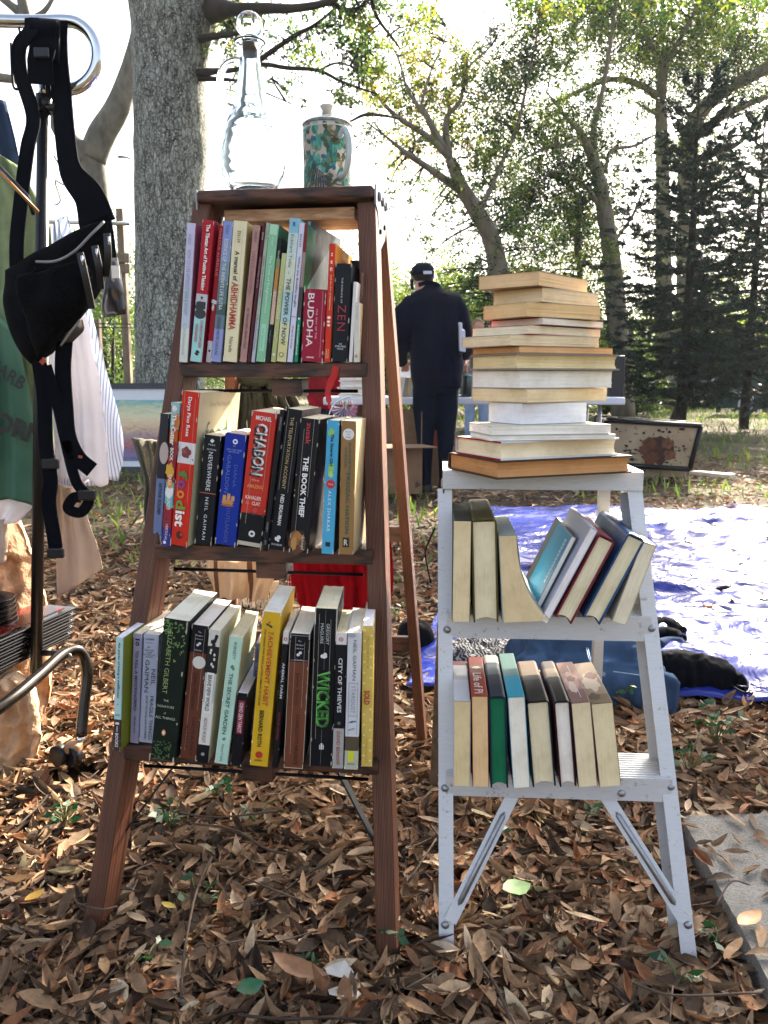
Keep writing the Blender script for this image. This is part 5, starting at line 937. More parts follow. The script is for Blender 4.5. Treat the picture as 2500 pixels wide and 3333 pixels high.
# ---------------------------------------------------------------- union into one continuous skin
def remeshed(mb, name, mat, parent=None, voxel=0.012, smooth=3):
    me = bpy.data.meshes.new(name); me.from_pydata(mb.v, [], mb.f); me.update()
    bm = bmesh.new(); bm.from_mesh(me); bmesh.ops.remove_doubles(bm, verts=bm.verts, dist=1e-5); bmesh.ops.recalc_face_normals(bm, faces=bm.faces); bm.to_mesh(me); bm.free()
    o = bpy.data.objects.new('tmp', me); COL.objects.link(o)
    md = o.modifiers.new('r', 'REMESH'); md.mode = 'VOXEL'; md.voxel_size = voxel
    ms = o.modifiers.new('s', 'SMOOTH'); ms.iterations = smooth; ms.factor = .6
    dg = bpy.context.evaluated_depsgraph_get(); dg.update(); m2 = bpy.data.meshes.new_from_object(o.evaluated_get(dg)); bpy.data.objects.remove(o)
    m2.name = name; m2.materials.clear(); m2.materials.append(mat)
    m2.polygons.foreach_set('use_smooth', [True] * len(m2.polygons)); m2.polygons.foreach_set('material_index', [0] * len(m2.polygons))
    r_ = bpy.data.objects.new(name, m2); COL.objects.link(r_)
    if parent: m2.transform(Matrix.Translation(parent.location).inverted()); r_.parent = parent
    return r_
def ring_loft(mb, rings, n=20, mat=None, p=2.3):    # rings: (centre, rx, ry)
    o = len(mb.v); k = mb.m(mat)
    for c_, rx, ry in rings:
        for j in range(n):
            a_ = 2 * math.pi * j / n; ca, sa = math.cos(a_), math.sin(a_)
            mb.v.append((c_[0] + rx * math.copysign(abs(ca) ** (2 / p), ca), c_[1] + ry * math.copysign(abs(sa) ** (2 / p), sa), c_[2]))
    for i in range(len(rings) - 1):
        for j in range(n): a_, b_ = o + i * n + j, o + i * n + (j + 1) % n; mb.f.append((a_, b_, b_ + n, a_ + n)); mb.mi.append(k); mb.sm.append(True)
    mb.f.append(tuple(o + j for j in reversed(range(n)))); mb.mi.append(k); mb.sm.append(True)
    e = o + (len(rings) - 1) * n; mb.f.append(tuple(e + j for j in range(n))); mb.mi.append(k); mb.sm.append(True)
SKIN = plain('#b98872', .55, 0, .08, 30)
def pr(xl, xr, y, Y, ry): a_, b_ = atY(xl, y, Y), atY(xr, y, Y); return ((a_ + b_) / 2, (b_.x - a_.x) / 2, ry)
DUM = plain('#ffffff')
# ---- man in navy, seen from behind
YM = 6.25
man = thing('person', 'man in navy cap, loose navy shirt and dark jeans seen from behind at the table', 'person', (atY(1415, 1590, YM).x, YM, 0))
mb = MB()
ring_loft(mb, [pr(1352, 1400, 985, YM - .02, .06), pr(1350, 1408, 945, YM - .0, .065), pr(1352, 1405, 918, YM + .03, .062)], 16, DUM)
ring_loft(mb, [pr(1366, 1392, 926, YM + .07, .03), pr(1351, 1405, 915, YM + .07, .07), pr(1344, 1410, 900, YM + .07, .09), pr(1341, 1411, 885, YM + .065, .1), pr(1346, 1407, 868, YM + .06, .09), pr(1360, 1392, 858, YM + .06, .05)], 20, DUM)
for sx in (1, -1):     # arms and hands, elbows bent, forearms forward
    sh = atY(1340 if sx > 0 else 1478, 985, YM); el = atY(1290 if sx > 0 else 1520, 1110, YM + .02); wr = atY(1310 if sx > 0 else 1512, 1165, YM + .24)
    mb.tube([sh, lerp(sh, el, .5), el, lerp(el, wr, .5), wr], [.055, .05, .042, .038, .027], DUM, 12)
    f0 = (wr - el).normalized(); mb.tube([wr, wr + f0 * .05, wr + f0 * .09], [.027, .038, .03], DUM, 10, flat=.5)
    for i, L_ in enumerate((.065, .075, .07, .055)):
        off = Vector(((i - 1.5) * .018, 0, 0)); s0 = wr + f0 * .08 + off; mb.tube([s0, s0 + f0 * L_ * .5, s0 + f0 * L_ * .8 + Vector((0, 0, -.02)), s0 + f0 * L_ * .9 + Vector((0, 0, -.04))], .009, DUM, 8)
    th0 = wr + f0 * .03 + Vector((sx * .03, 0, 0)); mb.tube([th0, th0 + f0 * .03 + Vector((sx * .015, 0, -.005)), th0 + f0 * .055 + Vector((sx * .01, 0, -.02))], .0105, DUM, 8)
ring_loft(mb, [pr(1350, 1485, 1230, YM, .1), pr(1355, 1475, 1100, YM, .1), pr(1350, 1480, 1000, YM, .1), pr(1360, 1440, 965, YM, .07)], 16, DUM)
for xl, xr, xa, xb in ((1356, 1410, 1374, 1398), (1424, 1482, 1436, 1460)):
    ring_loft(mb, [pr(xa, xb, 1585, YM, .04), pr(lerp(xl, xa, .5), lerp(xr, xb, .5), 1430, YM, .055), pr(xl, xr, 1240, YM, .08)], 14, DUM)
remeshed(mb, 'body', SKIN, man, .009, 2)
mb = MB()
for x in (1345, 1408): ring_loft(mb, [pr(x - 5, x + 5, 908, YM + .05, .012), pr(x - 6, x + 6, 898, YM + .05, .016), pr(x - 4, x + 5, 889, YM + .05, .012)], 10, SKIN)
rel(man, 'ear', mb)
mb = MB(); ring_loft(mb, [pr(1354, 1406, 917, YM + .055, .066), pr(1343, 1412, 903, YM + .055, .09), pr(1341, 1412, 888, YM + .055, .1)], 20, plain('#1d1a18', .8, 0, .3, 80)); rel(man, 'hair', mb)
NAVY = cloth_mat('#0e1626', .3, 500, .001)
mb = MB(); ring_loft(mb, [pr(1339, 1413, 899, YM + .06, .108), pr(1337, 1414, 885, YM + .06, .115), pr(1342, 1412, 870, YM + .06, .105), pr(1356, 1400, 858, YM + .06, .06)], 24, NAVY)
mb.add([Vector(v) for v in [atY(1338, 898, YM + .12), atY(1334, 915, YM + .22), atY(1337, 940, YM + .25), atY(1345, 945, YM + .25), atY(1348, 900, YM + .16)]], [(0, 1, 2, 3, 4)], NAVY); rel(man, 'cap', mb)
mb = MB(); q = atY(1392, 887, YM - .062); mb.box(tuple(q), (.062, .006, .022), ink('#c8ccd4'), None, .002); rel(man, 'cap_strap', mb)
SH = cloth_mat('#070d20', .35, 380, .002); mb = MB()
ring_loft(mb, [pr(1342, 1500, 1262, YM, .16), pr(1338, 1508, 1235, YM, .18), pr(1336, 1512, 1195, YM, .19), pr(1334, 1506, 1140, YM, .18), pr(1330, 1500, 1080, YM, .175), pr(1318, 1494, 1020, YM, .17), pr(1320, 1490, 985, YM, .155), pr(1334, 1478, 960, YM + .01, .13), pr(1352, 1442, 941, YM + .02, .09), pr(1358, 1432, 925, YM + .03, .075)], 26, DUM)
mb.tube([atY(1372, 972, YM), atY(1345, 990, YM), atY(1318, 1035, YM), atY(1302, 1085, YM), atY(1296, 1120, YM + .03), atY(1300, 1155, YM + .12), atY(1306, 1180, YM + .2)], [.07, .09, .098, .092, .082, .07, .055], DUM, 16)
mb.tube([atY(1440, 970, YM), atY(1468, 990, YM), atY(1492, 1035, YM), atY(1503, 1080, YM + .02), atY(1507, 1110, YM + .06), atY(1508, 1140, YM + .16), atY(1505, 1160, YM + .22)], [.07, .09, .095, .088, .078, .065, .045], DUM, 16)
sh_ = remeshed(mb, 'shirt', SH, man, .010, 3)
for v in sh_.data.vertices:
    p = v.co; f = .024 * mnoise.noise(Vector((p.x * 7, p.z * 3.5, 2))) + .006 * mnoise.noise(Vector((p.x * 20, p.z * 12, 5))); v.co = p + v.normal * f
mb = MB(); mb.ribbon([atY(1362, 928, YM - .045), atY(1385, 920, YM - .06), atY(1410, 921, YM - .06), atY(1430, 932, YM - .03)], .03, (0, 0, 1), SH, .006); rel(man, 'collar', mb)
mb = MB(); JN = cloth_mat('#0a1322', .3, 500, .001)
ring_loft(mb, [pr(1346, 1492, 1225, YM, .14), pr(1344, 1492, 1255, YM, .15), pr(1350, 1488, 1280, YM, .12)][::-1], 20, DUM)
for xl, xr, xa, xb, yy in ((1343, 1420, 1370, 1402, 1592), (1417, 1492, 1430, 1464, 1572)):
    ring_loft(mb, [pr(xa, xb, yy, YM, .07), pr(lerp(xl, xa, .75), lerp(xr, xb, .75), 1500, YM, .075), pr(lerp(xl, xa, .4), lerp(xr, xb, .4), 1410, YM, .09), pr(xl + (2 if xl > 1400 else 0), xr - (4 if xl < 1400 else 0), 1325, YM, .10), pr(xl, xr, 1262, YM, .11)], 16, DUM)
remeshed(mb, 'jeans', JN, man, .010, 2)
for xa, xb, yy in ((1368, 1404, 1596), (1430, 1468, 1580)):
    mb = MB(); c_ = atY((xa + xb) / 2, yy, YM); ring_loft(mb, [((c_.x, YM + .05, .0), .05, .13), ((c_.x, YM + .05, .03), .052, .135), ((c_.x, YM + .04, .07), .045, .1), ((c_.x, YM, .11), .042, .05)], 16, plain('#15171c', .6)); rel(man, 'shoe', mb)
for i, (x, y) in enumerate(((1496, 1095), (1505, 1100))):
    mb = MB(); a_ = atY(x, 1050 + 22 * i, YM - .12); b_ = atY(x + 2, 1140, YM - .1); mb.bar(a_, b_, .02, .22, plain('#c9ccd4', .7, 0, .05), (1, 0, 0), .001); tag(mb.build('magazine'), ['taller white magazine tucked under the navy man\'s right arm', 'shorter white magazine tucked under the navy man\'s right arm'][i], 'magazine')

# ---- other people, mostly hidden behind the stack and the table
def figure(x, y, H_, top, legs, hair, label, sit=False, arms=.2):
    p = thing('person', label, 'person', (x, y, 0)); k = H_ / 1.75; mb = MB(); hz = .45 if sit else .9 * k; d = hz - .9 * k
    def C_(dx, dy, z): return (x + dx * k, y + dy * k, z * k + d)
    ring_loft(mb, [(C_(0, 0, 1.46), .055 * k, .055 * k), (C_(0, 0, 1.53), .055 * k, .06 * k), (C_(0, -.01, 1.58), .07 * k, .085 * k), (C_(0, 0, 1.66), .078 * k, .098 * k), (C_(0, 0, 1.72), .065 * k, .08 * k), (C_(0, 0, 1.75), .03 * k, .04 * k)], 16, DUM)
    ring_loft(mb, [(C_(0, 0, .9), .15 * k, .1 * k), (C_(0, 0, 1.1), .13 * k, .09 * k), (C_(0, 0, 1.35), .17 * k, .1 * k), (C_(0, 0, 1.48), .08 * k, .06 * k)], 16, DUM)
    armp = []
    for s_ in (-1, 1):
        a = [C_(s_ * .18, 0, 1.4), C_(s_ * .22, .02, 1.12), C_(s_ * .16, -arms, .98)]; armp.append(a); mb.tube(a, [.045, .038, .028], DUM, 10)
        hx_ = Vector(a[2]); mb.tube([hx_, hx_ + Vector((0, -.08, -.01))], [.03, .03], DUM, 8, flat=.5)
        for q in range(4): mb.tube([hx_ + Vector(((q - 1.5) * .016, -.07, -.01)), hx_ + Vector(((q - 1.5) * .018, -.12, -.02)), hx_ + Vector(((q - 1.5) * .018, -.14, -.04))], .008, DUM, 6)
        mb.tube([hx_ + Vector((-s_ * .02, -.02, 0)), hx_ + Vector((-s_ * .045, -.06, -.01))], .009, DUM, 6)
    lg = []
    for s_ in (-1, 1):
        l_ = [C_(s_ * .09, 0, .92), C_(s_ * .1, -.4, .92), (x + s_ * .1 * k, y - .42 * k, .06)] if sit else [C_(s_ * .09, 0, .92), C_(s_ * .1, 0, .5), C_(s_ * .1, .02, .06)]
        lg.append(l_); mb.tube(l_, [.08 * k, .058 * k, .04 * k], DUM, 12)
    remeshed(mb, 'body', SKIN, p, .014, 1)
    mb = MB(); ring_loft(mb, [(C_(0, .03, 1.55), .075 * k, .08 * k), (C_(0, .02, 1.66), .088 * k, .1 * k), (C_(0, .01, 1.73), .075 * k, .09 * k), (C_(0, .01, 1.765), .03 * k, .04 * k)], 16, plain(hair, .7, 0, .3, 60)); rel(p, 'hair', mb)
    mb = MB(); ring_loft(mb, [(C_(0, 0, .85), .18 * k, .13 * k), (C_(0, 0, 1.1), .165 * k, .12 * k), (C_(0, 0, 1.36), .195 * k, .12 * k), (C_(0, 0, 1.47), .1 * k, .08 * k)], 16, DUM)
    for a in armp: mb.tube([a[0], a[1], lerp(Vector(a[1]), Vector(a[2]), .8)], [.065 * k, .055 * k, .045 * k], DUM, 12)
    remeshed(mb, 'top', cloth_mat(top, .2), p, .016, 2)
    mb = MB()
    for l_ in lg: mb.tube([Vector(q) for q in l_], [.1 * k, .08 * k, .065 * k], DUM, 12)
    remeshed(mb, 'trousers', cloth_mat(legs, .2), p, .016, 2)
    mb = MB()
    for l_ in lg: q = Vector(l_[2]); mb.box((q.x, q.y - .06, .04), (.09, .25, .08), plain('#202024', .6), None, .02)
    rel(p, 'shoes', mb)
q = atY(1556, 1100, 11); figure(q.x, 11, 1.60, '#7a3a38', '#8a9cb8', '#7a5a44', 'brown haired person in light jeans far behind the tall book stack')
q = atY(1600, 1100, 11.8); figure(q.x, 11.8, 1.62, '#3a4250', '#1c2430', '#2c2420', 'person in dark trousers beside the brown haired one, far behind the stack')
q = atY(1082, 1300, 8.3); figure(q.x, 8.3, 1.66, '#8c1220', '#10162a', '#241c18', 'person in a red top sitting behind the left end of the white table', sit=True)

# ---------------------------------------------------------------- white table and things on it
TZ = 0.70; tl, tr = atY(1052, 1285, 6.6), atY(2036, 1290, 6.6); WTB = plain('#d4d6dc', .5, 0, .06, 8)
tb = thing('white_table', 'long white folding table with books under the trees', 'table', ((tl.x + tr.x) / 2, 6.9, 0))
mb = MB(); mb.box(((tl.x + tr.x) / 2, 6.9, TZ - .03), (tr.x - tl.x, .62, .06), WTB, None, .012); rel(tb, 'tabletop', mb)
for x in (tl.x + .18, tr.x - .18):
    for y in (6.68, 7.12): mb = MB(); mb.tube([(x, y, TZ - .06), (x + (.02), y, 0)], .016, plain('#a8acb2', .4, .6), 10); rel(tb, 'leg', mb)
cols_ = ['#c8b48c', '#d4cdbd', '#8a8478', '#b8a070', '#9aa0a4', '#d8d4cc']; x = atY(1288, 1290, 6.7).x
for i, c_ in enumerate(cols_):
    w_ = .02 + .006 * (i % 3); M = Matrix.Translation((x, 6.68, TZ + .002)) @ Matrix.Rotation(R(9), 4, 'Y')
    rt_ = thing('book', ['straw coloured', 'off white', 'grey olive', 'mustard tan', 'blue grey', 'cream'][i] + ' book leaning in the row beside the navy man\'s elbow', 'book', M=M, group='books standing on the far table'); book_parts(rt_, w_, .155 + .005 * (i % 2), .11, c_); x += w_ + .004
z = TZ; x = atY(1145, 1280, 6.75).x
for i, (c_, hgt) in enumerate((('#d8d2c4', .022), ('#8c7c60', .014), ('#dcdce0', .03), ('#3c4450', .012), ('#dedee2', .026), ('#c8ccd8', .018), ('#8d2a2c', .012), ('#e0e0e4', .02))):
    M = Matrix.Translation((x - .1 + .01 * (i % 3), 6.66, z)) @ Matrix.Rotation(R([4, -6, 2, 8, -3, 5, 0, -8][i]), 4, 'Z') @ Matrix(((0, 0, 1, 0), (0, -1, 0, .15), (1, 0, 0, 0), (0, 0, 0, 1)))
    rt_ = thing('book', ['bottom cream', 'second olive', 'third thick white', 'fourth slate', 'fifth white', 'sixth pale blue', 'seventh thin red', 'topmost white'][i] + ' book of the low pile on the left end of the far table', 'book', M=M, group='pile of books on the far table'); book_parts(rt_, hgt - .001, .21, .15, c_, page='#e0dcd2'); z += hgt
jar = thing('glass_jar', 'large clear glass jar with pale green drink on the white table', 'jar', (atY(1520, 1290, 6.75).x, 6.75, TZ)); J = Matrix.Translation(jar.location)
mb = MB(); mb.lathe([(.001, 0), (.075, 0), (.08, .01), (.08, .2), (.06, .24), (.058, .27), (.052, .27), (.055, .238), (.074, .198), (.074, .014), (.001, .008)], gm, 32, J); rel(jar, 'glass', mb)
mb = MB(); mb.lathe([(.001, .010), (.072, .014), (.072, .17), (.001, .172)], plain('#8fc8a0', .3), 32, J); rel(jar, 'drink', mb)
mb = MB(); mb.lathe([(.001, .27), (.062, .27), (.062, .29), (.001, .292)], plain('#c8ccd0', .3, .8), 32, J); rel(jar, 'lid', mb)
mb = MB(); q = atY(2002, 1230, 6.85); mb.box((q.x, 6.9, TZ + .165), (.13, .2, .33), plain('#11131b', .5), None, .008); mb.box((q.x, 6.796, TZ + .2), (.09, .006, .16), plain('#07080c', .3)); tag(mb.build('black_speaker'), 'upright black box standing at the right end of the white table', 'box')
mb = MB(); q = atY(1322, 1215, 6.95); mb.box((q.x, 6.98, TZ + .12), (.1, .1, .24), plain('#cfd3da', .6), None, .006); mb.box((q.x, 6.98, TZ + .245), (.11, .11, .02), plain('#e4e4e6', .6), None, .004); tag(mb.build('white_box'), 'small white carton behind the leaning books on the table', 'carton')
for i, (px, py, s_) in enumerate(((1268, 1008, .10), (1272, 1130, .07))):
    q = atY(px, py, 7.3); mb = MB(); mb.box(tuple(q), (s_, .05, s_ * 1.0), plain('#d8d4cc', .6), None, .02); mb.tube([q, (q.x, q.y, TZ)], .006, CHR, 8); tag(mb.build('lamp_head'), ['cream rounded lamp head just right of the brown ladder', 'small white lamp head lower right of the brown ladder'][i], 'lamp')
# pinwheel
pw = thing('pinwheel', 'purple and white ribbon pinwheel below the white table', 'pinwheel', atY(1118, 1345, 6.35)); mb = MB()
for k_ in range(22):
    a_ = math.pi * (k_ / 21) * 1.15 + 2.9; c_ = atY(1122, 1330, 6.35); mb.add([c_, c_ + Vector((math.cos(a_) * .1, .01, math.sin(a_) * .1)), c_ + Vector((math.cos(a_ + .11) * .1, -.01, math.sin(a_ + .11) * .1))], [(0, 1, 2)], ink('#6a3c6c' if k_ % 2 else '#d8ccd8'))
rel(pw, 'sails', mb); mb = MB()
for k_ in range(9): c_ = atY(1105 + k_ * 5, 1305, 6.36); mb.tube(smooth_path([c_, c_ + Vector((.01 * math.sin(k_), 0, -.04)), c_ + Vector((.02 * math.cos(k_ * 2), 0, -.08))], 4), .004, ink(['#3a8c84', '#c8584c', '#e0dcd8'][k_ % 3]), 6)
rel(pw, 'ribbons', mb); mb = MB(); mb.tube(smooth_path([atY(1140, 1290, 6.34), atY(1095, 1310, 6.34), atY(1072, 1350, 6.34), atY(1068, 1420, 6.34), (atY(1068, 1420, 6.34).x, 6.34, 0)], 5), .005, CHR, 8); rel(pw, 'wire_hoop', mb)
# cardboard boxes
CB = plain('#7c5f46', .85, 0, .12, 16); CBI = plain('#8a6c50', .85, 0, .1, 16)
def carton(name, xl, xr, yt, yb, Y, dep, label, flaps=True, print_=None):
    a_, b_ = atY(xl, yb, Y), atY(xr, yb, Y); z1_ = atY(xl, yt, Y).z; x0, x1 = a_.x, b_.x; c_ = thing(name, label, 'cardboard box', ((x0 + x1) / 2, Y, 0)); t_ = .006
    mb = MB(); H2 = z1_
    for (cx, cy, sx_, sy_) in (((x0 + x1) / 2, Y, x1 - x0, t_), ((x0 + x1) / 2, Y + dep, x1 - x0, t_), (x0 + t_ / 2, Y + dep / 2, t_, dep - t_), (x1 - t_ / 2, Y + dep / 2, t_, dep - t_)): mb.box((cx, cy, H2 / 2), (sx_, sy_, H2), CB)
    mb.box(((x0 + x1) / 2, Y + dep / 2, .01), (x1 - x0 - .02, dep - .02, .01), CBI); rel(c_, 'walls', mb)
    if flaps:
        mb = MB(); mb.add([(x0, Y - .003, H2), (x1, Y - .003, H2), (x1 + .10, Y - .13, H2 - .01), (x0 - .03, Y - .15, H2 - .02), (x0, Y - .003, H2 + .006), (x1, Y - .003, H2 + .006), (x1 + .10, Y - .13, H2 - .004), (x0 - .03, Y - .15, H2 - .014)], [(0, 1, 2, 3), (4, 5, 6, 7), (0, 1, 5, 4), (1, 2, 6, 5), (2, 3, 7, 6), (3, 0, 4, 7)], CBI); rel(c_, 'flap', mb)
        mb = MB(); mb.box(((x0 + x1) / 2, Y + dep + .01, H2 + .125), (x1 - x0, t_, .25), CB); rel(c_, 'flap', mb)
        mb = MB(); mb.box((x1 - .004, Y + dep * .55, H2 + .12), (t_, dep * .8, .24), CBI); rel(c_, 'flap', mb)
    if print_: mb = MB(); print_(mb, x0, x1, Y, H2); rel(c_, 'print', mb)
def pf(mb, x0, x1, Y, H2):
    for k_ in range(3): disc(mb, (x1 - .035 + .012 * math.cos(k_ * 2.1), Y - .0045, .07 + .012 * math.sin(k_ * 2.1)), (1, 0, 0), (0, 0, 1), .012, .012, ink('#3c2c22'))
carton('cardboard_box', 1252, 1374, 1448, 1603, 6.1, .36, 'tall open cardboard box with raised flaps beside the navy man\'s left leg', True, pf)
def pf2(mb, x0, x1, Y, H2): mb.box(((x0 + x1) / 2 - .01, Y - .005, H2 * .62), (.07, .003, .16), ink('#8c3a34'))
carton('cardboard_box', 1398, 1436, 1330, 1552, 6.55, .3, 'narrow cardboard box with red print seen between the navy man\'s legs', False, pf2)
carton('cardboard_box', 1145, 1235, 1320, 1560, 6.9, .35, 'brown cardboard box mostly hidden behind the ladder rail under the table', False, None)

# ---------------------------------------------------------------- framed painting
fp = thing('framed_painting', 'black framed sunset landscape painting with white mat leaning near the tree', 'painting', (atY(440, 1400, 7.5).x, 7.5, 0))
PM, t, b = nodes('painted_canvas'); mp = coords(t, (1, 1, 1)); n1 = noise_tex(t, coords(t, (1.6, 2, 6)), 3, 8, .75, 1.5); sx = t.nodes.new('ShaderNodeSeparateXYZ'); t.links.new(mp.outputs[0], sx.inputs[0])
ad_ = t.nodes.new('ShaderNodeMath'); ad_.operation = 'MULTIPLY_ADD'; ad_.inputs[1].default_value = .42; t.links.new(n1.outputs[0], ad_.inputs[0]); t.links.new(sx.outputs[2], ad_.inputs[2])
rr = ramp(t, [(.30, hx('#4c4a74')), (.38, hx('#706a94')), (.43, hx('#8c4454')), (.49, hx('#a8605a')), (.54, hx('#947c84')), (.61, hx('#d0ac84')), (.71, hx('#dcd0a8')), (.80, hx('#b0c09c')), (.88, hx('#68a8b0')), (.97, hx('#90b49c'))]); t.links.new(ad_.outputs[0], rr.inputs[0]); t.links.new(rr.outputs[0], b.inputs['Base Color']); b.inputs['Roughness'].default_value = .35
pl_, pt_ = atY(250, 1538, 7.45), atY(250, 1247, 7.62); x0, x1 = pl_.x, atY(640, 1538, 7.45).x; zb_, zt_ = max(pl_.z, 0.01), pt_.z
def PQ(x, z, e=0): f = (z - zb_) / (zt_ - zb_); return Vector((x, 7.45 + .17 * f - e, z))
def pbar(mb, xa, xb, za, zc_, e, mat, dep=.02): mb.hexa([PQ(xa, za, e), PQ(xb, za, e), PQ(xb, zc_, e), PQ(xa, zc_, e)], [PQ(xa, za, e - dep), PQ(xb, za, e - dep), PQ(xb, zc_, e - dep), PQ(xa, zc_, e - dep)], mat)
mb = MB(); FB = plain('#1a1c24', .4)
pbar(mb, x0, x1, zt_ - .05, zt_, .02, FB, .035); pbar(mb, x0, x1, zb_, zb_ + .05, .02, FB, .035); pbar(mb, x0, x0 + .05, zb_ + .05, zt_ - .05, .02, FB, .035); pbar(mb, x1 - .05, x1, zb_ + .05, zt_ - .05, .02, FB, .035); rel(fp, 'frame', mb)
mb = MB(); pbar(mb, x0 + .05, x1 - .05, zb_ + .05, zt_ - .05, .004, plain('#d4d8dc', .5, 0, .03), .01); rel(fp, 'mat_board', mb)
mb = MB(); pbar(mb, x0 + .13, x1 - .13, zb_ + .10, zt_ - .15, .008, PM, .003); rel(fp, 'canvas', mb)

# ---------------------------------------------------------------- rusty cases and plank
CRM, t, b = nodes('chipped_enamel'); mp = coords(t); v1 = noise_tex(t, mp, 26, 5, .7); n1 = noise_tex(t, mp, 5, 4)
r1_ = ramp(t, [(.60, hx('#a8987c')), (.64, hx('#2c2420'))]); t.links.new(v1.outputs[0], r1_.inputs[0]); r2_a = ramp(t, [(.3, (.75, .7, .65, 1)), (.6, (1, 1, 1, 1))]); t.links.new(n1.outputs[0], r2_a.inputs[0])
a = t.nodes.new('ShaderNodeMix'); a.data_type = 'RGBA'; a.blend_type = 'MULTIPLY'; a.inputs[0].default_value = 1; t.links.new(r1_.outputs[0], a.inputs[6]); t.links.new(r2_a.outputs[0], a.inputs[7]); t.links.new(a.outputs[2], b.inputs['Base Color']); b.inputs['Roughness'].default_value = .55
cs = thing('metal_case', 'large cream metal case with a big rust stain tilted on a smaller case', 'case', (atY(2110, 1560, 7.0).x, 7.05, 0))
Q = [atY(1962, 1509, 7.0), atY(2244, 1527, 7.0), atY(2281, 1386, 6.97), atY(1974, 1367, 6.97)]; Bk = [q + Vector((-.02, .28, .015)) for q in Q]
mb = MB(); mb.hexa(Q, Bk, CRM); rel(cs, 'shell', mb); DK = plain('#14151a', .5, .3)
mb = MB(); fr = [q + Vector((0, -.008, 0)) for q in Q]
for a_, b_ in zip(fr, fr[1:] + fr[:1]): mb.tube([a_, b_], .022, DK, 8)
for a_, b_ in zip(Bk, Bk[1:] + Bk[:1]): mb.tube([a_, b_], .014, DK, 8)
rel(cs, 'rim', mb)
mb = MB(); cN = (Q[1] - Q[0]).cross(Q[3] - Q[0]).normalized(); cN = cN if cN.y < 0 else -cN; cc = lerp(lerp(Q[0], Q[1], .60), lerp(Q[3], Q[2], .60), .40) + cN * .008
jx = random.Random(3); eX, eZ = (Q[1] - Q[0]).normalized(), (Q[3] - Q[0]).normalized()
disc(mb, cc, eX, eZ, .13, .12, plain('#3c2218', .8, 0, .5, 24), 40, 0, lambda a_: 1 + .22 * mnoise.noise(Vector((2 * math.cos(a_), 2 * math.sin(a_), 7))) + .15 * mnoise.noise(Vector((6 * math.cos(a_), 6 * math.sin(a_), 3))))
for k_, (du, dv, rr_) in enumerate(((-.08, .05, .06), (.07, .06, .05), (-.06, -.08, .07), (.1, -.04, .05), (-.13, -.01, .04))):
    disc(mb, cc + eX * du + eZ * dv + cN * .0006 * (k_ + 1), eX, eZ, rr_, rr_ * .9, plain(['#5a3420', '#6a4630'][k_ % 2], .8, 0, .5, 30), 24, 0, lambda a_, s_=k_: 1 + .5 * mnoise.noise(Vector((2 * math.cos(a_), 2 * math.sin(a_), s_ * 3))))
for k_ in range(46):
    u_, v_ = jx.uniform(.08, .92), jx.uniform(.1, .92); p = lerp(lerp(Q[0], Q[1], u_), lerp(Q[3], Q[2], u_), v_) + cN * .006
    disc(mb, p, eX, eZ, jx.uniform(.006, .022), jx.uniform(.004, .012), plain('#241a16', .8), 9, 0, lambda a_, s_=k_: 1 + .6 * mnoise.noise(Vector((2 * math.cos(a_) + s_, 2 * math.sin(a_), s_))))
rel(cs, 'rust_stain', mb)
for f_ in (.12, .5, .86):
    mb = MB(); c_ = lerp(lerp(Q[3], Q[2], f_), lerp(Bk[3], Bk[2], f_), .5); mb.lathe([(.04, .0), (.045, .012), (.034, .018), (.03, .008), (.012, .008), (.001, .01)], plain('#4a4238', .5, .7), 20, Matrix.Translation(c_ + Vector((0, 0, .003)))); rel(cs, 'latch', mb)
mb = MB(); q0, q1 = atY(2060, 1570, 7.12), atY(2232, 1572, 7.12); zt2 = atY(2100, 1512, 7.2).z - .03
mb.box(((q0.x + q1.x) / 2, 7.28, zt2 / 2), (q1.x - q0.x, .3, zt2), CRM, None, .01); c2b = mb.build('metal_case'); tag(c2b, 'small cream chipped case lying under the rust stained one', 'case')
mb = MB(); q0, q1 = atZ(2252, 1545), atZ(2385, 1556); mb.bar((q0.x, q0.y, .02), (q1.x, q1.y, .02), .12, .03, plain('#c8bfae', .7), (0, 1, 0), .003); tag(mb.build('white_board'), 'narrow whitish board lying on the leaves right of the cases', 'board')

# ---------------------------------------------------------------- hanging things on the back of the wooden ladder
rp = thing('rope_hank', 'thick hank of dark grey rope hanging behind the upper ladder books', 'rope', (vdown(lb, lt, .8) + wu * .15))
mb = MB(); RP = plain('#1c1f1b', .95, 0, .5, 60, .003); jx = random.Random(11)
for k_ in range(46):
    f_ = k_ / 45; x0_ = lerp(770, 905, f_) + jx.uniform(-6, 6); x1_ = lerp(745, 985, f_ ** .8) + jx.uniform(-10, 10); Y0_ = 1.68 + jx.uniform(-.03, .03); yb_ = 1400 + jx.uniform(-60, 80)
    mb.tube(smooth_path([atY(x0_, 1208, Y0_), atY(lerp(x0_, x1_, .3) + jx.uniform(-8, 8), 1250, Y0_ - .01), atY(lerp(x0_, x1_, .75) + jx.uniform(-10, 10), 1310, Y0_ - .02), atY(x1_, yb_ - 50, Y0_), atY(x1_ + jx.uniform(-20, 10), yb_, Y0_ + .01)], 5), .0052, RP, 7)
rel(rp, 'strands', mb)
mb = MB(); mb.tube(smooth_path([atY(760, 1222, 1.66), atY(830, 1240, 1.64), atY(910, 1225, 1.66)], 5), .012, RP, 8); rel(rp, 'binding', mb)
weld(tag(drape([(428, 1425), (446, 1480), (470, 1560), (472, 1650), (480, 1720)], [(545, 1440), (560, 1500), (560, 1600), (540, 1680), (520, 1730)], 1.66, cloth_mat('#77766a', .3, 260, .004), 2, .02, .04, 2.7, rows=26, cols=24).build('wool_shawl'), 'olive grey woollen shawl draped behind the left ladder rail', 'shawl'))
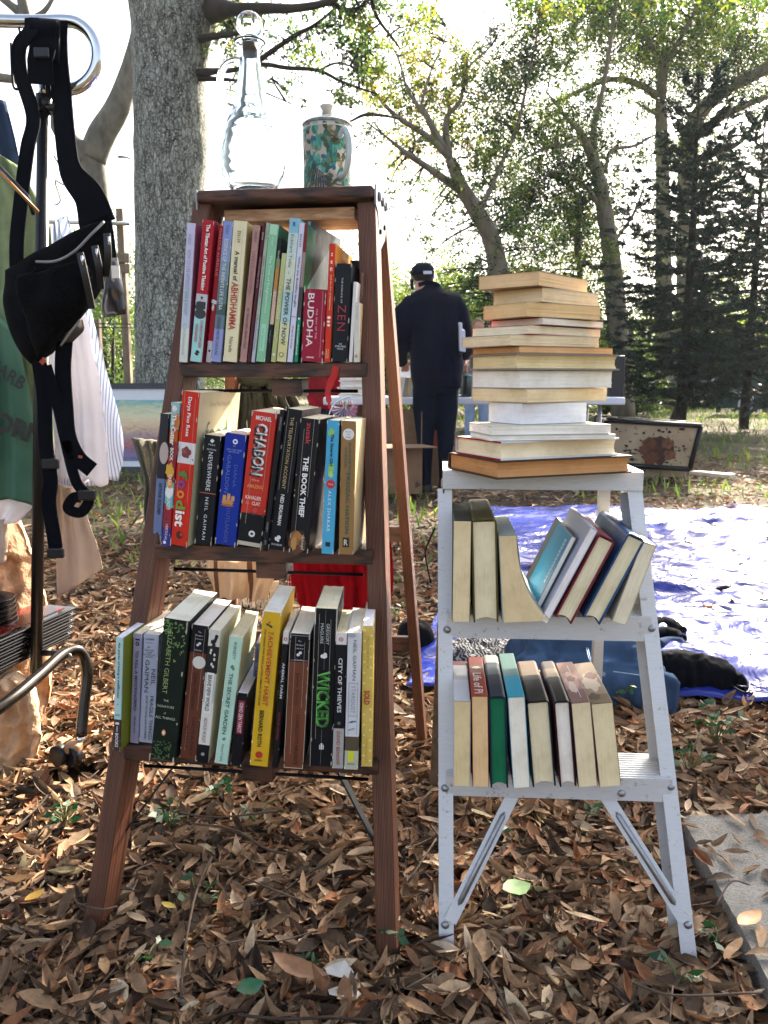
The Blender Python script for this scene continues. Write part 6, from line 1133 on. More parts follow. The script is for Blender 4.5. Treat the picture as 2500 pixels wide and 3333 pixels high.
PLD = cloth_mat('#cbb096', .1, 500, .001, .2, (0, 14, '#6c4c40', .13))
weld(tag(drape([(672, 1825), (672, 1860), (690, 1900), (700, 1945)], [(905, 1825), (900, 1860), (886, 1900), (868, 1952)], 1.70, PLD, 2.2, .014, .02, 4.0, rows=26).build('plaid_scarf'), 'beige plaid scarf with brown stripes hanging behind the middle shelf', 'scarf'))
mb = MB()
for k_ in range(26): x_ = lerp(770, 905, k_ / 25); mb.tube(smooth_path([atY(x_, 1900, 1.73), atY(x_ + 4 * math.sin(k_), 1940, 1.73), atY(x_ + 8 * math.sin(k_ * 1.7), 1985 - abs(x_ - 850) * .2, 1.73)], 4), .0018, plain('#cfc0b0', .9), 5)
mb.ribbon([atY(766, 1898, 1.73), atY(908, 1898, 1.73)], .01, (0, 0, 1), plain('#cfc0b0', .9), .003); tag(mb.build('fringed_shawl'), 'white yarn fringe dangling just behind the beige plaid scarf', 'shawl')
RED = cloth_mat('#8c0c1c', .3, 600, .001, .2)
rs = thing('red_scarf', 'deep red fringed scarf hanging behind the right ladder rail', 'scarf', atY(1120, 1900, 1.8))
weld(rel(rs, 'cloth', drape([(958, 1820), (960, 1900), (975, 1960), (985, 2060)], [(1268, 1700), (1278, 1820), (1280, 1900), (1268, 2000)], 1.80, RED, 5, .018, .02, 7.0, rows=30)))
mb = MB(); jx = random.Random(2)
for k_ in range(24): x_ = 945 + k_ * 1.6; mb.tube(smooth_path([atY(x_, 1830, 1.80), atY(x_ + jx.uniform(-5, 5), 1890, 1.79), atY(x_ + jx.uniform(-8, 8), 1940 + jx.uniform(-20, 30), 1.79)], 4), .0016, RED, 5)
rel(rs, 'fringe', mb)
mb = MB(); f0 = STEP[1][0] + wn * .006; P_ = [atP(x, y, f0, wn) for x, y in ((1094, 1192), (1088, 1218), (1076, 1245), (1067, 1275), (1070, 1300), (1073, 1330))]
mb.ribbon(smooth_path(P_, 5), [.011] * 12 + [.009] * 10 + [.004] * 4, (1, .2, .2), plain('#b01420', .5, 0, .2, 60), .0006); tag(mb.build('red_ribbon'), 'narrow bright red ribbon dangling from the top shelf', 'ribbon')

# ---------------------------------------------------------------- lower left: trays, bowls, paper sack
jx = random.Random(4)
for k_ in range(5):
    z0_ = atY(60, 2150 - k_ * 22, 1.76).z; mb = MB(); c_ = atY(-112 + k_ * 4, 2120, 1.76); M = Matrix.Translation((c_.x, 1.80, z0_)) @ Matrix.Rotation(R(-14), 4, 'Z')
    mb.box((0, 0, 0), (.26, .34, .006), plain('#14100f', .25, .1), M, .002); mb.box((0, 0, .009), (.27, .35, .005), plain('#1c1614', .2, .1), M, .002)
    mb.box((0, 0, .0125), (.23, .31, .002), plain('#5a140c', .25), M); tag(mb.build('black_tray'), ['lowest', 'second lowest', 'middle', 'second highest', 'uppermost'][k_] + ' of the black lacquer trays stacked at lower left', 'tray', 'black trays stacked at lower left')
for k_ in range(6):
    mb = MB(); q = atY(-48, 2022 - k_ * 15, 1.80); r_ = .07 - k_ * .0015; mb.lathe([(.001, -.02), (.025, -.02), (r_ * .7, -.012), (r_, 0), (r_ * .96, .001), (r_ * .66, -.009), (.001, -.016)], plain('#121216', .2, .2), 36, Matrix.Translation(q)); tag(mb.build('black_bowl'), ['bottom', 'second', 'third', 'fourth', 'fifth', 'top'][k_] + ' nested black bowl on the pile above the trays', 'bowl', 'nested black bowls')
KR = plain('#a98260', .85, 0, .45, 26, .012)
weld(tag(drape([(-120, 1690), (-130, 1900), (-140, 2200), (-150, 2380), (-150, 2500)], [(55, 1690), (112, 1850), (158, 2030), (160, 2200), (120, 2440)], 1.98, KR, 2.5, .03, .16, 3.9, rows=60, cols=50, crumple=.03).build('brown_paper_sack'), 'sunlit crumpled brown paper sack behind the black trays', 'sack'))
weld(tag(drape([(-120, 2200), (-130, 2300), (-140, 2400), (-140, 2500)], [(60, 2190), (125, 2260), (132, 2380), (105, 2490)], 1.74, plain('#c8a684', .85, 0, .3, 22, .012), 2.5, .03, .1, 6.9, rows=44, cols=44, crumple=.028).build('paper_bundle'), 'sunlit pale paper bundle on the leaves below the trays', 'bundle'))

# ---------------------------------------------------------------- blue tarp with clothes
TARP, t, b = nodes('tarpaulin'); mp = coords(t); n1 = noise_tex(t, mp, 3, 5, .6, 1.0); r1_ = ramp(t, [(.3, hx('#16246c')), (.7, hx('#263690'))]); t.links.new(n1.outputs[0], r1_.inputs[0]); t.links.new(r1_.outputs[0], b.inputs['Base Color'])
b.inputs['Roughness'].default_value = .2; b.inputs['Specular IOR Level'].default_value = .32; n2 = noise_tex(t, mp, 7, 3, .5, 1.5); bump(t, b, n2.outputs[0], .014)
C00, C01 = atZ(1311, 2251), atZ(2560, 2306); C10, C11 = atZ(1575, 1654), atZ(2560, 1668); C01 = C00 + (C01 - C00) * 1.8; C11 = C10 + (C11 - C10) * 1.5
mb = MB(); NX, NY = 150, 150; P = []
for i in range(NY + 1):
    row = []
    for j in range(NX + 1):
        p = lerp(lerp(C00, C01, j / NX), lerp(C10, C11, j / NX), i / NY); e = min(j / 6, i / 6, (NX - j) / 6, (NY - i) / 6, 1)
        q = Vector((p.x * 1.5, p.y * 2.4, 0)) + Vector((mnoise.noise(Vector((p.x, p.y, 4))), mnoise.noise(Vector((p.x, p.y, 8))), 0)) * .8; h_ = (1 - abs(mnoise.noise(q))) ** 3 * .055 + (1 - abs(mnoise.noise(q * 2.7 + Vector((5, 1, 0))))) ** 4 * .012 + .012 * mnoise.noise(q * 5)
        row.append(Vector((p.x + .02 * mnoise.noise(q * 3), p.y + .03 * mnoise.noise(q * 2 + Vector((9, 0, 0))), .006 + h_ * (.3 + .7 * e))))
    P.append(row)
mb.sheet(P, TARP, True, (0, 0, -.0015)); tag(mb.build('blue_tarpaulin'), 'crinkled shiny blue plastic tarpaulin spread on the leaves', 'tarpaulin')
def mound(cx, cy, rx, ry, h_, mat, rot=0, seed=1., ridg=.02, n=64, rings=16, fr=10, p=2.6, shape=None):
    mb = MB(); o = []
    for i in range(rings + 1):
        r_ = i / rings; row = []
        for j in range(n + 1):
            a_ = 2 * math.pi * j / n; ca, sa = math.cos(a_), math.sin(a_); k_ = (abs(ca) ** p + abs(sa) ** p) ** (-1 / p); k_ *= 1 + .10 * mnoise.noise(Vector((ca * 1.5, sa * 1.5, seed)))
            x, y = rx * k_ * r_ * ca, ry * k_ * r_ * sa; xx, yy = cx + x * math.cos(rot) - y * math.sin(rot), cy + x * math.sin(rot) + y * math.cos(rot)
            z = h_ * (1 - r_ ** 4) ** .6 * (1 + .35 * mnoise.noise(Vector((xx * 5, yy * 5, seed)))) + ridg * (1 - abs(mnoise.noise(Vector((xx * fr, yy * fr * .6, seed * 2))))) ** 2 * (1 - r_ ** 3) + .012 * mnoise.noise(Vector((xx * 38, yy * 30, seed))) * (1 - r_ ** 3)
            row.append(Vector((xx, yy, .012 + z)))
        o.append(row)
    mb.sheet(o, mat); mb.sheet([[Vector((p_.x, p_.y, .008)) for p_ in o[-1]], o[-1]], mat); return mb
def GZ(px, py, z): return atZ(px, py, z)
DEN = cloth_mat('#364c68', .35, 700, .001); BKC = cloth_mat('#0e1015', .3, 500, .001)
def crumpled(mb, name, mat, vox, amp, fr, sd):
    o = remeshed(mb, name, mat, None, vox, 2)
    for v in o.data.vertices:
        p = v.co; r_ = (1 - abs(mnoise.noise(Vector((p.x * fr, p.y * fr * 1.6, p.z * fr + sd))))) ** 3 - .4 + .5 * mnoise.noise(Vector((p.x * fr * 3, p.y * fr * 3, sd))); v.co = p + v.normal * (amp * r_)
    return o
mb = MB(); g = GZ(1915, 2200, .05)
for k_, (dy, zz, xa, xb) in enumerate(((-.05, .045, -.19, .17), (.05, .06, -.20, .19), (.0, .095, -.17, .12), (-.09, .03, -.10, .20))):
    mb.tube(smooth_path([g + Vector((xa, dy + .02, zz - .05 + .01)), g + Vector((xa * .4, dy + .05, zz - .045)), g + Vector((xb * .5, dy + .02, zz - .04)), g + Vector((xb, dy - .02, zz - .055))], 5), [.062, .068, .07, .06, .055, .06] * 2 + [.06, .06, .06, .05], DUM, 16, flat=.75)
jn = tag(crumpled(mb, 'blue_jeans', DEN, .008, .014, 11, 3), 'folded faded blue jeans heaped on the tarpaulin behind the metal ladder', 'jeans')
mb = MB(); ST = plain('#8fa4bc', .8)
for pts in ([(1905, 2096), (1912, 2130), (1935, 2160), (1960, 2180)], [(1985, 2172), (2060, 2182), (2120, 2190)], [(1900, 2096), (1907, 2130), (1930, 2163), (1958, 2186)]):
    mb.tube([GZ(x, y, .135) + Vector((0, -.03, 0)) for x, y in pts], .0012, ST, 5)
mb.build('stitching', jn)
g = GZ(2270, 2215, .04); mb = MB()
mb.tube(smooth_path([g + Vector((-.10, .03, .02)), g + Vector((-.05, .02, .015)), g + Vector((.02, .015, .005)), g + Vector((.075, .0, -.005)), g + Vector((.105, -.01, -.01))], 5), [.05] * 4 + [.062] * 6 + [.058] * 5 + [.048] * 3 + [.03] * 3, DUM, 18, flat=.8); mb.tube([g + Vector((.095, -.008, -.01)), g + Vector((.12, -.012, -.005))], [.028, .04], DUM, 14)
o = crumpled(mb, 'drawstring_pouch', BKC, .006, .010, 20, 9); tag(o, 'black drawstring pouch with loose cords lying on the tarpaulin', 'pouch')
mb = MB(); g2 = GZ(2378, 2235, .02)
for s_ in (0, 1, 2): mb.tube(smooth_path([GZ(2370, 2225, .03), GZ(2400 + 15 * s_, 2215 + 20 * s_, .04 + .01 * s_), GZ(2440, 2255 - 22 * s_, .03), GZ(2470 - 20 * s_, 2240 - 10 * s_, .02), GZ(2450 - 30 * s_, 2275, .015)], 6), .0028, BLK, 7)
mb.build('cord', o)
g = GZ(1600, 2135, .05)
SC, t, b = nodes('patterned_knit'); mp = coords(t, (1, 1.5, 1)); wv = t.nodes.new('ShaderNodeTexWave'); wv.inputs['Scale'].default_value = 26; wv.inputs['Distortion'].default_value = 14; wv.inputs['Detail'].default_value = 3; t.links.new(mp.outputs[0], wv.inputs['Vector'])
rr = ramp(t, [(.55, hx('#121318')), (.72, hx('#85868c'))]); t.links.new(wv.outputs[1], rr.inputs[0]); t.links.new(rr.outputs[0], b.inputs['Base Color']); b.inputs['Roughness'].default_value = .9; bump(t, b, wv.outputs[1], .006)
weld(tag(mound(g.x - .01, g.y + .03, .13, .11, .07, SC, .2, 12, .02).build('patterned_scarf'), 'black and grey patterned knitted scarf crumpled behind the metal ladder', 'scarf'))
g = GZ(1680, 2085, .06); weld(tag(mound(g.x, g.y + .10, .11, .07, .09, BKC, .2, 15, .02).build('black_shoes'), 'black laced garment heap between the scarf and the jeans', 'clothing'))
g = GZ(1395, 2080, .04); weld(tag(mound(g.x - .04, g.y + .05, .06, .07, .07, BKC, .2, 17, .02).build('black_glove'), 'black crumpled glove at the left corner of the tarpaulin', 'glove'))
for i, (pts) in enumerate(([(2120, 2035), (2160, 2028), (2205, 2045), (2228, 2055)], [(2125, 2065), (2170, 2062), (2210, 2075), (2226, 2082)], [(2140, 2105), (2180, 2095), (2222, 2100), (2240, 2112)])):
    mb = MB(); mb.tube(smooth_path([GZ(x, y, .05) for x, y in pts], 5), [.022] * 10 + [.016] * 5 + [.010], [BKC, BKC, cloth_mat('#2c3a54', .3)][i], 12); weld(tag(mb.build('rolled_sleeve'), ['upper black rolled sleeve right of the metal ladder', 'middle black rolled sleeve right of the metal ladder', 'lower navy rolled sleeve above the black pouch'][i], 'garment', 'rolled garments on the tarpaulin'))
mb = MB(); mb.tube([GZ(2140, 2120, .06), GZ(2205, 2112, .07), GZ(2250, 2135, .05)], .006, plain('#c8ccd8', .4), 8); tag(mb.build('white_rope'), 'short white cord on top of the garments by the pouch', 'cord')
# ---------------------------------------------------------------- trees
BARK, t, b = nodes('oak_bark'); mp = coords(t, (1, 1, .35)); n1 = noise_tex(t, mp, 16, 8, .75, .4); vo = t.nodes.new('ShaderNodeTexVoronoi'); vo.feature = 'DISTANCE_TO_EDGE'; vo.inputs['Scale'].default_value = 34; t.links.new(mp.outputs[0], vo.inputs['Vector'])
n2 = noise_tex(t, coords(t), 60, 5, .8); r1_ = ramp(t, [(.40, hx('#4a4943')), (.5, hx('#7f8178')), (.60, hx('#a8ada2'))]); t.links.new(n1.outputs[0], r1_.inputs[0])
li = ramp(t, [(.54, (0, 0, 0, 1)), (.57, (1, 1, 1, 1))]); t.links.new(n2.outputs[0], li.inputs[0]); a = t.nodes.new('ShaderNodeMix'); a.data_type = 'RGBA'; t.links.new(li.outputs[0], a.inputs[0]); t.links.new(r1_.outputs[0], a.inputs[6]); a.inputs[7].default_value = hx('#c4ccc4')
cr_ = ramp(t, [(0, (.3, .3, .3, 1)), (.12, (1, 1, 1, 1))]); t.links.new(vo.outputs[0], cr_.inputs[0]); a2 = t.nodes.new('ShaderNodeMix'); a2.data_type = 'RGBA'; a2.blend_type = 'MULTIPLY'; a2.inputs[0].default_value = .8; t.links.new(a.outputs[2], a2.inputs[6]); t.links.new(cr_.outputs[0], a2.inputs[7])
t.links.new(a2.outputs[2], b.inputs['Base Color']); b.inputs['Roughness'].default_value = .95; mm_ = t.nodes.new('ShaderNodeMath'); mm_.operation = 'ADD'; t.links.new(cr_.outputs[0], mm_.inputs[0]); t.links.new(n1.outputs[0], mm_.inputs[1]); bump(t, b, mm_.outputs[0], .018)
BARK2 = plain('#7a7264', .95, 0, .4, 7, .01, stretch=(1, 1, .3)); BARKD = plain('#2c2620', .95, 0, .3, 9); BARKF = plain('#6a675e', .95, 0, .45, 9, .02, stretch=(1, 1, .5))
def leaf_mat(stops, tr=.45, name='foliage'):
    m, t, b = nodes(name); at = t.nodes.new('ShaderNodeAttribute'); at.attribute_name = 'tint'; r_ = ramp(t, stops); t.links.new(at.outputs['Fac'], r_.inputs[0]); t.links.new(r_.outputs[0], b.inputs['Base Color'])
    b.inputs['Roughness'].default_value = .5; tl_ = t.nodes.new('ShaderNodeBsdfTranslucent'); hs = t.nodes.new('ShaderNodeHueSaturation'); hs.inputs['Saturation'].default_value = 1.15; hs.inputs['Value'].default_value = 1.5; t.links.new(r_.outputs[0], hs.inputs['Color']); t.links.new(hs.outputs[0], tl_.inputs[0])
    ms = t.nodes.new('ShaderNodeMixShader'); ms.inputs[0].default_value = tr; t.links.new(b.outputs[0], ms.inputs[1]); t.links.new(tl_.outputs[0], ms.inputs[2]); t.links.new(ms.outputs[0], t.nodes['Material Output'].inputs[0]); return m
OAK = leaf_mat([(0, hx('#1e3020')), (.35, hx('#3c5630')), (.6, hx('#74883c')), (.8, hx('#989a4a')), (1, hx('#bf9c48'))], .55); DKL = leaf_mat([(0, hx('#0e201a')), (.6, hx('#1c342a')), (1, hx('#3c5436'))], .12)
SHR = leaf_mat([(0, hx('#25351c')), (.6, hx('#4c6430')), (1, hx('#8a9244'))], .4)
DIAMOND = (np.array([[0, 0, 0], [.5, .5, .08], [1, 0, 0], [.5, -.5, .08]]), [(0, 1, 2, 3)])
def leaves_mesh(name, cen, size, tint, mat, parent=None, tmpl=DIAMOND, aspect=.5, flat=0.0, dirs=None, kindroot=None, yawpitch=None):
    n = len(cen); V, F_ = tmpl
    if dirs is None:
        d = rng.normal(size=(n, 3)); d[:, 2] *= (1 - flat)
    else: d = dirs
    d /= np.linalg.norm(d, axis=1)[:, None] + 1e-9
    u_ = rng.normal(size=(n, 3)); u_[:, 2] += flat * 6; s_ = np.cross(u_, d); s_ /= np.linalg.norm(s_, axis=1)[:, None] + 1e-9; nn = np.cross(d, s_)
    P_ = cen[:, None, :] + size[:, None, None] * (V[None, :, 0:1] * d[:, None, :] + aspect * V[None, :, 1:2] * s_[:, None, :] + V[None, :, 2:3] * nn[:, None, :])
    nv = len(V); verts = P_.reshape(-1, 3); nf = len(F_); L = sum(len(f) for f in F_)
    fi = np.concatenate([np.array(f) for f in F_]); loops = (fi[None, :] + np.arange(n)[:, None] * nv).reshape(-1)
    me = bpy.data.meshes.new(name); me.vertices.add(len(verts)); me.vertices.foreach_set('co', verts.astype(np.float32).ravel()); me.loops.add(len(loops)); me.loops.foreach_set('vertex_index', loops.astype(np.int32))
    lens = np.tile(np.array([len(f) for f in F_]), n); st = np.concatenate([[0], np.cumsum(lens)[:-1]]); me.polygons.add(len(lens)); me.polygons.foreach_set('loop_start', st.astype(np.int32)); me.polygons.foreach_set('loop_total', lens.astype(np.int32))
    at = me.attributes.new('tint', 'FLOAT', 'POINT'); at.data.foreach_set('value', np.repeat(tint, nv).astype(np.float32)); me.materials.append(mat); me.update(); me.validate()
    o = bpy.data.objects.new(name, me); COL.objects.link(o)
    if parent is not None: o.parent = parent; o.location = -parent.location
    return o
LIMBS = []       # (tree key, list of Vector, radii)
def limb(tree, pts, radii, mb, mat, n=10, wob=.0):
    P_ = smooth_path([atY(*p) for p in pts], 6); r_ = [float(np.interp(i / (len(P_) - 1), np.linspace(0, 1, len(radii)), radii)) for i in range(len(P_))]
    if tree in 'ABC': r_ = [q * .8 for q in r_]
    if wob: P_ = [p + Vector((mnoise.noise(p * 2), mnoise.noise(p * 2 + Vector((7, 0, 0))), 0)) * wob for p in P_]
    mb.tube(P_, r_, mat, n); LIMBS.append((tree, P_, r_))
TREES = {}
def tree(key, name, label, base, group=None): TREES[key] = (thing(name, label, 'tree', (base[0], base[1], 0), group), [])
def gx(px, Y): return (px - 1250) / FPX * (Y * _c + CAM_H * _s)
# big near oak
tree('near', 'oak_tree', 'large rough barked oak trunk standing right behind the brown ladder', (gx(560, 8.6), 8.6))
mb = MB(); Y = 8.6; cpts = [(-60, 1480), (0, 1300), (0, 1200)]; P_, r_ = [], []
for y, xl, xr in ((1545, 410, 700), (1450, 428, 680), (1300, 440, 662), (1200, 443, 652), (1000, 445, 650), (850, 446, 652), (700, 446, 655), (560, 446, 660), (470, 442, 668), (380, 440, 664), (250, 440, 660), (130, 438, 672), (50, 436, 690), (-80, 430, 710), (-260, 425, 700), (-600, 430, 660), (-1000, 440, 620)):
    p = atY((xl + xr) / 2, y, Y); P_.append(p); r_.append((xr - xl) / 2 / FPX * 8.6)
P_ = smooth_path(P_, 5); r2__ = list(np.interp(np.linspace(0, 1, len(P_)), np.linspace(0, 1, len(r_)), r_))
mb.tube(P_, r2__, BARK, 40)
mb.v = [tuple(Vector(v) + Vector((mnoise.noise(Vector(v) * 3), mnoise.noise(Vector(v) * 3 + Vector((5, 5, 5))), 0)) * .025) for v in mb.v]
LIMBS.append(('near', P_[-20:], r2__[-20:])); TREES['near'][1].append(mb)
mb = MB(); bl = MB()
for pts, rad in (([(690, 30, 8.5), (760, 30, 8.0), (866, 27, 7.8), (957, 27, 7.6), (1070, 5, 7.4), (1180, -60, 7.2)], [.13, .055, .045, .035, .03, .02]), ([(640, 128, 8.5), (700, 118, 8.2), (785, 104, 8), (850, 60, 7.9)], [.05, .03, .02, .012]),
                 ([(640, 240, 8.5), (700, 232, 8.2), (760, 228, 8.), (853, 210, 7.8), (934, 221, 7.7), (1038, 230, 7.6), (1115, 267, 7.5), (1228, 307, 7.4)], [.05, .03, .022, .02, .018, .016, .012, .006]),
                 ([(780, 260, 8.), (848, 194, 7.9), (957, 118, 7.8), (1025, 81, 7.7), (1100, 20, 7.6)], [.028, .024, .02, .015, .01]), ([(640, 255, 8.5), (720, 258, 8.2), (775, 262, 8)], [.03, .02, .01]), ([(1038, 230, 7.6), (1100, 205, 7.6), (1180, 230, 7.5)], [.014, .01, .005]),
                 ([(1070, 5, 7.4), (1120, 30, 7.4), (1170, 25, 7.3), (1205, -20, 7.3)], [.025, .02, .015, .012]), ([(860, 300, 7.9), (930, 330, 7.8), (1005, 362, 7.8)], [.008, .006, .003]), ([(1140, 395, 9), (1200, 372, 9.2), (1300, 385, 9.5)], [.012, .02, .012]), ([(1205, -20, 7.3), (1230, 60, 7.4), (1290, 140, 7.5), (1300, 160, 7.5)], [.02, .015, .01, .005])):
    limb('near', pts, rad, mb, BARKD, 8)
TREES['near'][1].append(mb)
# forked tree behind, left
tree('fork', 'forked_tree', 'grey forked tree left of the big oak behind the garment rack', (gx(330, 11), 11))
mb = MB()
limb('fork', [(315, 1300, 11), (318, 1000, 11), (320, 800, 11), (318, 640, 11), (300, 540, 11), (285, 470, 11)], [.17, .14, .13, .135, .16, .17], mb, BARKF, 20)
limb('fork', [(300, 520, 11), (330, 440, 11), (385, 345, 11), (425, 220, 11), (455, 100, 11), (470, -60, 11), (480, -300, 11)], [.17, .17, .15, .11, .1, .09, .07], mb, BARKF, 16)
limb('fork', [(290, 520, 11), (240, 470, 11), (195, 420, 11), (165, 330, 11), (130, 200, 11), (85, 60, 11), (60, -60, 11)], [.16, .12, .1, .09, .08, .07, .05], mb, BARKF, 14)
limb('fork', [(85, 60, 11), (40, 20, 11), (0, -10, 11)], [.06, .05, .04], mb, BARKF, 10); limb('fork', [(110, 60, 11), (150, 30, 11), (190, -40, 11)], [.04, .03, .02], mb, BARKF, 8); limb('fork', [(-20, 250, 11), (60, 262, 11), (95, 290, 11)], [.06, .05, .02], mb, BARKF, 8)
limb('fork', [(385, 510, 11), (410, 512, 11), (430, 520, 11)], [.02, .012, .006], mb, BARKF, 6)
TREES['fork'][1].append(mb)
# leaning oak A
tree('A', 'leaning_oak', 'slender oak leaning left behind the tall book stack', (gx(1660, 14.5), 14.5)); mb = MB()
limb('A', [(1690, 1320, 14.5), (1660, 1100, 14.5), (1630, 930, 14.4), (1600, 780, 14.3), (1537, 666, 14.2), (1498, 600, 14.1), (1466, 517, 14)], [.27, .25, .22, .19, .16, .14, .11], mb, BARK2, 16)
for pts, rad in (([(1498, 619, 14.1), (1396, 548, 13.8), (1317, 494, 13.5), (1250, 440, 13.4)], [.09, .07, .05, .02]), ([(1466, 517, 14), (1396, 447, 13.8), (1278, 368, 13.5), (1200, 274, 13.3)], [.08, .06, .045, .02]), ([(1459, 509, 14), (1404, 407, 13.8), (1370, 340, 13.7)], [.08, .07, .04]), ([(1462, 505, 14), (1451, 392, 14), (1498, 329, 14), (1521, 227, 14), (1600, 150, 14)], [.08, .05, .04, .03, .015]), ([(1400, 400, 13.8), (1330, 300, 13.6), (1300, 200, 13.5), (1260, 120, 13.5)], [.04, .03, .02, .01]), ([(1560, 700, 14.2), (1620, 560, 14.4), (1680, 420, 14.6), (1720, 250, 14.8), (1760, 60, 15)], [.05, .05, .04, .03, .02]), ([(1370, 340, 13.7), (1400, 240, 13.7), (1450, 120, 13.6), (1450, 80, 13.6)], [.03, .02, .012, .006])): limb('A', pts, rad, mb, BARK2, 8)
TREES['A'][1].append(mb)
# oak B
tree('B', 'tall_oak', 'tall oak with a kinked pale trunk in the middle distance', (gx(2010, 17), 17)); mb = MB()
limb('B', [(2030, 1360, 17), (2015, 1136, 17), (1999, 925, 17), (1984, 784, 17), (1964, 666, 17), (1950, 580, 17), (1925, 505, 17)], [.30, .27, .24, .21, .18, .15, .13], mb, BARK2, 16)
for pts, rad in (([(1945, 560, 17), (1900, 450, 16.8), (1880, 420, 16.6), (1842, 380, 16.5), (1780, 300, 16.3)], [.12, .1, .07, .05, .02]), ([(1930, 520, 17), (1933, 415, 17), (1960, 300, 17), (1990, 120, 17), (2010, -60, 17)], [.12, .08, .06, .05, .03]), ([(1970, 560, 17), (1990, 490, 17.2), (2062, 475, 17.4), (2130, 440, 17.5)], [.06, .05, .04, .02]), ([(1890, 450, 16.8), (1842, 470, 16.5), (1780, 480, 16.3), (1700, 520, 16.1)], [.05, .05, .04, .02]), ([(1964, 700, 17), (1900, 600, 16.6), (1800, 560, 16.4), (1740, 620, 16.2)], [.06, .05, .04, .02]), ([(1990, 800, 17), (2060, 700, 17.2), (2100, 600, 17.4)], [.05, .04, .02]), ([(1890, 660, 16.8), (1850, 600, 16.8), (1780, 560, 16.6)], [.04, .05, .03])): limb('B', pts, rad, mb, BARK2, 8)
limb('B', [(1890, 900, 18), (1880, 760, 18), (1900, 640, 18)], [.08, .09, .06], mb, BARK2, 8)
TREES['B'][1].append(mb)
# oak C and D
tree('C', 'background_oak', 'oak rising behind the taller dark conifer with an arching limb', (gx(2156, 21), 21)); mb = MB()
limb('C', [(2165, 1330, 21), (2160, 900, 21), (2156, 533, 21), (2152, 376, 21), (2152, 298, 21), (2160, 212, 21)], [.28, .25, .2, .18, .16, .14], mb, BARK2, 12)
for pts, rad in (([(2140, 313, 21), (2078, 274, 20.6), (1984, 259, 20.3), (1866, 306, 20), (1780, 350, 20)], [.12, .1, .08, .06, .02]), ([(2160, 215, 21), (2125, 157, 21), (2080, 60, 21), (2060, -60, 21)], [.1, .08, .06, .04]), ([(2160, 215, 21), (2187, 172, 21), (2240, 80, 21), (2300, -40, 21)], [.1, .08, .06, .04]), ([(2150, 380, 21), (2100, 350, 21), (2060, 330, 21)], [.06, .04, .02])): limb('C', pts, rad, mb, BARK2, 8)
TREES['C'][1].append(mb)
tree('D', 'background_oak', 'oak at the far right whose heavy limbs slant up out of the picture', (gx(2230, 24), 24)); mb = MB()
for pts, rad in (([(2240, 1330, 24), (2236, 900, 24), (2235, 560, 24), (2245, 439, 24), (2297, 345, 23.8), (2380, 280, 23.6), (2500, 219, 23.4), (2640, 100, 23)], [.35, .3, .26, .24, .2, .17, .15, .1]), ([(2240, 470, 24), (2320, 400, 23.8), (2420, 345, 23.6), (2540, 300, 23.4)], [.14, .12, .1, .06]), ([(2260, 520, 24), (2380, 480, 23.8), (2450, 420, 23.6), (2540, 330, 23.4)], [.1, .08, .06, .04]), ([(2297, 345, 23.8), (2340, 250, 23.8), (2400, 150, 23.8)], [.08, .06, .03])): limb('D', pts, rad, mb, BARK2, 8)
TREES['D'][1].append(mb)
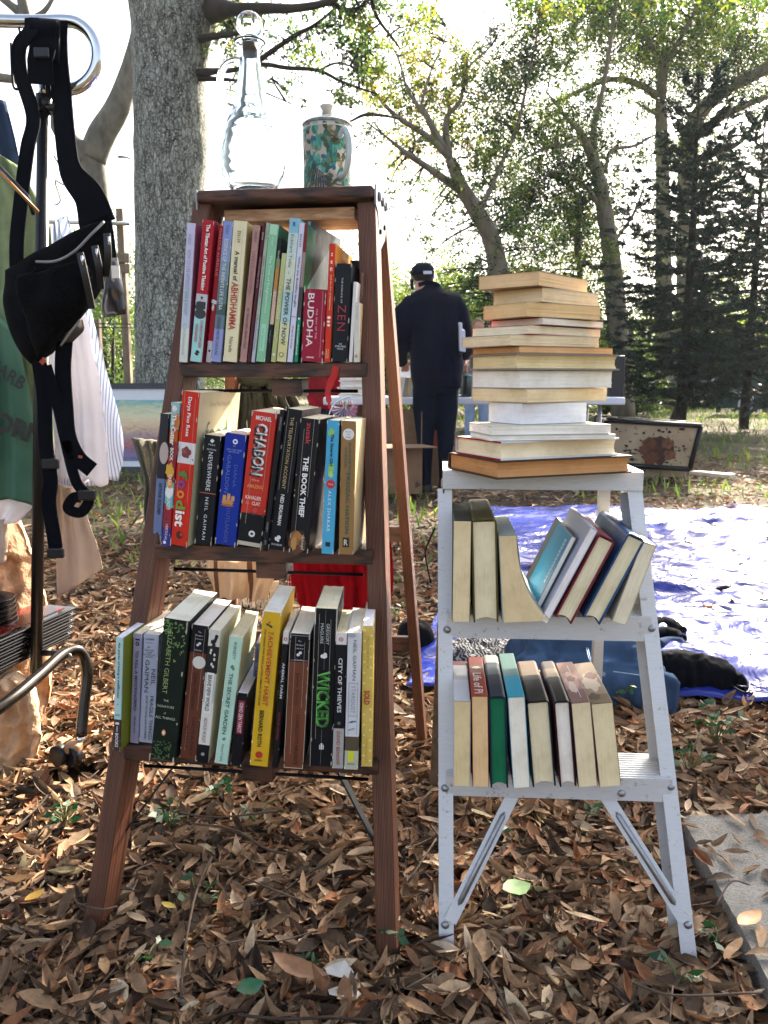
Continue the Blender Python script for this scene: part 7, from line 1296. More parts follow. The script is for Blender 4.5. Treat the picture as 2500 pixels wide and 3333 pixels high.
# foliage density survey of the crowns, 100 px cells, x from 600
GRID = ["0520054312167798888432", "0212232553277779898555", "0101033455762366876668", "0000023665755443225443", "0000003444467677643344", "0000002334788567632334", "0000001134788656433333", "0000000123688643323333", "0000000224566744333333", "0000003345677755433333", "0000000256788877544444", "0000000045677776555555"]
limbP = np.array([tuple(p) for k_, P_, r_ in LIMBS for p in P_]); limbK = [k_ for k_, P_, r_ in LIMBS for p in P_]; limbPX = np.array([proj(p) for p in limbP]); NEARM = np.array([k_ == 'near' for k_ in limbK]); FORKM = np.array([k_ == 'fork' for k_ in limbK])
acc = {k_: [] for k_ in TREES}; twigs = {k_: MB() for k_ in TREES}
for gi, row in enumerate(GRID):
    for gj, ch in enumerate(row[:20]):
        dd = int(ch) / 9
        if gi >= 3 and gj >= 14: dd *= .5      # open sky behind the conifer tips
        if dd == 0: continue
        nc = 5 if dd > .5 else 3 if dd > .25 else 2
        for c_ in range(nc):
            px, py = 600 + gj * 100 + rng.uniform(-15, 115), gi * 100 + rng.uniform(-15, 115)
            dpx = (limbPX[:, 0] - px) ** 2 + (limbPX[:, 1] - py) ** 2
            dpx = np.where(FORKM, 1e9, dpx); dpx = np.where(NEARM, dpx * (1.0 if px < 1240 else 30), dpx * (1 if px > 1180 else 40)); i_ = int(np.argmin(dpx)); k_ = limbK[i_]
            sp_ = .5 if k_ == 'near' else 1.5; Yc = limbP[i_][1] + rng.uniform(-.3 * sp_, 1.5 * sp_); cpos = atY(px, py, Yc)
            near = k_ == 'near'; cell = 100 / FPX * Yc; lsz = .038 if near else .040 + .0010 * Yc; area = cell * cell / nc * (2.0 if near else 1); lai = 7.0 * dd ** 1.5 + .10
            n_ = int(area * lai / (lsz * lsz * .5 * .42)); n_ = min(n_, 4200); rad = cell * (.42 if dd > .5 else .34)
            sub = rng.normal(size=(max(2, n_ // 24), 3)) * rad * .95; pts = sub[rng.integers(0, len(sub), n_)] + rng.normal(size=(n_, 3)) * rad * .24 + np.array(cpos)
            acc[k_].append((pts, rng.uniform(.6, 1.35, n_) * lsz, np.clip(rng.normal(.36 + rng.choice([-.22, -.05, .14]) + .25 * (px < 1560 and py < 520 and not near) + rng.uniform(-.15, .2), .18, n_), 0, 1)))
            lp = Vector(limbP[i_])
            if (lp - cpos).length > 1.7: continue
            mid = lerp(lp, cpos, .55) + Vector((rng.normal() * .06, rng.normal() * .06, abs(rng.normal()) * .1)); twigs[k_].tube([lp, mid, cpos], [.012 if near else .02, .007 if near else .012, .003], BARKD, 4, cap=False)
            for s_ in sub[:4]: twigs[k_].tube([mid, cpos * .5 + mid * .5 + Vector(s_) * .3, cpos + Vector(s_)], [.006, .004, .002], BARKD, 3, cap=False)
# mostly unseen leaf masses added overhead, up the sun line from what they shade
def shade_w(x, y):
    c_ = 0.0
    if -.42 < x < 1.8 and .62 < y < 1.85: c_ = .96
    elif x <= -.42 and .62 < y < 1.15: c_ = .75
    elif -.05 < y <= .5 and -.1 < x < 1.5: c_ = .6
    elif 1.95 <= y < 2.9: c_ = .35 if x > .05 else .04
    elif 2.95 <= y < 4.7 and x < .6: c_ = .94
    elif x >= .6 and 1.85 < y < 3.3: c_ = .8
    elif x >= .6 and 3.3 <= y < 5.3: c_ = .4
    elif 5.6 <= y < 8.2: c_ = .85 if x < 2.3 else .08
    return -math.log(1 - c_) / 4.2
sv = np.array(SUN); cp_, sz_, ti_ = [], [], []; cells = 0
for k_ in range(5200):
    x, y = rng.uniform(-3.4, 3.6), rng.uniform(-.2, 8.2); w_ = shade_w(x, y)
    if rng.random() > w_: continue
    t_ = rng.uniform(15, 19); p = np.array([x, y, 0]) + sv * t_; q = proj(p)
    if q[1] > -60 and -60 < q[0] < 2560 and not (q[0] > 1500 and q[1] < 260): continue
    n_ = 9; cp_.append(p + rng.normal(size=(n_, 3)) * .07); sz_.append(rng.uniform(.09, .17, n_)); ti_.append(np.clip(rng.normal(.45, .2, n_), 0, 1)); cells += 1
    if cells % 25 == 0: twigs['C'].tube([p, p + np.array([rng.normal() * .4, rng.normal() * .4, .35])], [.008, .02], BARKD, 3, cap=False)
acc['C'].append((np.concatenate(cp_), np.concatenate(sz_), np.concatenate(ti_)))  # added shade leaves join oak C's crown mesh
mb = MB(); cc_ = np.concatenate(cp_); c0_ = Vector(cc_.mean(axis=0))
for k_ in range(4):       # limbs added to carry those shade leaves
    e_ = Vector(cc_[rng.integers(0, len(cc_))]) + Vector((0, 0, .4)); s0 = atY(2300, -150, 21) if k_ % 2 else atY(2060, -120, 21); m_ = lerp(s0, e_, .5) + Vector((0, 0, 1.6)); mb.tube(smooth_path([s0, m_, e_], 6), [.06] * 4 + [.035] * 4 + [.015] * 5, BARKD, 6)
TREES['C'][1].append(mb)
for k_, (root, parts) in TREES.items():
    for i_, m_ in enumerate(parts): rel(root, 'trunk' if i_ == 0 else 'limbs', m_)
    if twigs[k_].v: rel(root, 'twigs', twigs[k_])
    if acc[k_]:
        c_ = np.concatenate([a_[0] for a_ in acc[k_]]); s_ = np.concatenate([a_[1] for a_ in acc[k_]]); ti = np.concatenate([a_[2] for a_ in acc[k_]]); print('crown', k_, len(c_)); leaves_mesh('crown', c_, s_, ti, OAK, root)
# hanging moss strands
# ---- conifers
def conifer(label, px, Y, ytop, ybase, wmax, seed, nlev=30):
    R3 = np.random.default_rng(seed); x = gx(px, Y); zt, H_ = atY(px, ytop, Y).z, 0; root = thing('norfolk_pine', label, 'tree', (x, Y, 0), 'dark conifers at right'); mb = MB()
    mb.tube([(x, Y, 0), (x + .02, Y, zt * .5), (x, Y, zt)], [.085, .055, .010], BARKD, 10); rel(root, 'trunk', mb); br = MB(); C_, D_, S_, T_ = [], [], [], []
    nlev = int(nlev * .52)
    for lv in range(nlev):
        f = lv / (nlev - 1); z = lerp(zt - .12, .75, f ** .9); L0 = (.20 + (wmax * 1.25 - .20) * min(1, f * 1.25) ** .8) * R3.uniform(.8, 1.12)
        nb_ = 6 + int(3 * f)
        for k_ in range(nb_):
            a_ = 2 * math.pi * (k_ + R3.uniform(-.3, .3)) / nb_ + lv; L = L0 * R3.uniform(.5, 1.25); up = lerp(.95, .05, min(1, f * 1.2)) + R3.normal() * .12; z_ = z + R3.normal() * .06; pts = []
            for s_ in range(7): u_ = s_ / 6; pts.append(Vector((x + math.cos(a_) * L * u_, Y + math.sin(a_) * L * u_, z_ + L * (up * u_ - .55 * u_ * (1 - u_) + .10 * u_ * u_))))
            br.tube(pts, [.012, .011, .010, .008, .006, .004, .002], BARKD, 4, cap=False)
            for s_ in range(3 if f < .1 else 1, 7):
                for side in (-1, 1, 0):
                    b0 = pts[s_]; az = a_ + side * R3.uniform(.5, .8); ln = (.10 + .34 * L * (1 - s_ / 8)) * R3.uniform(.6, 1.2) if side else .12; dv = Vector((math.cos(az), math.sin(az), up * .4 + R3.uniform(-.25, .12))).normalized(); nn_ = max(5, int(ln / .007))
                    tt = R3.uniform(0, ln, nn_ * 2); c_ = np.array(b0)[None, :] + np.array(dv)[None, :] * tt[:, None] + R3.normal(size=(nn_ * 2, 3)) * .006
                    C_.append(c_); D_.append(np.array(dv)[None, :] * .8 + R3.normal(size=(nn_ * 2, 3)) * .4); S_.append(R3.uniform(.035, .065, nn_ * 2)); T_.append(np.clip(R3.normal(.3 + .2 * (tt / ln), .18), 0, 1))
    rel(root, 'branches', br); leaves_mesh('needles', np.concatenate(C_), np.concatenate(S_), np.concatenate(T_), DKL, root, aspect=.32, dirs=np.concatenate(D_))
conifer('taller dark layered conifer right of the book stack', 2212, 12.5, 262, 1370, 1.15, 4, 34)
conifer('second dark conifer at the right edge with a lower tip', 2420, 14, 385, 1360, 1.45, 9, 32)
mb = MB(); mb.tube([atZ(2190, 1372, 0), atY(2235, 1280, 12.9), atY(2285, 1150, 12.9), atY(2300, 1060, 12.9), atY(2290, 900, 12.9)], [.09, .075, .065, .05, .03], BARKD, 10); tl2 = mb.build('leaning_tree'); tag(tl2, 'thin dark trunk leaning right in front of the white car', 'tree')
# ---- shrubs and far thicket
def shrub(label, px, Y, ytop, wpx, n, mat=SHR, zb=0.0, lsz=.07, name='shrub', group='shrubs along the far fence', seed=0, tb=.45):
    R3 = np.random.default_rng(seed + int(px)); x = gx(px, Y); zt = atY(px, ytop, Y).z; rx = wpx / 2 / FPX * Y; root = thing(name, label, 'shrub', (x, Y, 0), group); mb = MB()
    for k_ in range(6): e = Vector((x + R3.normal() * rx * .6, Y + R3.normal() * .4, zt * R3.uniform(.5, .9))); mb.tube([(x + R3.normal() * rx * .15, Y, 0), lerp(Vector((x, Y, 0)), e, .5) + Vector((R3.normal() * .1, 0, .1)), e], [.05, .03, .01], BARKD, 5)
    rel(root, 'stems', mb); nk = 60; cl = np.stack([x + R3.uniform(-1, 1, nk) * rx, Y + R3.normal(size=nk) * .6, zt * (.1 + .8 * R3.random(nk) ** .8)], 1); cl[:, 2] *= 1 - .35 * ((cl[:, 0] - x) / rx) ** 2
    pts = cl[R3.integers(0, nk, n)] + R3.normal(size=(n, 3)) * np.array([rx * .16, .3, zt * .06]); pts[:, 2] = np.maximum(pts[:, 2], .02); leaves_mesh('foliage', pts, R3.uniform(.6, 1.3, n) * lsz, np.clip(R3.normal(tb, .22, n), 0, 1), mat, root)
for i, (lb_, px, Y, yt, wp, n) in enumerate((
    ('loose sunlit shrub just right of the brown ladder rail', 1255, 20, 850, 170, 3600), ('green shrub behind the navy man\'s left shoulder', 1345, 22, 930, 160, 2600), ('bright yellow green shrub between the man and the stack', 1470, 21, 840, 190, 4200), ('shrub directly behind the tall book stack', 1640, 22, 900, 220, 3600), ('shrub between the stack and the pale oak trunk', 1810, 23, 930, 200, 3200), ('shaded shrub at the foot of the pale oak', 1985, 20, 1100, 200, 2600), ('low green shrub in front of the white car bonnet', 2060, 19, 1225, 120, 1500), ('thick foliage behind the taller conifer', 2160, 27, 1020, 330, 3200), ('sunlit thicket behind the right conifer', 2400, 27, 960, 330, 3200), ('small pale shrub left of the oak behind the fence', 395, 16, 640, 130, 1500), ('dense tall grass clump between the fence posts', 385, 10.2, 930, 130, 2200), ('distant hedge seen under the top shelf', 900, 26, 1040, 500, 4200), ('sunlit hedge far behind the ladder rungs', 1120, 25, 800, 260, 4200), ('far hedge behind the painting', 520, 27, 1120, 420, 3000))):
    shrub(lb_, px, Y, yt - 30, wp * 1.25, int(n * 2.6), seed=i, tb=.68 if i in (2, 9, 12, 0) else .42, lsz=.085 if Y > 18 else .05)
# ---- a far wood that closes the horizon
nw = 60000; R4 = np.random.default_rng(77); nk = 520; ky = R4.uniform(40, 60, nk); kx = (R4.uniform(150, 2600, nk) - 1250) / FPX * ky * 1.0; hh = 4.6 + 1.6 * np.sin(kx * .35) + R4.uniform(-1, 1.5, nk); kz = hh * R4.random(nk) ** .7
ii = R4.integers(0, nk, nw); pts = np.stack([kx[ii], ky[ii], kz[ii]], 1) + R4.normal(size=(nw, 3)) * np.array([.8, .8, .55]); pts[:, 2] = np.maximum(pts[:, 2], .1)
far = leaves_mesh('distant_woods', pts, R4.uniform(.14, .34, nw), np.clip(R4.normal(.55, .2, nw), 0, 1), SHR); tag(far, 'far off line of sunlit trees closing the horizon', 'woods', kind='stuff')
# ---- fence behind the rack
FW = wood_mat('#4a3c30', '#a08c74', (14, 14, 2)); fc = thing('wooden_fence', 'weathered wooden post and rail fence with a metal pipe at left', 'fence', (gx(420, 9.4), 9.4, 0))
for xa, yt in ((430, 680), (338, 1040), (200, 700)):
    mb = MB(); x = gx(xa, 9.4); mb.box((x, 9.4, atY(xa, yt, 9.4).z / 2), (.075, .09, atY(xa, yt, 9.4).z), FW, None, .004); rel(fc, 'post', mb)
for yy in (840, 875): mb = MB(); z = atY(400, yy, 9.34).z; mb.box((gx(250, 9.33), 9.33, z), (1.4, .04, .10), FW, None, .004); rel(fc, 'rail', mb)
mb = MB(); mb.tube([atY(150, 722, 9.3), atY(425, 728, 9.3)], .022, CHR, 12); rel(fc, 'metal_pipe', mb)
mb = MB()
for yy in (1052, 1064): mb.tube([atY(200, yy, 9.36), atY(432, yy + 3, 9.36)], .006, BLK, 6)
rel(fc, 'wire', mb)
# ---- houses, far fence, car, signs
RF = plain('#39393f', .8, 0, .3, 3); WL = plain('#5c5650', .8, 0, .15, 2)
def house(label, pxl, pxr, Y, yr, ye, wall='#5c5650'):
    x0, x1 = gx(pxl, Y), gx(pxr, Y); zr, ze = atY(1500, yr, Y).z, atY(1500, ye, Y).z; h = thing('house', label, 'house', ((x0 + x1) / 2, Y, 0)); mb = MB(); mb.box(((x0 + x1) / 2, Y + 3, ze / 2), (x1 - x0 - .6, 6, ze), plain(wall, .8, 0, .15, 2)); rel(h, 'wall', mb)
    mb = MB(); mb.add([(x0, Y - .4, ze - .15), (x1, Y - .4, ze - .15), (x1 - .4, Y + 3, zr), (x0 + .4, Y + 3, zr), (x0, Y + 6.4, ze - .15), (x1, Y + 6.4, ze - .15), (x0, Y - .4, ze - .3), (x1, Y - .4, ze - .3), (x1, Y + 6.4, ze - .3), (x0, Y + 6.4, ze - .3)], [(0, 1, 2, 3), (3, 2, 5, 4), (0, 3, 4), (1, 5, 2), (6, 7, 8, 9), (0, 1, 7, 6), (1, 5, 8, 7), (5, 4, 9, 8), (4, 0, 6, 9)], RF); rel(h, 'roof', mb)
    for f_ in (.25, .7): 
        mb = MB(); x = lerp(x0, x1, f_); mb.box((x, Y - .02, ze * .5), (1.0, .06, 1.1), plain('#c8c8c4', .6)); wf = rel(h, 'window', mb); mb = MB(); mb.box((x, Y - .06, ze * .5), (.86, .02, .96), plain('#20262c', .1)); 
        o = mb.build('pane'); o.parent = wf; o.location = -Vector(h.location)
house('dark roofed house behind the man in navy', 1230, 1450, 27, 890, 975); house('small grey roofed house between the man and the stack', 1510, 1700, 30, 950, 1045)
house('pale low house far behind the conifers', 1930, 2330, 42, 1060, 1120, '#a09888')
mb = MB(); x0, x1 = gx(1930, 25), gx(2050, 25); mb.box(((x0 + x1) / 2, 25, 1.2), (x1 - x0, .08, 2.4), plain('#2c2824', .9, 0, .3, 5)); tag(mb.build('board_fence'), 'dark board fence section behind the pale oak trunk', 'fence')
mb = MB(); x0, x1 = gx(2335, 21), gx(2640, 21); mb.box(((x0 + x1) / 2, 21, .85), (x1 - x0, .06, 1.5), plain('#1c3c3a', .8, 0, .3, 3)); 
for k_ in range(5): mb.box((lerp(x0, x1, k_ / 4), 20.95, .85), (.08, .1, 1.7), plain('#16302f', .8))
tag(mb.build('green_screen_fence'), 'dark green screened fence at the right edge', 'fence')
mb = MB(); q = atZ(2425, 1348); mb.box((q.x, q.y, .32), (.36, .02, .42), plain('#c8ccd2', .6), None, .004)
for s_ in (-.14, .14): mb.box((q.x + s_, q.y, .06), (.02, .02, .12), plain('#888', .5) if False else plain('#888888', .5))
tag(mb.build('white_sign'), 'small blank white yard sign at the foot of the right conifer', 'sign')
# white car
cy = 25.5; cx = gx(2180, cy); CA = Matrix.Translation((cx, cy, 0)) @ Matrix.Rotation(R(38), 4, 'Z'); car = thing('parked_car', 'white car parked under the conifers, partly hidden', 'car', (cx, cy, 0))
CW = plain('#c4c8d0', .25, 0, .03, 4); prof = [(-1.95, .35), (-1.98, .62), (-1.85, .82), (-1.05, .92), (-.45, 1.36), (.75, 1.40), (1.45, 1.02), (1.92, .92), (1.98, .6), (1.95, .35)]
mb = MB(); n_ = len(prof)
V_ = []
for yy, sc in ((-.82, .0), (-.78, 0), (.78, 0), (.82, 0)):
    for (x, z) in prof: ins = .12 * max(0, z - .9) / .5; V_.append(CA @ Vector((x, math.copysign(abs(yy) - ins, yy), z)))
mb.add(V_, [tuple(range(n_)), tuple(range(4 * n_ - 1, 3 * n_ - 1, -1))] + [(r_ * n_ + i, r_ * n_ + (i + 1) % n_, (r_ + 1) * n_ + (i + 1) % n_, (r_ + 1) * n_ + i) for r_ in range(3) for i in range(n_)], CW); rel(car, 'body', mb)
GLC = plain('#182430', .08, 0, .1, 3)
for yy in (-1, 1):
    mb = MB(); q = [(-.95, .94), (-.42, 1.31), (.7, 1.34), (1.3, 1.0)]; mb.add([CA @ Vector((x, yy * (.83 - .12 * max(0, z - .9) / .5), z)) for x, z in q], [(0, 1, 2, 3)], GLC); rel(car, 'side_window', mb)
mb = MB(); mb.add([CA @ Vector(v) for v in ((1.43, -.66, 1.05), (1.43, .66, 1.05), (.82, .6, 1.38), (.82, -.6, 1.38))], [(0, 1, 2, 3)], GLC); rel(car, 'rear_window', mb)
for x in (-1.25, 1.25):
    for yy in (-.78, .78):
        mb = MB(); mb.tube([CA @ Vector((x, yy - .09, .31)), CA @ Vector((x, yy + .09, .31))], .31, plain('#14151a', .8), 24); wl = rel(car, 'wheel', mb)
for yy in (-.68, .68): mb = MB(); mb.box((1.96, yy, .74), (.06, .18, .14), plain('#b8202c', .3), CA, .01); rel(car, 'tail_light', mb)

# ---------------------------------------------------------------- leaf litter
LIT, t, b = nodes('dry_leaf'); at = t.nodes.new('ShaderNodeAttribute'); at.attribute_name = 'tint'
r_ = ramp(t, [(0, hx('#281e18')), (.16, hx('#4c3c30')), (.36, hx('#755f4a')), (.54, hx('#947a60')), (.63, hx('#8a5a3c')), (.72, hx('#9a7c60')), (.86, hx('#b89c7e')), (.95, hx('#d8c4a8')), (1, hx('#908a66'))]); t.links.new(at.outputs['Fac'], r_.inputs[0])
mp = coords(t); n1 = noise_tex(t, mp, 60, 5, .7); rr = ramp(t, [(.3, (.6, .56, .52, 1)), (.65, (1.1, 1.08, 1.05, 1))]); t.links.new(n1.outputs[0], rr.inputs[0]); a = t.nodes.new('ShaderNodeMix'); a.data_type = 'RGBA'; a.blend_type = 'MULTIPLY'; a.inputs[0].default_value = 1
t.links.new(r_.outputs[0], a.inputs[6]); t.links.new(rr.outputs[0], a.inputs[7]); t.links.new(a.outputs[2], b.inputs['Base Color']); b.inputs['Roughness'].default_value = .7; b.inputs['Specular IOR Level'].default_value = .2; bump(t, b, n1.outputs[0], .002)
tl_ = t.nodes.new('ShaderNodeBsdfTranslucent'); t.links.new(a.outputs[2], tl_.inputs[0]); ms = t.nodes.new('ShaderNodeMixShader'); ms.inputs[0].default_value = .18; t.links.new(b.outputs[0], ms.inputs[1]); t.links.new(tl_.outputs[0], ms.inputs[2]); t.links.new(ms.outputs[0], t.nodes['Material Output'].inputs[0])
def litter_template(curl, fold, kind=0):
    xs_ = [0, .15, .38, .62, .84, 1]; w_ = [[0, .30, .5, .48, .26, 0], [0, .22, .62, .80, .5, 0], [0, .42, .55, .60, .22, .30]][kind]; V = []; F = []
    for x, ww in zip(xs_, w_):
        z = curl * ((x - .5) ** 2) * 4
        V += [(x, ww, z + fold * ww), (x, 0, z), (x, -ww, z + fold * ww)]
    for i in range(5):
        a_ = i * 3
        if i == 0: F += [(1, 4, 3), (1, 5, 4)]
        elif i == 4: F += [(a_, a_ + 1, a_ + 4), (a_ + 1, a_ + 2, a_ + 4)]
        else: F += [(a_, a_ + 1, a_ + 4, a_ + 3), (a_ + 1, a_ + 2, a_ + 5, a_ + 4)]
    return np.array(V), F
def litter(name, n, ylo, yhi, lsz, hmax, tilt, pw=1.0, keep=None):
    objs = []
    y = ylo + (yhi - ylo) * rng.random(n * 2) ** pw; x = rng.uniform(-1, 1, n * 2) * (.50 * y + .28); ok = np.ones(len(x), bool)
    # keep off the concrete slab except a few
    ex_ = np.interp(y, [c1.y - .5, c1.y, c0.y], [c1.x - .03, c1.x, c0.x]); on = (x > ex_ - .022) & (y < c0.y + .02); ok &= (~on) | (rng.random(len(x)) < .03)
    el_ = np.interp(y, [C00.y, C10.y], [C00.x, C10.x]); tarp_ = (x > el_ - .02) & (y > C00.y - .01) & (y < C10.y); ok &= (~tarp_) | (rng.random(len(x)) < .012)
    ok &= np.hypot(x + .68, y - 1.70) > .075
    x, y, on = x[ok][:n], y[ok][:n], on[ok][:n]; n = len(x); z = -.034 + rng.random(n) ** 1.2 * hmax + .008 * np.sin(x * 9 + 2) * np.cos(y * 7); z[on] = .030; z[tarp_[ok][:n]] = .045
    yaw = rng.uniform(0, 2 * math.pi, n); pit = rng.normal(0, tilt, n); pit[on] *= .2; d = np.stack([np.cos(yaw) * np.cos(pit), np.sin(yaw) * np.cos(pit), np.sin(pit)], 1)
    return x, y, z, d, n
def build_litter(name, specs, label):
    # one stuff object made of several leaf templates
    me_all = []
    for (n, ylo, yhi, lsz, hmax, tilt, pw) in specs:
        for (cu, fo, fr_, kd_) in ((.06, .15, .24, 0), (.14, .35, .2, 0), (-.12, .25, .14, 0), (.25, .6, .14, 0), (.9, .5, .05, 0), (.08, .2, .12, 1), (.05, .3, .14, 2), (-.3, .1, .05, 2)):
            x, y, z, d, m_ = litter(name, int(n * fr_), ylo, yhi, lsz, hmax, tilt, pw); V, F = litter_template(cu, fo, kd_)
            size = rng.uniform(.62, 1.35, m_) * lsz; asp = rng.uniform(.18, .34, m_); roll = rng.normal(0, .32, m_)
            side = np.stack([-d[:, 1], d[:, 0], np.zeros(m_)], 1); side /= np.linalg.norm(side, axis=1)[:, None]; up = np.cross(d, side); s2 = side * np.cos(roll)[:, None] + up * np.sin(roll)[:, None]; u2 = np.cross(d, s2)
            P_ = np.stack([x, y, z], 1)[:, None, :] + size[:, None, None] * (V[None, :, 0:1] * d[:, None, :] + asp[:, None, None] * V[None, :, 1:2] * s2[:, None, :] + V[None, :, 2:3] * u2[:, None, :] * .6)
            # twist a little along the blade
            P_[:, :, 2] = np.maximum(P_[:, :, 2], -.04)
            me_all.append((P_, F, np.clip(rng.beta(1.6, 1.5, m_), 0, 1)))
    verts = []; loops = []; lens = []; tint = []; o_ = 0
    for P_, F, ti in me_all:
        n, nv = P_.shape[:2]; fi = np.concatenate([np.array(f) for f in F]); loops.append((fi[None, :] + np.arange(n)[:, None] * nv + o_).reshape(-1)); lens.append(np.tile([len(f) for f in F], n)); verts.append(P_.reshape(-1, 3)); tint.append(np.repeat(ti, nv)); o_ += n * nv
    verts = np.concatenate(verts); loops = np.concatenate(loops); lens = np.concatenate(lens); tint = np.concatenate(tint); st = np.concatenate([[0], np.cumsum(lens)[:-1]])
    me = bpy.data.meshes.new(name); me.vertices.add(len(verts)); me.vertices.foreach_set('co', verts.astype(np.float32).ravel()); me.loops.add(len(loops)); me.loops.foreach_set('vertex_index', loops.astype(np.int32)); me.polygons.add(len(lens)); me.polygons.foreach_set('loop_start', st.astype(np.int32)); me.polygons.foreach_set('loop_total', lens.astype(np.int32))
    a_ = me.attributes.new('tint', 'FLOAT', 'POINT'); a_.data.foreach_set('value', tint.astype(np.float32)); me.materials.append(LIT); me.update(); me.validate(); me.polygons.foreach_set('use_smooth', [True] * len(me.polygons))
    o = bpy.data.objects.new(name, me); COL.objects.link(o); return tag(o, label, 'leaf litter', kind='stuff')
build_litter('leaf_litter', [(29000, .62, 2.1, .052, .038, .24, .9), (14000, .62, 2.6, .020, .040, .4, 1.0), (20000, 1.9, 4.4, .054, .032, .24, 1.0), (9000, 4.2, 9.5, .06, .024, .22, 1.0)], 'thick carpet of dry brown oak leaves over the ground')
mb = MB(); jx = random.Random(21)
for k_ in range(70):
    y_ = jx.uniform(.75, 3.2); x_ = jx.uniform(-.5, .5) * y_ * .98; a_ = jx.uniform(0, 6.28); L_ = jx.uniform(.05, .22); z_ = jx.uniform(-.002, .02)
    if x_ > .5 and y_ < 1.6: continue
    q_ = [Vector((x_ + math.cos(a_) * L_ * u_ + jx.uniform(-.008, .008), y_ + math.sin(a_) * L_ * u_ + jx.uniform(-.008, .008), z_ + jx.uniform(-.006, .008))) for u_ in (0, .33, .66, 1)]; mb.tube(smooth_path(q_, 3), jx.uniform(.0008, .0022), plain(jx.choice(['#3c2e24', '#6c5c4c', '#2a211b']), .9, 0, .3, 60), 5)
tag(mb.build('twig_litter'), 'scatter of thin broken twigs through the leaf litter', 'twigs', kind='stuff')
# grass
n = 16000; y = 3.2 + rng.random(n) ** .8 * 22; x = rng.uniform(-1, 1, n) * (.52 * y + .3); nz_ = np.array([mnoise.noise(Vector((a_ * .7, b_ * .5, 3))) for a_, b_ in zip(x, y)]); ok = (nz_ > .0) | (y > 9); ok &= ~((y < 5.6) & (x > .3 + (y - 2) * .0)); x, y = x[ok], y[ok]; n = len(x)
d = rng.normal(size=(n, 3)) * .45; d[:, 2] = 1; leaves = leaves_mesh('grass', np.stack([x, y, np.zeros(n)], 1), rng.uniform(.05, .13, n) * (1 + y * .02), np.clip(rng.normal(.6, .2, n), 0, 1), SHR, None, aspect=.12, dirs=d); tag(leaves, 'thin green grass between the leaves under the trees', 'grass', kind='stuff')
# small green sprouts, single leaves, paper scraps and twigs in front
def sprout(px, py, h, nl, label, sz=.03, col=SHR, seed=0):
    R3 = np.random.default_rng(seed + int(px)); g = atZ(px, py, 0); root = thing('green_sprout', label, 'weed', (g.x, g.y, 0), 'green sprouts in the leaf litter'); mb = MB(); C_, D_ = [], []
    for k_ in range(nl):
        a_ = R3.uniform(0, 6.28); e = g + Vector((math.cos(a_) * h * .5, math.sin(a_) * h * .5, h * R3.uniform(.5, 1))); mb.tube([g, lerp(g, e, .5) + Vector((0, 0, h * .15)), e], .0011, plain('#4c6434', .7), 5); C_.append(tuple(e)); D_.append((math.cos(a_), math.sin(a_), R3.uniform(-.2, .5)))
        C_.append(tuple(e)); D_.append((math.cos(a_ + 1.5), math.sin(a_ + 1.5), R3.uniform(-.2, .4)))
    rel(root, 'stem', mb); leaves_mesh('leaves', np.array(C_), R3.uniform(.5, 1.0, len(C_)) * sz, np.full(len(C_), .3) + R3.normal(size=len(C_)) * .1, GRN, root, aspect=.55, dirs=np.array(D_, float))
GRN = leaf_mat([(0, hx('#1a3c24')), (.5, hx('#2c5430')), (1, hx('#5c7c3c'))], .2)
for i, (px, py, h, nl, lb_) in enumerate(((640, 2960, .05, 4, 'three leaved green seedling under the brown ladder'), (560, 2700, .05, 9, 'tuft of green blades below the bottom shelf'), (480, 3130, .03, 2, 'tiny pale green seedling in the left foreground'), (1250, 3080, .05, 3, 'dark green leaf pair at the foot of the right wooden rail'), (980, 3190, .03, 3, 'small green sprig near the white scraps'), (2210, 3210, .04, 4, 'clover like sprout at the bottom right'), (2340, 3080, .03, 3, 'small green sprout beside the concrete edge'), (2330, 2430, .09, 12, 'leafy green weed at the tarpaulin corner'), (2240, 2520, .06, 7, 'low green weed right of the metal ladder'), (2010, 2300, .07, 7, 'green weed behind the metal lower shelf'), (1610, 2740, .03, 3, 'round leaved sprout between the metal braces'), (1900, 2680, .03, 4, 'green sprout behind the right metal brace'), (380, 1720, .07, 6, 'green weed below the framed painting'), (1290, 2010, .06, 6, 'green weed beside the rear ladder leg'), (840, 2680, .04, 5, 'short grass tuft under the yellow book'), (210, 2690, .04, 7, 'sunlit yellow green tuft at the left'), (700, 2600, .05, 6, 'green blades in the sunlit strip'))):
    sprout(px, py, h, nl, lb_, .028 if py > 2500 else .03, seed=i)
def flat_leaf(px, py, z, L, asp, col, label, yaw, name='fallen_leaf', cat='leaf', cu=.15):
    V, F = litter_template(cu, .25); g = atZ(px, py, z); ca, sa = math.cos(yaw), math.sin(yaw); mb = MB(); mb.add([g + Vector((ca * (x - .5) * L - sa * yy * L * asp, sa * (x - .5) * L + ca * yy * L * asp, zz * L * .6)) for x, yy, zz in V], F, plain(col, .5, 0, .2, 80), True); tag(mb.build(name), label, cat)
flat_leaf(1682, 2893, .035, .050, .85, '#7fa060', 'broad pale green leaf between the metal ladder feet', .3)
flat_leaf(815, 3215, .045, .038, .85, '#1c5a3a', 'round dark green leaf in the foreground litter', .5)
flat_leaf(113, 2918, .04, .036, .5, '#c9962c', 'small yellow leaf at the far left', 1.0); flat_leaf(550, 2950, .04, .03, .4, '#b8a03c', 'small yellow leaf under the brown ladder', -.5)
flat_leaf(258, 2730, .04, .055, .55, '#c9a070', 'large pale tan leaf left of the wooden ladder foot', 1.3); flat_leaf(2440, 2995, .035, .06, .45, '#b8824c', 'orange tan leaf lying on the concrete edge', .6); flat_leaf(975, 3165, .03, .095, .36, '#8c6242', 'big curled brown leaf near the centre foreground', -.5, cu=.25)
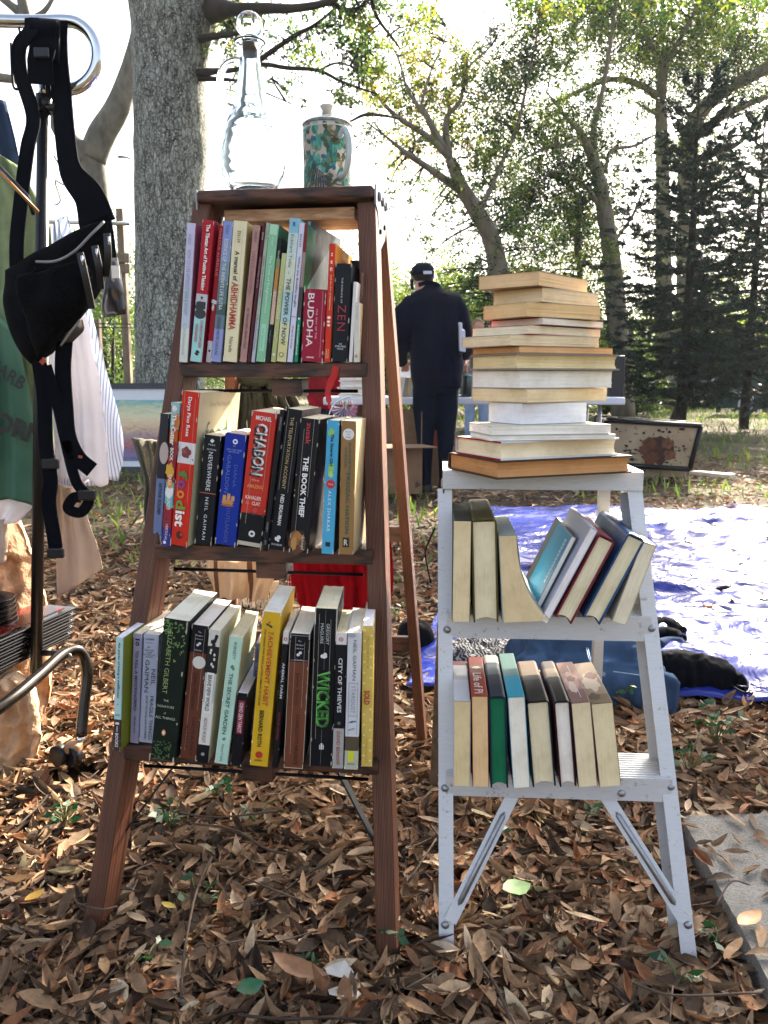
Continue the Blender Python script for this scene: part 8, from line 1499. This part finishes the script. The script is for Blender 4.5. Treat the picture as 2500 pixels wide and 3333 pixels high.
for i, (px, py) in enumerate(((1100, 3165), (1115, 3225))):
    mb = MB(); g = atZ(px, py, .018); pts = [(-.02, -.012), (.0, -.018), (.022, -.012), (.03, .0), (.012, .016), (-.012, .013), (-.024, .004)]; k_ = .75 if i == 0 else .85
    mb.sheet([[g + Vector((x * k_, y * k_, .006 * math.sin(x * 150) + .25 * (y + .02) * (1 - i) + .004 * math.sin(y * 260 + x * 90))) for x, y in pts[:4]], [g + Vector((x * k_, y * k_, .006 * math.sin(x * 150) + .25 * (y + .02) * (1 - i) + .004 * math.sin(y * 260 + x * 90))) for x, y in (pts[6], pts[5], pts[4], pts[3])]], plain('#d2cdc2', .7, 0, .05, 60), False, (0, 0, -.001)); tag(mb.build('white_scrap'), ['upper torn white scrap under curled leaves in front of the brown ladder', 'lower torn white scrap in front of the brown ladder'][i], 'scrap')
TW = plain('#4a3a2e', .9, 0, .3, 60)
for i, pts in enumerate(([(620, 2680), (760, 2700), (860, 2760), (930, 2780)], [(560, 2640), (700, 2660), (900, 2640)], [(690, 2790), (640, 2900), (600, 3100), (590, 3250)], [(1560, 3120), (1620, 3220), (1660, 3320)], [(2060, 3200), (2200, 3240), (2480, 3230)], [(1330, 2870), (1420, 2730)], [(780, 2850), (900, 2900), (980, 2930)], [(380, 2950), (330, 2960), (250, 2940)], [(2330, 2950), (2380, 2870), (2440, 2880)], [(2190, 3210), (2180, 3330)])):
    mb = MB(); mb.tube(smooth_path([atZ(x, y, .045 + .01 * math.sin(k_ * 2)) for k_, (x, y) in enumerate(pts)], 5), .0022 - .0001 * i, TW, 6); tag(mb.build('twig'), ['thin twig curving in the dark litter under the bottom shelf', 'straight twig just below the bottom shelf', 'long stalk running down toward the left foreground', 'twig near the left foot of the metal ladder', 'long twig at the bottom right corner', 'twig between the two ladders', 'short twig mid way under the brown ladder', 'twig left of the wooden ladder foot', 'twig lying over the concrete edge', 'upright twig right foreground'][i], 'twig', 'twigs in the litter')

# ---------------------------------------------------------------- thin haze
hz = bpy.data.materials.new('haze'); hz.use_nodes = True; t = hz.node_tree; t.nodes.clear(); pv = t.nodes.new('ShaderNodeVolumePrincipled'); om = t.nodes.new('ShaderNodeOutputMaterial')
pv.inputs['Color'].default_value = (.86, .94, 1, 1); pv.inputs['Density'].default_value = .0005; pv.inputs['Anisotropy'].default_value = .3; t.links.new(pv.outputs[0], om.inputs['Volume'])
mb = MB(); mb.box((0, 28, 9), (150, 72, 20.2), hz); tag(mb.build('haze'), 'thin pale backlit haze between the trees', 'haze', kind='stuff')
